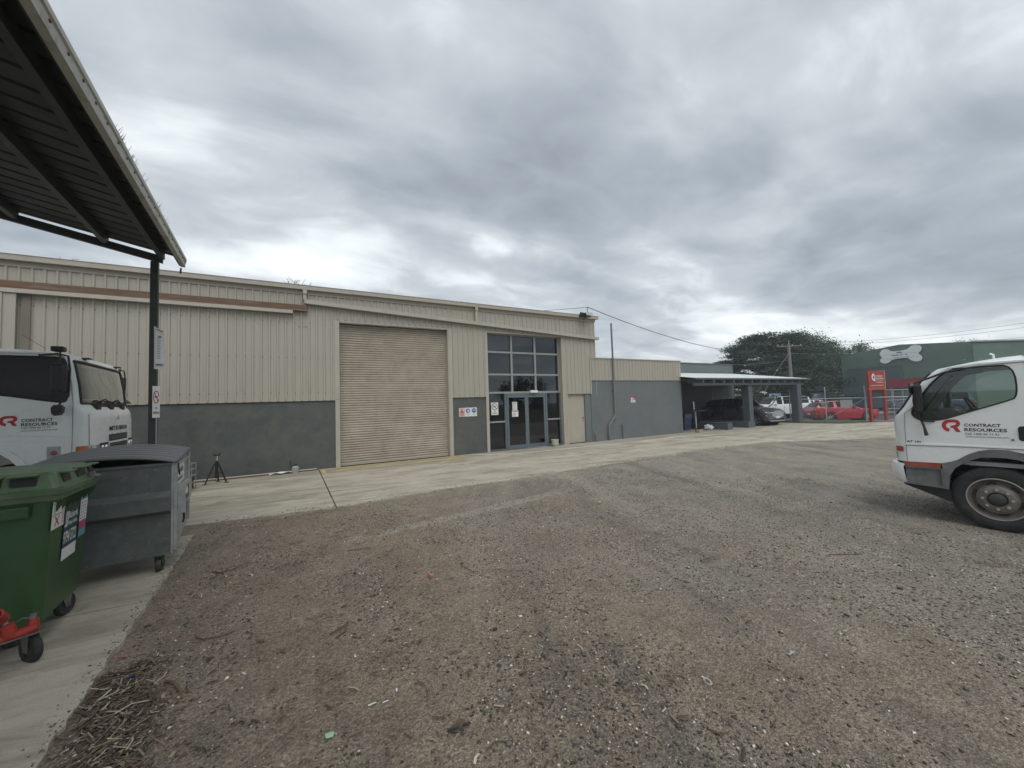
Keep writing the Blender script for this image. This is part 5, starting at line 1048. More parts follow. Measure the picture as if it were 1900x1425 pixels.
def caster(parent, x, y, r, w, htop, yaw=0, m=M_rubber, bracket=M_black):
    c = bpy.data.objects.new('caster', None); COL.objects.link(c); c.parent = parent; c.location = (x, y, 0); c.rotation_euler = (0, 0, rad(yaw))
    b = B(); b.lathe([(r*.55, -w*.5), (r*.9, -w*.5), (r, -w*.25), (r, w*.25), (r*.9, w*.5), (r*.55, w*.5), (r*.5, w*.3), (r*.5, -w*.3)], 28, (0, 0, r), 'y', closed=True); part('tyre', b, m, c, smooth=True)
    b = B(); b.lathe([(.001, -w*.35), (r*.3, -w*.4), (r*.56, -w*.3), (r*.56, w*.3), (r*.3, w*.4), (.001, w*.35)], 20, (0, 0, r), 'y'); part('wheel_centre', b, M_post, c, smooth=True)
    b = B(); 
    for sg in (1, -1): b.plate([[(-.022, r-.02), (.022, r-.02), (.03, htop-.02), (-.05, htop-.02), (-.045, r*1.35)]], lambda u, v, ww, sg=sg: (u, sg*(w*.62)+sg*ww, v), .004)
    b.box(-.05, .035, -w*.7, w*.7, htop-.02, htop-.012); b.lathe([(.012, -w*.8), (.012, w*.8)], 8, (0, 0, r), 'y'); b.box(-.055, .045, -.05, .05, htop-.012, htop)
    part('fork', b, bracket, c); return c
caster(gb, .49, .26, .095, .045, .22, 70, bracket=M_steel); caster(gb, .36, -.20, .095, .045, .21, 40); caster(gb, -.42, -.25, .095, .045, .21); caster(gb, -.42, .25, .095, .045, .21)

# ------------------------------------------------------------------ grey skip bin
kb = thing('grey_skip_bin', 'grey galvanised steel front lift bin with arched ribbed plastic lid', 'bin', (-1.25, 5.85, .016), 4.5)
L_ = 1.22; D_ = 1.06
b = B(); prof = [(0, .19), (.0, .64), (-.085, .69), (-.085, .845), (-.0, .90), (.0, 1.205)]
front = [(v, z) for v, z in prof]
b.plate([front+[(.04, 1.205), (.04, .19)]], lambda u, v, w: (-.02-w, u, v), L_-.04); part('front_panel', b, M_galv, kb)
b = B(); b.box(-L_+.02, -.02, -.012, .03, 1.195, 1.222); part('edge_rail', b, M_galv, kb)
b = B(); b.box(-L_+.02, -.02, -.010, .03, .185, .205); part('edge_rail', b, M_galv, kb)
for x0 in (-.022, -L_):
    b = B(); b.plate([[(0, .19), (D_-.05, .30), (D_, .34), (D_, 1.30), (0, 1.215)]], lambda u, v, w, x0=x0: (x0+w, u, v), .022); sp = part('side_panel', b, M_galv2, kb)
b = B(); b.box(-L_+.02, -.02, D_-.03, D_, .32, 1.30); b.add([(-L_+.02, .03, .195), (-.02, .03, .195), (-.02, D_, .34), (-L_+.02, D_, .34), (-L_+.02, .03, .22), (-.02, .03, .22), (-.02, D_, .36), (-L_+.02, D_, .36)], [(0, 3, 2, 1), (4, 5, 6, 7), (0, 1, 5, 4), (1, 2, 6, 5), (2, 3, 7, 6), (3, 0, 4, 7)]); part('rear_panel', b, M_galv, kb)
b = B(); b.box(-L_+.03, -.03, .05, D_-.04, .9, .92); part('rubbish', b, M_black, kb)
# lifting pocket on the side
b = B(); b.box(0.001, .10, .04, .07, .62, .97); b.box(.001, .045, .07, .98, .66, .69); b.box(.001, .045, .07, .98, .87, .90); b.box(.045, .055, .07, .98, .66, .90); b.box(.001, .03, .0, .035, .22, 1.21); b.box(.001, .03, D_-.035, D_, .34, 1.28); b.box(.001, .025, .036, D_-.036, 1.17, 1.20)
part('lift_pocket', b, M_galv2, kb, bevel=.004)
FK = frame((.0575, .10, .67), (0, 1, 0), (0, 0, 1))
rectp(FK, .25, .60, .03, .20, M_ink, kb, 'sticker'); rectp(FK, .28, .50, .10, .17, M_sign, kb, 'sticker', .001); rectp(FK, .30, .45, .17, .20, M_lime, kb, 'sticker', .0015)
FK2 = frame((.0015, .12, .93), (0, 1, 0), (0, 0, 1)); rectp(FK2, .06, .62, .0, .22, M_sign, kb, 'sticker')
smudge(shift(FK2, .10, .12), .46, .07, M_inkg, kb, 8, 5); smudge(shift(FK2, .10, .03), .46, .05, M_inkg, kb, 9, 6)
b = B(); b.tube([(.03, .02, 1.19), (.05, -.01, 1.12), (.045, .05, 1.07), (.03, .09, 1.14), (.03, .08, 1.20)], .008, 6); part('latch', b, M_black, kb, smooth=True)
b = B(); b.tube([(.05, .32, .62), (.055, .34, .50), (.05, .30, .46)], .012, 6); part('strap', b, M_black, kb, smooth=True)
# arched lid with ribs
b = B(); P = []
for i in range(21):
    u = -1+2*i/20; x = -L_/2+u*(L_/2+.02); z = 1.235+.088*(1-abs(u)**2.2); P.append([(x, y, z+.06*(y+.03)/1.1+(.017 if (j % 4 in (1, 2)) else 0)) for j, y in enumerate(np.linspace(-.03, 1.12, 29))])
b.grid(P); nn_ = len(b.v); lid2 = part('lid', b, M_lidgrey, kb, smooth=True, ang=20)
b = B(); b.tube([(P[i][0][0], P[i][0][1], P[i][0][2]-.008) for i in range(21)], .013, 6); b.tube([(P[-1][j][0], P[-1][j][1], P[-1][j][2]-.01) for j in range(29)], .014, 6); part('lid_lip', b, M_lidgrey, kb, smooth=True)
b = B(); b.add([(P[i][-1][0], P[i][-1][1]-.06, P[i][-1][2]-.01) for i in range(21)]+[(P[i][-1][0], P[i][-1][1]-.06, 1.20) for i in range(21)], [(i, i+1, 22+i, 21+i) for i in range(20)]); part('lid_back', b, M_black, kb)
for x, y in ((-.12, .06), (-.12, .90), (-1.1, .06), (-1.1, .90)):
    caster(kb, x, y, .075, .05, .185 if y < .5 else .30, 82, m=mat('worn_caster', (.055, .045, .038), .7, var=.3) if 'worn_caster' not in MATS else MATS['worn_caster'], bracket=M_post)

# ------------------------------------------------------------------ red trolley leg poking in at the left edge
rt = thing('red_trolley', 'chipped red tubular trolley frame with one rubber caster at the left edge', 'trolley', (-1.80, 4.26, .0), 8)
b = B(); b.tube([(-1.2, -.03, .215), (-.10, .0, .220), (.04, .01, .245), (.125, .015, .262)], [.034, .034, .038, .034], 16); b.tube([(.10, .015, .26), (.102, .016, .325)], [.030, .027], 14); b.tube([(.0, .0, .24), (-.015, -.01, .335)], [.040, .033], 16); part('frame_tube', b, M_redp, rt, smooth=True)
b = B(); b.lathe([(.026, .0), (.042, .0), (.044, .09), (.040, .095), (.032, .09), (.028, .02)], 20); part('socket', b, M_redp, rt, smooth=True, loc=(-.045, .0, .375), rot=(rad(48), rad(-12), 0))
b = B(); b.tube([(-.02, -.01, .335), (-.03, -.01, .355), (-.035, -.0, .40)], .016, 8); b.tube([(.095, .016, .325), (.10, .018, .36)], .020, 8); b.tube([(.09, .01, .335), (.05, .0, .35), (.01, -.0, .32)], .004, 5); b.plate([[(-.20, .205), (.12, .235), (.155, .245), (.15, .232), (-.2, .193)]], lambda u, v, w: (u, -.04+w, v), .09)
part('pin_and_plate', b, M_steel, rt, smooth=True)
caster(rt, .085, .045, .105, .045, .235, -52, bracket=M_steel)
b = B(); b.box(-1.3, -1.2, -.5, .5, .1, .3); part('frame_end', b, M_redp, rt)

# ------------------------------------------------------------------ by the wall: axle stand, crates, bottle jack, pipe, pot
js = thing('axle_stand', 'black tripod axle stand standing against the grey wall', 'axle stand', (-1.78, 12.22, .016), 0)
for a in (-150, -30, 90):
    b = B(); c, s_ = math.cos(rad(a)), math.sin(rad(a)); b.bar((c*.04, s_*.04, .50), (c*.25, s_*.22, .01), .035, .022); part('leg', b, mat('stand_black', (.022, .018, .018), .5, var=.4, vs=20, col2=(.10, .05, .04), c2=(.55, .7), c2s=20) if 'stand_black' not in MATS else MATS['stand_black'], js)
    b = B(); b.box(c*.25-.05, c*.25+.05, s_*.22-.03, s_*.22+.03, 0, .012); part('foot', b, M_rust, js)
b = B(); b.tube([(0, 0, .12), (0, 0, .56)], .032, 10); b.bar((-.13, 0, .26), (.13, 0, .26), .015, .015); part('centre_tube', b, MATS['stand_black'], js)
b = B(); b.tube([(0, 0, .56), (0, 0, .68)], .024, 10); part('ratchet_post', b, M_chrome, js)
b = B(); b.plate([[(-.06, .68), (.06, .68), (.085, .76), (.07, .76), (.045, .715), (-.045, .715), (-.06, .745), (-.075, .74)]], lambda u, v, w: (u, -.03+w, v), .06); part('saddle', b, MATS['stand_black'], js)
ck = thing('stacked_wire_crates', 'stack of dark wire crates on the concrete behind the grey bin', 'crates', (-2.42, 11.55, .016), -8)
b = B()
for z in (0.02, .16, .32, .47, .60):
    for (p, q) in (((-.3, -.25), (.28, -.25)), ((.28, -.25), (.28, .25)), ((.28, .25), (-.3, .25)), ((-.3, .25), (-.3, -.25))): b.bar((p[0], p[1], z), (q[0], q[1], z), .018, .018)
for x, y in ((-.3, -.25), (.28, -.25), (.28, .25), (-.3, .25), (0, -.25), (.28, 0), (.14, -.25), (-.15, -.25)): b.bar((x, y, 0), (x, y, .6), .014, .014)
part('wire_frame', b, M_galv2, ck)
b = B(); b.box(-.27, .25, -.22, .22, .0, .14); b.box(-.27, .25, -.22, .22, .18, .30); part('crate_tub', b, M_black, ck, bevel=.01)
bj = thing('spray_bottle', 'small clear bottle with a dark trigger top standing at the foot of the grey wall', 'bottle', (-.05, 12.62, .016))
b = B(); b.lathe([(.0001, .0), (.09, .0), (.095, .03), (.095, .15), (.06, .19), (.04, .20)], 18); part('bottle', b, mat('cloudy_plastic', (.30, .31, .30), .3, var=.2), bj, smooth=True)
b = B(); b.lathe([(.045, .20), (.045, .24), (.0001, .24)], 14); b.tube([(-.09, 0, .10), (-.13, 0, .28), (-.12, 0, .36)], .012, 6); b.tube([(-.12, 0, .2), (-.03, 0, .21)], .02, 6); part('trigger_top', b, M_black, bj, smooth=True)
rg = thing('white_rag', 'crumpled white rag on the concrete left of the spray bottle', 'rag', (-.40, 12.55, .016), 10)
b = B(); b.grid([[(x, y, .02+.04*math.exp(-((x)**2*9+(y*4)**2))*(1+.5*math.sin(x*20+y*30))) for y in np.linspace(-.06, .06, 7)] for x in np.linspace(-.28, .28, 18)]); part('rag', b, M_sign, rg, smooth=True)
hp = thing('wall_foot_pipe', 'thin pale pipe and dark hose running along the foot of the grey wall', 'pipe', (0, 0, 0))
b = B(); b.tube([(-3.2, 12.72, .06), (-1.6, 12.74, .045), (-.3, 12.76, .045), (.5, 12.78, .045)], .022, 6); part('pipe', b, M_tan2, hp, smooth=True)
b = B(); b.tube([(-3.2, 12.66, .03), (-2.0, 12.64, .03), (-1.1, 12.67, .03), (-.2, 12.66, .03), (.1, 12.70, .03), (.52, 12.70, .03)], .02, 6); part('hose', b, M_rust, hp, smooth=True)
pot = thing('concrete_pot', 'small round white pot on a short post by the right glass sidelight', 'pot', (8.95, 12.62, .016))
b = B(); b.lathe([(.0001, .06), (.13, .06), (.135, .10), (.14, .235), (.15, .24), (.15, .275), (.12, .275), (.11, .2), (.0001, .2)], 22); b.lathe([(.10, .0), (.08, .06)], 16); part('pot', b, mat('old_white_pot', (.42, .40, .35), .6, var=.2, vs=8), pot, smooth=True)

# ------------------------------------------------------------------ wall and glass signs
def sign(name, label, x0, x1, z0, z1, y, m=M_sign, cat='sign', t=.004):
    o = thing(name, label, cat, (x0, y, z0)); b = B(); b.box(0, x1-x0, -t, 0, 0, z1-z0); part('sign_board', b, m, o); return o, frame((0, -t-.001, 0), (1, 0, 0), (0, 0, 1)), x1-x0, z1-z0
def ring(fr, c, r1, r2, m, par, name='ring'): b = B(); b.plate([ell(c[0], c[1], r1, r1, 0, 350, 24)+ell(c[0], c[1], r2, r2, 350, 0, 24)], lambda u, v, w: fr(u, v, w), .001); return part(name, b, m, par)
def dot(fr, c, r, m, par, w=0): b = B(); b.plate([ell(c[0], c[1], r, r, 0, 345, 23)], lambda u, v, ww: fr(u, v, ww+w), .001); return part('print', b, m, par)
YB = WY+.03
o, fr, w, h = sign('hazard_sign', 'pink and white warning triangle sign, leftmost of three on the grey pier', 5.03, 5.255, 1.36, 1.675, YB, M_pink)
b = B(); b.plate([[(.03, .12), (w-.03, .12), (w/2, .29)], [(.065, .14), (w-.065, .14), (w/2, .245)]], lambda u, v, ww: fr(u, v, ww), .001); part('triangle', b, M_inkr, o); dot(fr, (w/2, .165), .028, M_ink, o); rectp(fr, .04, w-.04, .07, .085, M_inkr, o, 'print'); rectp(fr, .05, w-.05, .04, .055, M_inkr, o, 'print')
for nm, lb, x0 in (('glove_sign', 'white sign with a blue circle and hand symbol, middle of three on the grey pier', 5.262), ('goggles_sign', 'white sign with a blue circle and goggles symbol, rightmost of three on the grey pier', 5.496)):
    o, fr, w, h = sign(nm, lb, x0, x0+.228, 1.36, 1.675, YB); dot(fr, (w/2, .205), .085, M_inkb, o)
    if nm[1] == 'l':
        b = B(); b.plate([[(.10, .15), (.145, .15), (.155, .20), (.175, .235), (.16, .24), (.14, .215), (.135, .26), (.12, .26), (.115, .22), (.105, .25), (.092, .245), (.10, .2)]], lambda u, v, ww: fr(u, v, ww+.0015), .001); part('print', b, M_sign, o)
    else:
        rectp(fr, .065, .165, .195, .235, M_sign, o, 'print', .0015); rectp(fr, .075, .110, .202, .228, M_inkb, o, 'print', .003); rectp(fr, .120, .155, .202, .228, M_inkb, o, 'print', .003)
    rectp(fr, .05, w-.05, .07, .085, M_inkg, o, 'print'); rectp(fr, .07, w-.07, .04, .05, M_inkg, o, 'print')
o, fr, w, h = sign('no_smoking_poster', 'large white no smoking poster on the left glass sidelight', 6.41, 6.71, 1.36, 1.83, YG-.006)
ring(fr, (w/2, .31), .13, .108, M_ink, o); b = B(); b.plate([[(.06, .39), (.075, .405), (.24, .235), (.225, .22)]], lambda u, v, ww: fr(u, v, ww+.0015), .001); b.plate([[(.08, .295), (.20, .295), (.20, .32), (.08, .32)]], lambda u, v, ww: fr(u, v, ww+.0025), .001); b.plate([[(.19, .33), (.2, .33), (.21, .37), (.2, .37)]], lambda u, v, ww: fr(u, v, ww+.0025), .001); part('print', b, M_ink, o)
lettering('NO', shift(fr, w/2-.03, .11), .06, .04, M_ink, o, .001); lettering('SMOKING', shift(fr, .04, .05), w-.08, .042, M_ink, o, .001)
o, fr, w, h = sign('door_notice', 'upper tall white notice with black heading on the left entry door', 7.30, 7.51, 1.51, 1.83, YG-.07)
smudge(shift(fr, .03, h-.055), w-.06, .032, M_ink, o, 6, 9); b = B(); 
for i in range(8): b.plate([[(.03, .03+i*.028), (w-.03-.02*(i % 3), .03+i*.028), (w-.03-.02*(i % 3), .038+i*.028), (.03, .038+i*.028)]], lambda u, v, ww: fr(u, v, ww), .001)
part('print', b, M_teal, o)
o, fr, w, h = sign('door_notice', 'lower white notice with red heading line on the left entry door', 7.27, 7.55, 1.255, 1.495, YG-.07)
rectp(fr, .02, w-.02, h-.045, h-.02, M_inkr, o, 'print'); b = B()
for i in range(4): b.plate([[(.03, .03+i*.035), (.15, .03+i*.035), (.15, .042+i*.035), (.03, .042+i*.035)]], lambda u, v, ww: fr(u, v, ww), .001)
part('print', b, M_inkg, o)
o, fr, w, h = sign('annex_sign', 'small red and white sign alone on the blue grey annex wall', 13.50, 13.79, 1.64, 1.885, WY+.004)
rectp(fr, .0, w, h*.45, h, M_inkr, o, 'print'); rectp(fr, .02, w*.42, h*.5, h*.92, M_sign, o, 'print', .0012); smudge(shift(fr, .05, .04), .19, .04, M_inkg, o, 6, 7); smudge(shift(fr, .155, .14), .10, .05, M_sign, o, 3, 8)

# ------------------------------------------------------------------ cars
def car(name, label, cat, loc, heading, L, Wd, H, kind, paint, clear=.2, wr=.33, group=None, wb=None, hood=.92, plate=None, rimm=M_alloy):
    """heading: azimuth the nose points to, from +Y towards +X"""
    T = thing(name, label, cat, loc, 90-heading, group); hw = Wd/2; wb = wb or L*.585; xf = L/2; fa = wb/2+(.02 if kind != 'suv' else .045)*L; ra = fa-wb
    # stations: x, belt z, half roof width, roof z
    if kind == 'hatch': top = [(xf, .55*H, 0), (xf-.08, hood*.62, 0), (xf-.5, hood*.93, 0), (xf-1.05, hood, 0), (xf-1.15, hood+.02, 0), (xf-1.9, H*.965, 1), (xf-2.4, H, 1), (-xf+.75, H*.965, 1), (-xf+.45, H*.92, 1), (-xf+.06, hood+.08, 0), (-xf, hood*.9, 0)]
    elif kind == 'suv': top = [(xf, .45*H, 0), (xf-.05, hood*.80, 0), (xf-.35, hood*.97, 0), (xf-1.0, hood+.03, 0), (xf-1.15, hood+.05, 0), (xf-1.85, H*.96, 1), (xf-2.3, H, 1), (-xf+.9, H*.975, 1), (-xf+.45, H*.94, 1), (-xf+.08, hood+.12, 0), (-xf, hood*.95, 0)]
    else: top = [(xf, .55*H, 0), (xf-.06, hood*.9, 0), (xf-.4, hood*.98, 0), (xf-1.15, hood+.04, 0), (xf-1.25, hood+.06, 0), (xf-1.85, H*.965, 1), (xf-2.3, H, 1), (-xf+.5, H*.985, 1), (-xf+.25, H*.95, 1), (-xf+.05, hood+.15, 0), (-xf, hood, 0)]
    xs = sorted(set([round(float(v), 3) for v in np.linspace(-xf, xf, 70)]+[p[0] for p in top]))
    def tz(x):
        for (a, c) in zip(top[:-1], top[1:]):
            if c[0] <= x <= a[0]: t = (a[0]-x)/(a[0]-c[0]) if a[0] != c[0] else 0; return a[1]+(c[1]-a[1])*t
        return top[-1][1]
    def belt(x): return min(tz(x)-.005, hood+.03+(.10*(1-(x+xf)/L)))
    def pw(x): t = x/xf; return hw*(1-.10*abs(t)**5-.05*max(0, t)**8)
    def sill(x):
        z = clear+(.06*max(0, abs(x)/xf-.8)*5)
        for a in (fa, ra):
            d = abs(x-a); R = wr+.055
            if d < R: z = max(z, wr+math.sqrt(R*R-d*d)-.01)
        return z
    rings = []
    for x in xs:
        T_ = tz(x); bl = belt(x); w = pw(x); s_ = sill(x); s_ = min(s_, bl-.05); roofw = w*.78 if T_-bl > .25 else w*(.86-.14*min(1, max(0, (T_-bl)/.25)))
        mid = s_+(bl-s_)*.55
        half = [(0, s_), (w*.90, s_), (w*.985, s_+.03), (w, max(mid, s_+.04)), (w*.975, max(mid, s_+.04)+(bl-max(mid, s_+.04))*.8), (w*.94, bl), (roofw+.015, T_-.035 if T_-bl > .1 else bl+(T_-bl)*.6), (roofw*.86, T_-.003), (0, T_)]
        rings.append([(x, -y, z) for y, z in half]+[(x, y, z) for y, z in half[-2:0:-1]])
    n = len(rings[0]); body = B(); gl = B(); vs = [p for r_ in rings for p in r_]; body.v = list(vs); 
    gidx = []
    for i in range(len(rings)-1):
        xm = (xs[i]+xs[i+1])/2; tall = tz(xm)-belt(xm) > .16
        for k in range(n):
            f = (i*n+k, (i+1)*n+k, (i+1)*n+(k+1) % n, i*n+(k+1) % n)
            side = k in (5, n-6)
            slope = (tz(xs[i+1])-tz(xs[i]))/(xs[i+1]-xs[i]+1e-6)
            isg = False
            if side and tall:
                pill = [xf-2.0 if kind != 'hatch' else xf-2.02, -.30 if kind != 'ute' else -.15, -xf+.95 if kind != 'ute' else -xf+1.2]
                isg = not (abs(xm-(fa-1.42)) < .05 or abs(xm-(ra+.40)) < .07) and xm > -xf+.35 and (slope > -.9)
                if kind == 'ute' and xm < ra-.1 and xm > -xf+.35: isg = True
            if k in (6, 7, n-8, n-7) and abs(slope) > .38 and tz(xm) > hood+.12 and tz(xm) < H*.965: isg = k in (6, 7, n-8, n-7) and (k in (7, n-8) or True) and (slope < 0 or True)
            (gidx if isg else body.f).append(f)
    body.f += [tuple(range(n-1, -1, -1)), tuple((len(rings)-1)*n+k for k in range(n))]
    part('body', body, paint, T, smooth=True, ang=28)
    gl.v = list(vs); gl.f = gidx; me = bpy.data.meshes.new('window_glass'); me.from_pydata(gl.v, [], gl.f); bm = bmesh.new(); bm.from_mesh(me); bmesh.ops.delete(bm, geom=[v for v in bm.verts if not v.link_faces], context='VERTS'); bmesh.ops.recalc_face_normals(bm, faces=bm.faces); [setattr(f, 'smooth', True) for f in bm.faces]; bm.to_mesh(me); bm.free(); me.materials.append(M_carglass); link('window_glass', me, T)
    b = B(); b.box(-xf+.25, xf-.25, -hw+.08, hw-.08, clear-.03, clear+.25); 
    for a in (fa, ra): b.tube([(a, -hw+.03, wr), (a, hw-.03, wr)], wr+.02, 16)
    part('underbody', b, M_black, T)
    b = B()
    for sg in (1, -1):
        for a in (fa, ra):
            arc = [(a+(wr+.055)*math.cos(q), sg*(pw(a)-.005), wr+(wr+.055)*math.sin(q)) for q in [PI*i/12 for i in range(13)]]; b.tube(arc, .022, 6)
        b.bar((ra+wr+.1, sg*(hw-.015), clear+.05), (fa-wr-.1, sg*(hw-.015), clear+.05), .10, .05, up=(0, 0, 1))
    part('arch_trim', b, M_black if kind != 'hatch' else paint, T)
    for sg in (1, -1):
        for a in (fa, ra):
            wl = bpy.data.objects.new('wheel', None); COL.objects.link(wl); wl.parent = T; wl.location = (a, sg*(hw-.11), wr)
            b = B(); b.lathe([(wr*.66, -.10*sg), (wr*.95, -.10*sg), (wr, -.06*sg), (wr, .06*sg), (wr*.95, .10*sg), (wr*.68, .105*sg), (wr*.66, .08*sg)], 28, axis='y'); part('tyre', b, M_rubber, wl, smooth=True)
            b = B(); b.lathe([(wr*.67, .09*sg), (wr*.64, .10*sg), (wr*.60, .06*sg)], 24, axis='y')
            for q in range(5):
                t_ = 2*PI*q/5+.3; 
                for dq in (-.16, .16): b.bar((0, .07*sg, 0), (math.cos(t_+dq)*wr*.63, .085*sg, math.sin(t_+dq)*wr*.63), .025, .03, up=(0, 1, 0))
            b.lathe([(.05, .09*sg), (.001, .095*sg)], 10, axis='y'); part('rim', b, rimm, wl)
            b = B(); b.disc((0, .03*sg, 0), wr*.66, 'y', 20); part('brake_backing', b, M_black, wl)
    for sg in (1, -1):
        b = B(); b.plate([smooth_poly([(hw*.52, hood*.72), (hw*.93, hood*.76), (hw*.98, hood*.84), (hw*.55, hood*.80)], 1)], lambda u, v, w, sg=sg: (xf-.035-.20*((u/hw)**4)+w, sg*u, v), .05); part('headlight', b, M_chrome, T)
        b = B(); b.plate([smooth_poly([(hw*.62, hood*.82), (hw*.93, hood*.80), (hw*.95, hood*1.0), (hw*.72, hood*.96)], 1)], lambda u, v, w, sg=sg: (-xf+.14-.0*u-w, sg*u, v), .16); part('tail_light', b, M_redlens, T)
        b = B(); mx_ = fa-.78; b.box(mx_-.10, mx_+.06, sg*(hw+.02)-.09, sg*(hw+.02)+.09, hood+.03, hood+.16); part('wing_mirror', b, paint, T, bevel=.03)
        b = B()
        for hx in (fa-1.35, ra+.55): b.box(hx-.09, hx+.09, sg*(hw-.02)-.012, sg*(hw-.02)+.012, hood-.10, hood-.075)
        part('door_handle', b, paint, T)
        b = B()
        for hx in (fa-.55, fa-1.48, ra+.38): b.box(hx-.004, hx+.004, sg*(hw-.03)-.034, sg*(hw-.03)+.034, clear+.12, hood-.01)
        part('door_gap', b, M_black, T)
    b = B(); b.plate([smooth_poly([(-hw*.50, hood*.50), (hw*.50, hood*.50), (hw*.56, hood*.82), (-hw*.56, hood*.82)], 1)], lambda u, v, w: (xf-.03+w, u, v), .04); part('grille', b, M_galvp if kind == 'suv' else M_black, T)
    if kind == 'suv':
        b = B(); lp_ = smooth_poly([(-hw*.52, hood*.48), (hw*.52, hood*.48), (hw*.58, hood*.84), (-hw*.58, hood*.84)], 1); b.tube([(xf+.012, u, v) for u, v in lp_+lp_[:2]], .016, 6); part('grille_surround', b, M_chrome, T)
        for sg in (1, -1):
            b = B(); b.plate([[(hw*.60, hood*.30), (hw*.80, hood*.34), (hw*.93, hood*.62), (hw*.82, hood*.66), (hw*.66, hood*.46)]], lambda u, v, w, sg=sg: (xf-.06-.16*((u/hw)**4)+w, sg*u, v), .06); part('bumper_blade', b, M_silver, T)
        b = B(); b.plate([[(-hw*.75, clear+.02), (hw*.75, clear+.02), (hw*.70, clear+.07), (-hw*.70, clear+.07)]], lambda u, v, w: (xf-.02+w, u, v), .03); part('skid_plate', b, M_silver, T)
    b = B(); b.plate([[(-hw*.72, clear+.06), (hw*.72, clear+.06), (hw*.66, hood*.42), (-hw*.66, hood*.42)]], lambda u, v, w: (xf-.05+w, u, v), .05); part('lower_intake', b, M_black, T)
    b = B(); b.box(xf, xf+.015, -.18, .18, hood*.43, hood*.43+.11); b.box(-xf-.02, -xf+.02, -.18, .18, hood*.52, hood*.52+.11); part('number_plate', b, M_sign, T)
    b = B(); b.box(-xf-.015, -xf+.1, -hw*.85, hw*.85, clear+.03, clear+.16); part('rear_bumper', b, M_black, T)
    return T
suv = car('grey_suv', 'dark grey suv parked nose out under the carport beside the square post', 'car', (24.20, 14.05, .016), 184, 4.35, 1.84, 1.62, 'suv', M_greycar, clear=.24, wr=.345, hood=.98)
car('red_hatchback', 'red hatchback parked in the street behind the mesh fence', 'car', (34.15, 12.75, -.235), 130, 3.95, 1.72, 1.45, 'hatch', M_redcar, clear=.19, wr=.32, hood=.90)
car('white_wagon', 'white four wheel drive wagon with black snorkel parked beyond the carport posts', 'car', (36.3, 17.9, -.235), 300, 4.9, 1.85, 1.86, 'ute', M_white2, clear=.32, wr=.38, hood=1.12)
car('silver_sedan', 'silver hatchback just visible between the white wagon and the grey suv', 'car', (43.6, 23.8, -.235), 150, 4.2, 1.75, 1.45, 'hatch', M_silver, clear=.19, wr=.32, hood=.90)
car('blue_wagon', 'dark blue wagon in the street behind the truck nose and gate', 'car', (45.2, 10.9, -.235), 332, 4.7, 1.86, 1.8, 'ute', M_bluecar, clear=.28, wr=.37, hood=1.08)
car('white_hatchback', 'small white hatchback parked in the street behind the red hatchback', 'car', (43.0, 17.4, -.235), 150, 3.9, 1.7, 1.42, 'hatch', M_white2, clear=.19, wr=.31, hood=.88)
# snorkel of the white wagon
for o in list(COL.objects):
    if o.name == 'white_wagon':
        b = B(); b.tube([(1.35, .93, 1.05), (1.0, .90, 1.25), (.55, .80, 1.78), (.60, .78, 1.92)], .045, 8); part('snorkel', b, M_black, o, smooth=True)
        b = B(); b.box(-1.9, .35, -.62, .62, 1.875, 1.90); part('roof_rack', b, M_black, o)

# ------------------------------------------------------------------ fence, gate and signs at the street
fd = Vector((math.sin(rad(152)), math.cos(rad(152)), 0)); fo = Vector((29.4, 9.7, 0))
def FP(a, z=0, c=0): p = fo+fd*a+Vector((fd.y, -fd.x, 0))*c; return (p.x, p.y, z)
fe = thing('mesh_fence', 'galvanised chain link fence with top rail along the street side of the yard', 'fence', (0, 0, 0))
for i, a in enumerate((-10.5, -8.1, -5.8, -3.65, -1.85, 0.0)):
    b = B(); b.tube([FP(a, 0), FP(a, 1.9), FP(a, 2.15, -.06)], .032 if i < 5 else .045, 8); part('fence_post', b, M_galvp, fe, smooth=True)
b = B(); b.tube([FP(-10.5, 1.44), FP(2.0, 1.44)], .024, 8); b.tube([FP(-10.5, .08), FP(2.0, .08)], .014, 6); part('rail', b, M_galvp, fe, smooth=True)
b = B(); b.tube([FP(-2.0, .1), FP(-.05, 1.35)], .018, 6); part('brace', b, M_galvp, fe)
def mesh_wire(par, P, a0, a1, z0, z1, s=.075, r=.0022):
    b = B(); n = int((a1-a0+(z1-z0))/s)
    def bar(p, q): b.bar(p, q, r*2, r*2)
    for i in range(n+1):
        c = a0+i*s; t0, t1 = c, c-(z1-z0); za, zb = z0, z1
        if t0 > a1: za = z0+(t0-a1); t0 = a1
        if t1 < a0: zb = z1-(a0-t1); t1 = a0
        if zb > za: bar(P(t0, za), P(t1, zb, .004)); 
        u0, u1 = c-(z1-z0), c; za, zb = z0, z1
        if u0 < a0: za = z0+(a0-u0); u0 = a0
        if u1 > a1: zb = z1-(u1-a1); u1 = a1
        if zb > za: bar(P(u0, za), P(u1, zb, -.004))
    part('wire_mesh', b, M_galvp, par)
mesh_wire(fe, FP, -10.5, 2.0, .08, 1.44, .10, .0013)
for z in (1.62, 1.80, 1.98): b = B(); b.tube([FP(-10.5, z, -.03), FP(0, z, -.03)], .004, 4); part('strand', b, M_galvp, fe)
bo = thing('blank_board', 'blank grey rectangular board wired to the mesh fence', 'board', FP(-1.14, .88, -.05), 90-152)
b = B(); b.box(0, .56, -.01, .0, 0, .46); part('board', b, mat('grey_board', (.40, .42, .40), .6, var=.06), bo)
gt = thing('yard_gate', 'open galvanised mesh gate standing right of the red entrance sign', 'gate', (29.95, 9.02, 0))
gd = Vector((math.sin(rad(112)), math.cos(rad(112)), 0)); GP = lambda a, z=0, c=0: tuple(Vector((0, 0, z))+gd*a+Vector((gd.y, -gd.x, 0))*c)
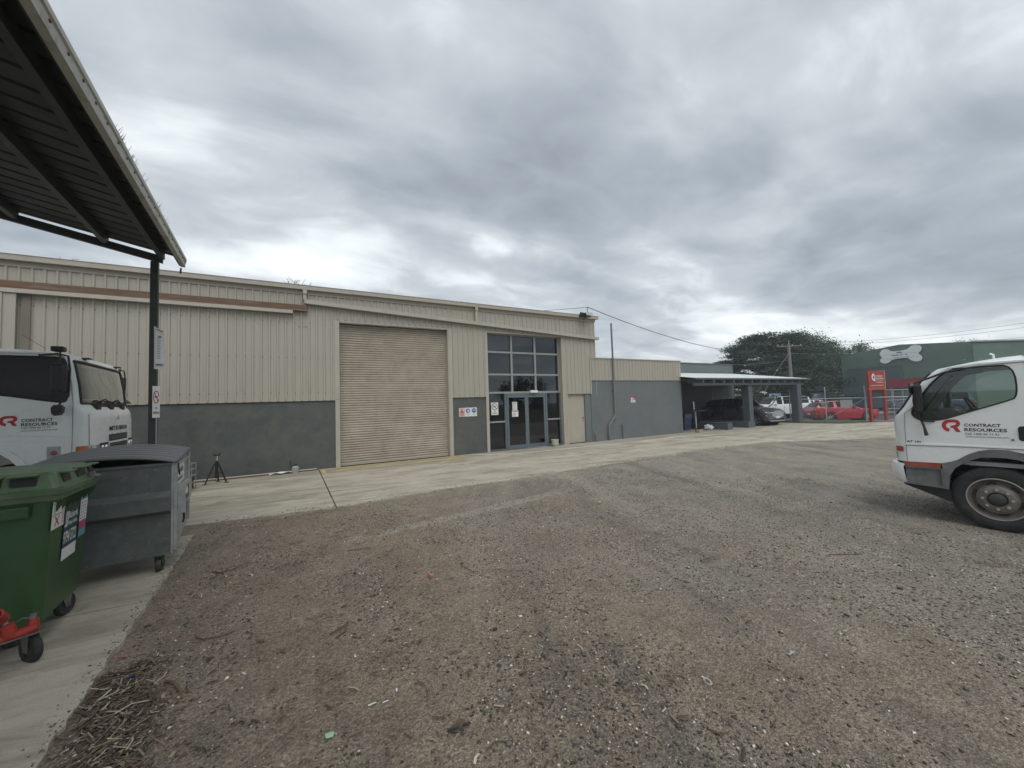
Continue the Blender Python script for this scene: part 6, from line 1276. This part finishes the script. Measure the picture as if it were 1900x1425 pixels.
for z in (.10, .75, 1.25, 1.85): b = B(); b.tube([GP(0, z), GP(2.6, z)], .022, 6); part('gate_rail', b, M_galvp, gt)
for a in (0, .62, 1.28, 1.95, 2.6): b = B(); b.tube([GP(a, .0 if a in (0, 2.6) else .1), GP(a, 2.05 if a in (0, 2.6) else 1.85)], .03 if a in (0, 2.6) else .018, 8); part('gate_upright', b, M_galvp, gt)
b = B(); b.bar(GP(1.95, .75), GP(2.6, 1.25), .03, .03); part('gate_brace', b, M_galvp, gt)
mesh_wire(gt, GP, 0, 2.6, .10, 1.85, .10, .0013)
rs = thing('entrance_sign', 'tall red entrance sign on two legs with white round logo', 'sign', (28.98, 9.24, 0), 90-106)
b = B(); b.box(-.26, 1.02, -.05, .05, 2.08, 3.0); part('sign_panel', b, M_redsign, rs)
b = B(); b.box(-.26, 1.02, -.046, .046, 1.88, 2.078); part('lower_band', b, mat('orange_band', (.36, .065, .038), .4, var=.1), rs)
for x in (-.26, .86): b = B(); b.box(x, x+.16, -.055, .055, 0, 1.878); part('leg', b, M_redsign, rs)
b = B(); b.box(-.10, .86, -.03, .03, 1.70, 1.875); part('shade_box', b, M_black, rs)
b = B(); b.box(.93, 1.022, -.056, .056, 1.9, 3.003); part('edge_strip', b, mat('sign_edge', (.42, .16, .10), .5, var=.1), rs)
FRS = frame((0, -.052, 0), (1, 0, 0), (0, 0, 1))
b = B(); b.plate([ell(.12, 2.62, .13, .20, 0, 350, 24)+ell(.13, 2.62, .055, .11, 350, 0, 24)], lambda u, v, w: FRS(u, v, w), .003); b.plate([[(.12, 2.50), (.19, 2.50), (.27, 2.38), (.17, 2.38)]], lambda u, v, w: FRS(u, v, w+.002), .003); part('logo', b, M_sign, rs)
lettering('CONTRACT', shift(FRS, .30, 2.615), .52, .10, M_sign, rs, .004); lettering('RESOURCES', shift(FRS, .30, 2.475), .56, .10, M_sign, rs, .004); lettering('www.contractresources.com', shift(FRS, .32, 2.37), .46, .04, M_sign, rs, .004)
b = B(); b.box(.32, .88, -.056, -.050, 2.28, 2.30); b.box(-.10, .88, -.056, -.050, 2.13, 2.15); part('rule_line', b, M_sign, rs)
# three small street signs beyond
def panel_sign(name, label, x, y, az, w, z0, z1, m, cat='sign'):
    o = thing(name, label, cat, (x, y, -.25), 90-az); b = B(); b.box(-w/2, w/2, -.02, .02, z0, z1); part('sign_board', b, m, o)
    b = B(); b.box(-w/2+.05, -w/2+.1, .021, .06, 0, z1); b.box(w/2-.1, w/2-.05, .021, .06, 0, z1); part('leg', b, M_galvp, o); return o, frame((-w/2, -.021, z0), (1, 0, 0), (0, 0, 1))
M_blu = mat('pale_blue_sign', (.22, .36, .46), .5, var=.1); M_blu2 = mat('mid_blue_print', (.14, .26, .42), .5)
def at(px, D, py=728):     # a point D metres in front of the viewer, in the direction of a column of the photograph
    d = f_+r_*((px-950)/713)-u_*((py-712.5)/713); return Vector((0, 0, 1.8))+d*D
p = at(1437.5, 42); o, fr = panel_sign('dog_picture_sign', 'pale blue sign with a dark dog head picture under the carport roof line', p.x, p.y, 120, 1.25, 1.15, 2.15, M_blu)
b = B(); b.plate([smooth_poly([(.15, .25), (.2, .6), (.3, .85), (.5, .9), (.62, .75), (.6, .55), (.75, .45), (.6, .35), (.45, .15)], 2)], lambda u, v, w: fr(u, v, w), .004); part('print', b, M_ink, o)
b = B(); b.plate([[(.75, 0), (1.25, 0), (1.25, 1.0), (.85, 1.0)]], lambda u, v, w: fr(u, v, w), .003); b.plate([[(0, 0), (.45, 0), (.3, .3), (0, .35)]], lambda u, v, w: fr(u, v, w), .003); part('print', b, M_blu2, o)
p = at(1518.5, 46); o, fr = panel_sign('swoosh_sign', 'wide pale blue sign on posts above the red hatchback', p.x, p.y, 120, 1.6, 1.35, 2.02, M_blu)
b = B(); b.plate([[(.8, 0), (1.6, 0), (1.6, .67), (1.0, .67)]], lambda u, v, w: fr(u, v, w), .003); part('print', b, M_blu2, o)
b = B(); b.plate([smooth_poly([(.15, .35), (.4, .25), (.7, .38), (.5, .5), (.75, .5), (.45, .58), (.2, .5)], 2)], lambda u, v, w: fr(u, v, w), .004); part('print', b, M_sign, o)
p = at(1535, 40); o, fr = panel_sign('small_blue_sign', 'small low pale blue sign showing over the red hatchback roof', p.x, p.y, 120, 1.0, .80, 1.15, M_blu)
b = B(); b.plate([smooth_poly([(.45, .02), (.55, .2), (.7, .25), (.8, .05)], 1)], lambda u, v, w: fr(u, v, w), .004); part('print', b, M_ink, o)

# ------------------------------------------------------------------ green warehouse across the street
gw = thing('green_warehouse', 'large dark green clad warehouse across the street with a grey green shutter', 'warehouse', (55, 20, -.25), 90-185+180)
gw.rotation_euler = (0, 0, rad(90-5))     # local +x runs along azimuth 5
# local x = along facade (towards +Y), local y points away (towards -X is -y?)
def gloc(): pass
fr = lambda u, v, w: (u, w, v+.25)        # w>0 towards the yard
out_ = [(.06, 0), (.06, 5.97), (-5.07, 6.56), (-10.12, 6.07), (-10.12, 0)]
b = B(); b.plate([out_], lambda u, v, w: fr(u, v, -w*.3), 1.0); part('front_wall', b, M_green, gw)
for k in range(11):
    z = .5+k*.55; b = B(); x1 = .04; 
    b.box(-10.1, .05, .003, .016, z, z+.02) if z < 5.9 else None
    if z < 5.9: part('cladding_joint', b, M_green2, gw)
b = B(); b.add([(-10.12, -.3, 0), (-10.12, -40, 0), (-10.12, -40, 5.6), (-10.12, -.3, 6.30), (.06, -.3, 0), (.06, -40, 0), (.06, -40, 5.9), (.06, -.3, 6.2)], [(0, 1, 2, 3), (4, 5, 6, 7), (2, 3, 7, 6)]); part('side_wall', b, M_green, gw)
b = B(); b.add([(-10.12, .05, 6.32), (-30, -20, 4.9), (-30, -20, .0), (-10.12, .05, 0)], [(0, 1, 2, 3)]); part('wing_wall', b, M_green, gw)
b = B(); b.bar((-10.12, .08, 6.34), (-30, -20, 4.94), .2, .12); part('eave_trim', b, M_galvp, gw)
b = B(); b.box(-5.02, -.62, .012, .05, .25, 4.60); shu = part('shutter', b, M_green2, gw)
for k in range(28): b = B(); b.box(-5.0, -.64, .051, .075, .35+k*.15, .40+k*.15); part('slat', b, M_green2, shu)
b = B(); b.box(-5.15, -.5, .03, .12, 4.62, 4.76); b.box(-5.15, -5.03, .03, .10, .25, 4.6); b.box(-.61, -.5, .03, .10, .25, 4.6); part('door_frame', b, M_green2, gw)
bs_ = thing('bone_sign', 'large pale bone shaped sign high on the green warehouse', 'sign', (55, 20, -.25), 85)
bp = [(-3.73, 5.28), (-3.45, 5.75), (-3.75, 6.25), (-4.2, 6.2), (-4.45, 5.88), (-5.7, 5.92), (-5.95, 6.25), (-6.35, 6.42), (-6.80, 6.1), (-6.75, 5.7), (-6.45, 5.45), (-6.78, 5.15), (-6.72, 4.72), (-6.3, 4.62), (-5.9, 4.85), (-5.75, 5.12), (-4.5, 5.08), (-4.25, 4.78), (-3.85, 4.66), (-3.5, 4.9), (-3.5, 5.2)]
b = B(); b.plate([smooth_poly(bp, 2)], lambda u, v, w: fr(u, v, .10+w), .06); part('sign_board', b, M_bone, bs_)
FB = lambda u, v, w=0: fr(-4.35-u, v, .162+w)
smudge(shift(FB, .15, 5.40), 1.35, .13, M_inkg, bs_, 9, 3); smudge(shift(FB, .3, 5.20), 1.2, .06, M_inkg, bs_, 14, 4)
b = B(); b.plate([smooth_poly([(.45, 5.66), (.55, 5.78), (.75, 5.82), (.95, 5.76), (1.0, 5.64), (.7, 5.7)], 1)], lambda u, v, w: FB(u, v, w+.003), .004); part('print', b, M_inkg, bs_)
b = B(); 
for z in (5.12, 5.58): b.plate([[(-.6, z), (2.2, z), (2.2, z+.02), (-.6, z+.02)]], lambda u, v, w: FB(u, v, w+.002), .004)
part('panel_seam', b, M_galvp, bs_)
rbn = thing('red_banner', 'long red banner low on the right of the green warehouse', 'banner', (55, 20, -.25), 85)
b = B(); b.box(-8.6, -4.25, .5, .6, 2.35, 3.22); part('banner', b, M_redb, rbn)
for x in (-8.5, -6.4, -4.4): b = B(); b.box(x, x+.08, .42, .49, 0, 3.2); part('post', b, M_galvp, rbn)
# low hedge, blue awning and stacked pallets in front of the shutter
b = B()
for k in range(5):
    for j in range(3): b.box(-2.3+k*.42, -2.3+k*.42+.36, .9, 1.6, .25+j*.55, .25+j*.55+.48)
ps = thing('stacked_crates', 'dark stacked crates in front of the green warehouse shutter', 'crates', (55, 20, -.25), 85); part('crate', b, M_bluecar, ps)
fg = thing('far_shed', 'pale grey shed roof far behind the green warehouse at right', 'building', (78, 6, 0), 85)
b = B(); b.box(-16, 2, -12, 0, 0, 7.2); part('wall', b, mat('pale_shed', (.34, .35, .33), .7), fg)
b = B(); b.box(-16.3, 2.3, -12.3, .3, 7.2, 7.35); part('roof', b, mat('pale_shed_roof', (.45, .46, .44), .7), fg)

# ------------------------------------------------------------------ trees
def foliage_mat(name, c1, c2, c3):
    m = islandmat(name, [(0, c1), (.55, c2), (1, c3)]); return m
F_cyp = foliage_mat('cypress_foliage', (.022, .042, .026), (.038, .068, .036), (.072, .105, .052))
F_gum = foliage_mat('gum_foliage', (.038, .070, .030), (.062, .105, .045), (.110, .150, .072))
F_shr = foliage_mat('shrub_foliage', (.035, .055, .022), (.065, .088, .035), (.15, .15, .06))
def leaves(P, s, m, name, parent, flat=0.0):
    n = len(P); a = rng.normal(size=(n, 3)); a[:, 2] *= 1-flat; a /= np.linalg.norm(a, axis=1)[:, None]
    c = rng.normal(size=(n, 3)); c[:, 2] *= (1-flat); c -= a*(a*c).sum(1)[:, None]; c /= np.linalg.norm(c, axis=1)[:, None]
    sz = s*(.5+rng.random(n))[:, None]
    V = np.stack([P-a*sz*.9, P+c*sz*.5, P+a*sz*.9, P-c*sz*.5], 1).reshape(-1, 3); F = np.arange(n*4).reshape(n, 4)
    return npmesh(name, V, F, m, parent)
def limbs(b, base, top, r0, r1, n, seed, spread, zlo, zhi):
    r = random.Random(seed); b.tube([base, tuple((base[i]+top[i])/2+(r.uniform(-.3, .3) if i < 2 else 0) for i in range(3)), top], [r0, (r0+r1)/2, r1], 9)
    ends = []
    for k in range(n):
        z = zlo+(zhi-zlo)*k/n; a = r.uniform(0, 2*PI); L = spread*r.uniform(.5, 1); q = (math.cos(a)*L, math.sin(a)*L, z+L*r.uniform(.15, .5)); p = (0, 0, z); b.tube([p, (q[0]*.5, q[1]*.5, (z+q[2])/2+.2), q], [r0*.35, r0*.22, r0*.08], 6); ends.append(q)
    return ends
# wide layered cypress
ct = thing('cypress_tree', 'huge dark spreading cypress with flat layered branches behind the grey block', 'tree', (53.0, 26.6, -.25))
b = B(); limbs(b, (0, 0, 0), (0, 0, 8.2), .55, .12, 22, 3, 5.2, 1.5, 8.0); part('trunk', b, M_bark, ct)
P = []; r = random.Random(21)
RH = rad(-29+90)
for k in range(360):
    t = r.random()**.8; z = .4+t*9.0; Rm = 6.9*math.sqrt(max(.02, 1-(max(0.0, z-.6)/9.6)**2.6)); a = r.uniform(0, 2*PI); d = Rm*math.sqrt(r.uniform(.10, 1))*r.choice((.8, 1, 1, 1.05)); ex = 1.0+ (.14 if z < 7 else 0)*r.random()
    c = np.array([math.cos(a)*d*ex, math.sin(a)*d*ex, z]); n = 190; q = rng.normal(size=(n, 3))*np.array([.60, .60, .13]); rr_ = np.hypot(q[:, 0], q[:, 1]); q[:, 2] += rr_*.10; P.append(c+q)
# long horizontal sprays on the left silhouette
left = Vector((-r_.x, -r_.y, 0)).normalized()
for z, L in ((6.4, 6.4), (4.9, 7.6), (5.7, 5.6), (7.2, 4.9), (8.0, 3.9), (8.7, 2.6), (4.2, 7.2), (3.3, 7.0), (2.6, 6.8), (1.8, 6.6)):
    for s_ in np.linspace(.45, 1, 9):
        c = np.array([left.x*L*s_, left.y*L*s_+r.uniform(-.6, .6), z-.3+.3*s_]); P.append(c+rng.normal(size=(220, 3))*np.array([.5, .5, .12])*(1.25-.6*s_))
leaves(np.concatenate(P), .115, F_cyp, 'crown', ct, .55)
def roundtree(name, label, loc, Rr, H0, H1, n, per, ls, m, seed, sq=1.0, cl=.7, trunk=.3):
    T = thing(name, label, 'tree', loc); r = random.Random(seed); b = B(); limbs(b, (0, 0, 0), (0, 0, H1*.8), trunk, .08, 12, seed, Rr*.7, H0*.7, H1*.8); part('trunk', b, M_bark, T); P = []
    for k in range(n):
        a = r.uniform(0, 2*PI); u = r.uniform(-1, 1); d = r.uniform(.45, 1)**.6; c = np.array([math.cos(a)*math.sqrt(1-u*u)*Rr*d, math.sin(a)*math.sqrt(1-u*u)*Rr*d, (H0+H1)/2+u*(H1-H0)/2*d*sq]); s_ = cl*r.uniform(.6, 1.3); P.append(c+rng.normal(size=(per, 3))*np.array([s_*.5, s_*.5, s_*.5]))
    leaves(np.concatenate(P), ls, m, 'crown', T); return T
p = at(1488, 60); roundtree('gum_tree', 'tall mid green bushy tree rising just right behind the cypress', (p.x, p.y, -.25), 6.0, 1.0, 11.3, 300, 210, .115, F_gum, 8, cl=.95, trunk=.45)
p = at(1538, 58); roundtree('gum_tree', 'rounded green tree between the tall bushy tree and the green warehouse', (p.x, p.y, -.25), 3.6, .4, 8.4, 150, 190, .11, F_gum, 9, cl=.8)
p = at(1583, 66); roundtree('gum_tree', 'loose airy tree with sky showing through left of the green warehouse roof', (p.x, p.y, -.25), 4.3, 4.0, 10.0, 62, 120, .14, F_gum, 10, cl=.9)
p = at(1812, 95); roundtree('gum_tree', 'tree top just peeping above the green warehouse roof ridge', (p.x, p.y, -.25), 4.6, 7, 14.0, 70, 150, .16, F_gum, 12, cl=1.1)
for i, (px_, D, R_s, h, lb, mm) in enumerate(((1411, 44, 1.0, 2.2, 'yellowish shrub right of the square carport post', F_shr), (1560, 50, 1.5, 2.3, 'dark leafy shrub behind the street signs', F_gum), (1592, 51, 1.6, 2.1, 'dull green shrub before the shutter left end', F_shr), (1500, 52, 1.9, 2.6, 'dense dark shrub under the cypress', F_cyp), (1450, 52, 2.2, 2.2, 'broad dark shrub left below the cypress', F_cyp), (1655, 50, 1.3, 2.0, 'low hedge plant right of the red entrance sign', F_shr), (1690, 51, 1.4, 1.9, 'low hedge plant below the red banner', F_shr))):
    p = at(px_, D); roundtree('shrub', lb, (p.x, p.y, -.25), R_s, .2, h, 26, 70, .11, mm, 40+i, cl=.6, trunk=.06)['category'] = 'shrub'
# far wood closing the view along the street
def farpos():
    Q = []
    for k in range(330):
        px_ = random.uniform(1180, 1760); D = random.uniform(92, 112); p = at(px_, D); h = 3.2+2.2*math.sin(px_*.021)+random.uniform(-.8, 1.2); zc_ = random.uniform(-.2, h)
        Q.append(np.array([p.x, p.y, zc_])+rng.normal(size=(75, 3))*np.array([1.2, 1.2, .6]))
    return np.concatenate(Q)
o = leaves(farpos(), .26, F_cyp, 'far_trees', None); o['kind'] = 'stuff'
# trees on the near side of the yard, seen mirrored in the entry glazing
for x_, y_, R_t, h_, lb in ((34, -30, 4.2, 6.2, 'round tree across the yard behind the viewer mirrored in the entry glass'), (52, -26, 3.0, 4.6, 'smaller tree across the yard behind the viewer mirrored at the right sidelight')):
    roundtree('yard_tree', lb, (x_, y_, -.1), R_t, .2, h_, 60, 60, .2, F_cyp, 90+x_, cl=1.0, trunk=.2)
# grass tufts by the fence
def tuftpos(n):
    a = rng.uniform(-10, -.2, n); c = rng.uniform(-1.5, .2, n); p = np.array([FP(x, .03, y) for x, y in zip(a, -c*-1)]); return p
P = tuftpos(2600); k = vnoise(P[:, 0], P[:, 1], .5, 77) > -.02; P = P[k]; n = len(P)
h = rng.uniform(.05, .22, n); dx = rng.normal(size=(n, 2))*.05
V = np.stack([P+np.array([-.008, 0, 0]), P+np.array([.008, 0, 0]), P+np.stack([dx[:, 0], dx[:, 1], h], 1)], 1).reshape(-1, 3)
o = npmesh('grass', V, np.arange(n*3).reshape(n, 3), F_shr); o['kind'] = 'stuff'
p = Vector(FP(-2.1, .03, -.5)); roundtree('weed_clump', 'leafy green weed clump at the fence foot behind the right carport post', (p.x, p.y, 0), .28, .02, .42, 10, 60, .03, F_shr, 60, cl=.25, trunk=.01)['category'] = 'weeds'

# ------------------------------------------------------------------ power pole and wires
pp = thing('power_pole', 'weathered timber power pole with crossarm and stay wire behind the carport', 'power pole', (0, 0, 0))
P0 = at(1474, 40, 790); pb = Vector((P0.x, P0.y, -.25)); P1 = at(1470.5, 40, 639); ph = P1.z
pp.location = pb
b = B(); b.tube([(0, 0, 0), (-.02, 0, ph*.6), (-.05, .02, ph+.35)], [.19, .16, .13], 12); part('pole', b, M_wood, pp, smooth=True)
ca = Vector((r_.x, r_.y, 0)).normalized(); b = B(); b.bar(tuple(-ca*1.25+Vector((0, 0, ph+.1))), tuple(ca*1.35+Vector((0, 0, ph+.16))), .1, .09); part('crossarm', b, M_wood, pp)
for k in (-1.15, -.7, .35, 1.25): b = B(); c = ca*k; b.lathe([(.03, 0), (.055, .04), (.04, .09), (.055, .12), (.001, .17)], 10, (c.x, c.y, ph+.17)); part('insulator', b, M_galvp, pp, smooth=True)
b = B(); q = at(1441, 40, 688)-pb; q2 = at(1418, 40, 728)-pb; b.tube([(-.05, 0, ph-.6), tuple(q), tuple(q2)], .014, 5); part('stay_wire', b, M_galvp, pp)
b = B(); b.tube([tuple(q*.96+Vector((-.05, 0, ph-.6))*.04), tuple(q)], .06, 8); part('stay_insulator', b, M_galvp, pp)
b = B(); b.tube([(0, 0, ph+.35), (0, 0, ph+.62)], .03, 6); b.lathe([(.001, .0), (.07, .05), (.001, .12)], 8, (0, 0, ph+.6)); part('pole_cap', b, M_galvp, pp)
top = pb+Vector((0, 0, ph+.3))
wr = thing('service_cable', 'black service cable sagging from the warehouse mast towards the power pole', 'cable', (0, 0, 0))
A = Vector((11.27, WY+.15, 5.93)); b = B(); b.tube(cable([tuple(A), tuple(top+Vector((0, 0, -.3)))], 1.15, 0, 40), .016, 5); part('cable', b, M_wire, wr, smooth=True)
b = B(); b.tube(cable([tuple(A), (2.0, 20, 6.4)], .2, 0, 10), .01, 4); part('cable', b, M_wire, wr)
pl_ = thing('street_power_lines', 'three thin power lines crossing the sky at right', 'power lines', (0, 0, 0))
for (za, zb, off, D1) in ((632, 597, .0, 30), (636, 606, .1, 30), (645, 626, .2, 36)):
    q1 = at(1950, D1, zb-5); q0 = top+ca*(1.2-off*6)-Vector((0, 0, off*2)); b = B(); b.tube(cable([tuple(q0), tuple(q1)], .35, 0, 20), .012, 4); part('power_line', b, M_wire, pl_)
b = B(); q0 = top-Vector((0, 0, .9)); q1 = at(1640, 46, 650); b.tube(cable([tuple(q0), tuple(q1)], .25, 0, 12), .012, 4); q1 = at(1300, 46, 672); b.tube(cable([tuple(top-Vector((0, 0, 1.6))), tuple(q1)], .4, 0, 12), .01, 4); part('power_line', b, M_galvp, pl_)

# ------------------------------------------------------------------ debris one can pick out on the gravel
def onyard(x, y): return float(yz(x, y))
def twig(label, pts, r=.004, m=None):
    o = thing('twig', label, 'twig', (pts[0][0][0], pts[0][0][1], onyard(*pts[0][0][:2]))); b = B()
    for ln in pts: b.tube([(p[0]-pts[0][0][0], p[1]-pts[0][0][1], (p[2] if len(p) > 2 else .006)) for p in ln], [r*(1-.5*i/len(ln)) for i in range(len(ln))], 6)
    part('stick', b, m or M_twig, o, smooth=True)
twig('dark hook shaped twig lying on the bare gravel in the middle foreground', [[(.66, 2.62), (.69, 2.60, .012), (.715, 2.55, .015), (.715, 2.49, .012), (.69, 2.43)]], .004)
twig('forked dark twig pile left of the small white scrap near the middle', [[(.22, 3.48), (.30, 3.50, .02), (.38, 3.56, .02), (.42, 3.52)], [(.32, 3.44), (.36, 3.58, .025)], [(.26, 3.40), (.35, 3.47, .015)]], .006)
twig('long curved twig lying alone on the left side of the gravel', [[(-.72, 4.05), (-.66, 3.96, .014), (-.55, 3.93, .016), (-.42, 3.98)]], .006)
twig('straight pale stick on the gravel left of centre near the concrete edge', [[(-.60, 5.10), (-.35, 5.14, .01)]], .008, mat('pale_stick', (.22, .18, .13), .8, var=.3))
twig('thin dark zigzag twig below the end of the apron joint', [[(.55, 5.35), (.66, 5.30, .012), (.74, 5.31, .01), (.82, 5.26)]], .006)
twig('bent twig with curled tip on the far left of the dirt', [[(-.85, 5.62), (-.75, 5.50, .015), (-.66, 5.52, .02), (-.60, 5.62)]], .007)
twig('brown leathery leaf litter stick crossing the pile beside the slab', [[(-.78, 3.50), (-.72, 3.42, .03), (-.66, 3.30, .025), (-.64, 3.24)]], .011, mat('brown_stick', (.12, .07, .045), .8, var=.3))
twig('long grey stick poking out of the leaf pile towards the viewer', [[(-.93, 3.38), (-.89, 3.20, .03), (-.87, 3.02, .01)]], .005, MATS['pale_stick'])
twig('short upright looking dark twig on the gravel right of centre', [[(1.62, 4.10), (1.66, 3.90, .01)]], .005)
twig('single dark stick on the gravel in front of the right truck wheel', [[(5.15, 2.12), (5.45, 1.93, .01)]], .006)
def scrap(name, label, cat, x, y, pts, m, t=.002, lift=.006):
    o = thing(name, label, cat, (x, y, onyard(x, y)+lift)); b = B(); b.plate([pts], lambda u, v, w: (u, v, w+.25*abs(u)), t); part(name.split('_')[-1], b, m, o)
scrap('green_wrapper', 'crumpled pale green wrapper on the gravel at the lower middle left', 'wrapper', .15, 2.46, [(-.02, -.02), (.015, -.025), (.025, .0), (.01, .02), (-.022, .015)], mat('mint_wrapper', (.30, .48, .30), .5))
scrap('white_straw', 'broken white plastic strip, left piece of a pair in the middle foreground', 'litter', .395, 2.575, [(-.025, -.004), (.022, .002), (.02, .010), (-.026, .006)], M_sign)
scrap('white_straw', 'broken white plastic strip, right piece of a pair in the middle foreground', 'litter', .47, 2.56, [(-.02, -.003), (.018, .0), (.018, .006), (-.02, .004)], M_sign)
scrap('paper_scrap', 'small slanted white paper scrap above the pair of white strips', 'litter', .55, 2.63, [(-.006, -.014), (.004, -.014), (.010, .014), (.0, .016)], M_sign)
scrap('clear_wrapper', 'pale translucent wrapper twisted like a bow on the right gravel', 'wrapper', 3.0, 1.50, [(-.035, -.014), (0, -.004), (.035, -.014), (.032, .016), (0, .006), (-.032, .014)], mat('clear_scrap', (.32, .36, .36), .25, var=.3))
scrap('red_scrap', 'small pinkish red scrap at the concrete edge beside the green bin wheel', 'litter', -1.14, 4.05, [(-.02, -.01), (.015, -.012), (.02, .008), (-.01, .014)], mat('pink_scrap', (.45, .12, .12), .5))
scrap('paper_tag', 'small white paper tag at the tip of the long grey stick', 'litter', -.865, 3.0, [(-.018, -.012), (.016, -.014), (.02, .01), (-.014, .014)], M_sign)
scrap('bottle_top', 'dark blue plastic cap in the leaf pile beside the slab', 'cap', -.99, 3.66, ell(0, 0, .018, .018, 0, 340, 12), mat('navy_cap', (.012, .02, .07), .4), .014, .02)
o = thing('metal_ring', 'pale round ring lying on the gravel right of centre', 'ring', (2.26, 1.63, onyard(2.26, 1.63)+.004)); b = B(); b.lathe([(.018, 0), (.027, 0), (.028, .014), (.018, .012)], 18, closed=True); part('ring', b, mat('ring_grey', (.34, .31, .28), .5, var=.2), o, smooth=True, rot=(.3, .2, 0))
o = thing('brick_fragment', 'small pinkish brick fragment on the gravel near the centre', 'brick fragment', (1.22, 4.06, onyard(1.22, 4.06))); b = B(); b.box(-.022, .022, -.035, .035, 0, .035); part('fragment', b, mat('pink_brick', (.32, .17, .12), .9, var=.3), o, bevel=.008, rot=(.1, .1, .4))
o = thing('leaf_scrap', 'dark curled leaf with pale underside in the middle foreground', 'leaf', (.78, 2.14, onyard(.78, 2.14)+.004)); b = B(); b.grid([[(x, y*(1-(x*18)**2*.8), .012*math.sin(x*60)+.01+abs(y)*.3) for y in (-.03, 0, .03)] for x in np.linspace(-.05, .05, 8)]); part('leaf', b, M_twig, o, smooth=True)
b = B(); b.bar((-.06, .01, .012), (.05, -.02, .02), .012, .006); b.bar((.0, .03, .01), (.06, -.03, .016), .008, .006); part('stalk', b, M_post, o)
for i, (x, y) in enumerate(((-.29, 3.8), (1.05, 3.5), (1.45, 1.56), (2.0, 2.9), (3.4, 2.3))): pass

# air: a pale haze box round the whole place
b = B(); b.box(-410, 905, -410, 905, -1.6, 26)
hz_m = bpy.data.materials.new('haze_air'); hz_m.use_nodes = True; t = hz_m.node_tree; t.nodes.clear(); pv = t.nodes.new('ShaderNodeVolumePrincipled'); pv.inputs['Color'].default_value = (.86, .92, 1, 1); pv.inputs['Density'].default_value = .0014
ho = t.nodes.new('ShaderNodeOutputMaterial'); t.links.new(pv.outputs[0], ho.inputs['Volume'])
o = part('haze', b, hz_m); o['kind'] = 'stuff'
# repeats share a group
GR = {'gum_tree': 'trees across the street', 'shrub': 'shrubs across the street', 'twig': 'twigs lying on the gravel', 'hazard_sign': 'safety signs on the grey pier', 'glove_sign': 'safety signs on the grey pier', 'goggles_sign': 'safety signs on the grey pier', 'door_notice': 'notices on the entry door', 'white_straw': 'white plastic strips on the gravel', 'yard_tree': 'trees behind the viewer',
      'red_hatchback': 'cars in the street', 'white_wagon': 'cars in the street', 'silver_sedan': 'cars in the street', 'blue_wagon': 'cars in the street', 'white_hatchback': 'cars in the street', 'dog_picture_sign': 'pale blue street signs', 'swoosh_sign': 'pale blue street signs', 'small_blue_sign': 'pale blue street signs'}
for o in COL.objects:
    k = o.name.split('.')[0]
    if o.parent is None and k in GR: o['group'] = GR[k]
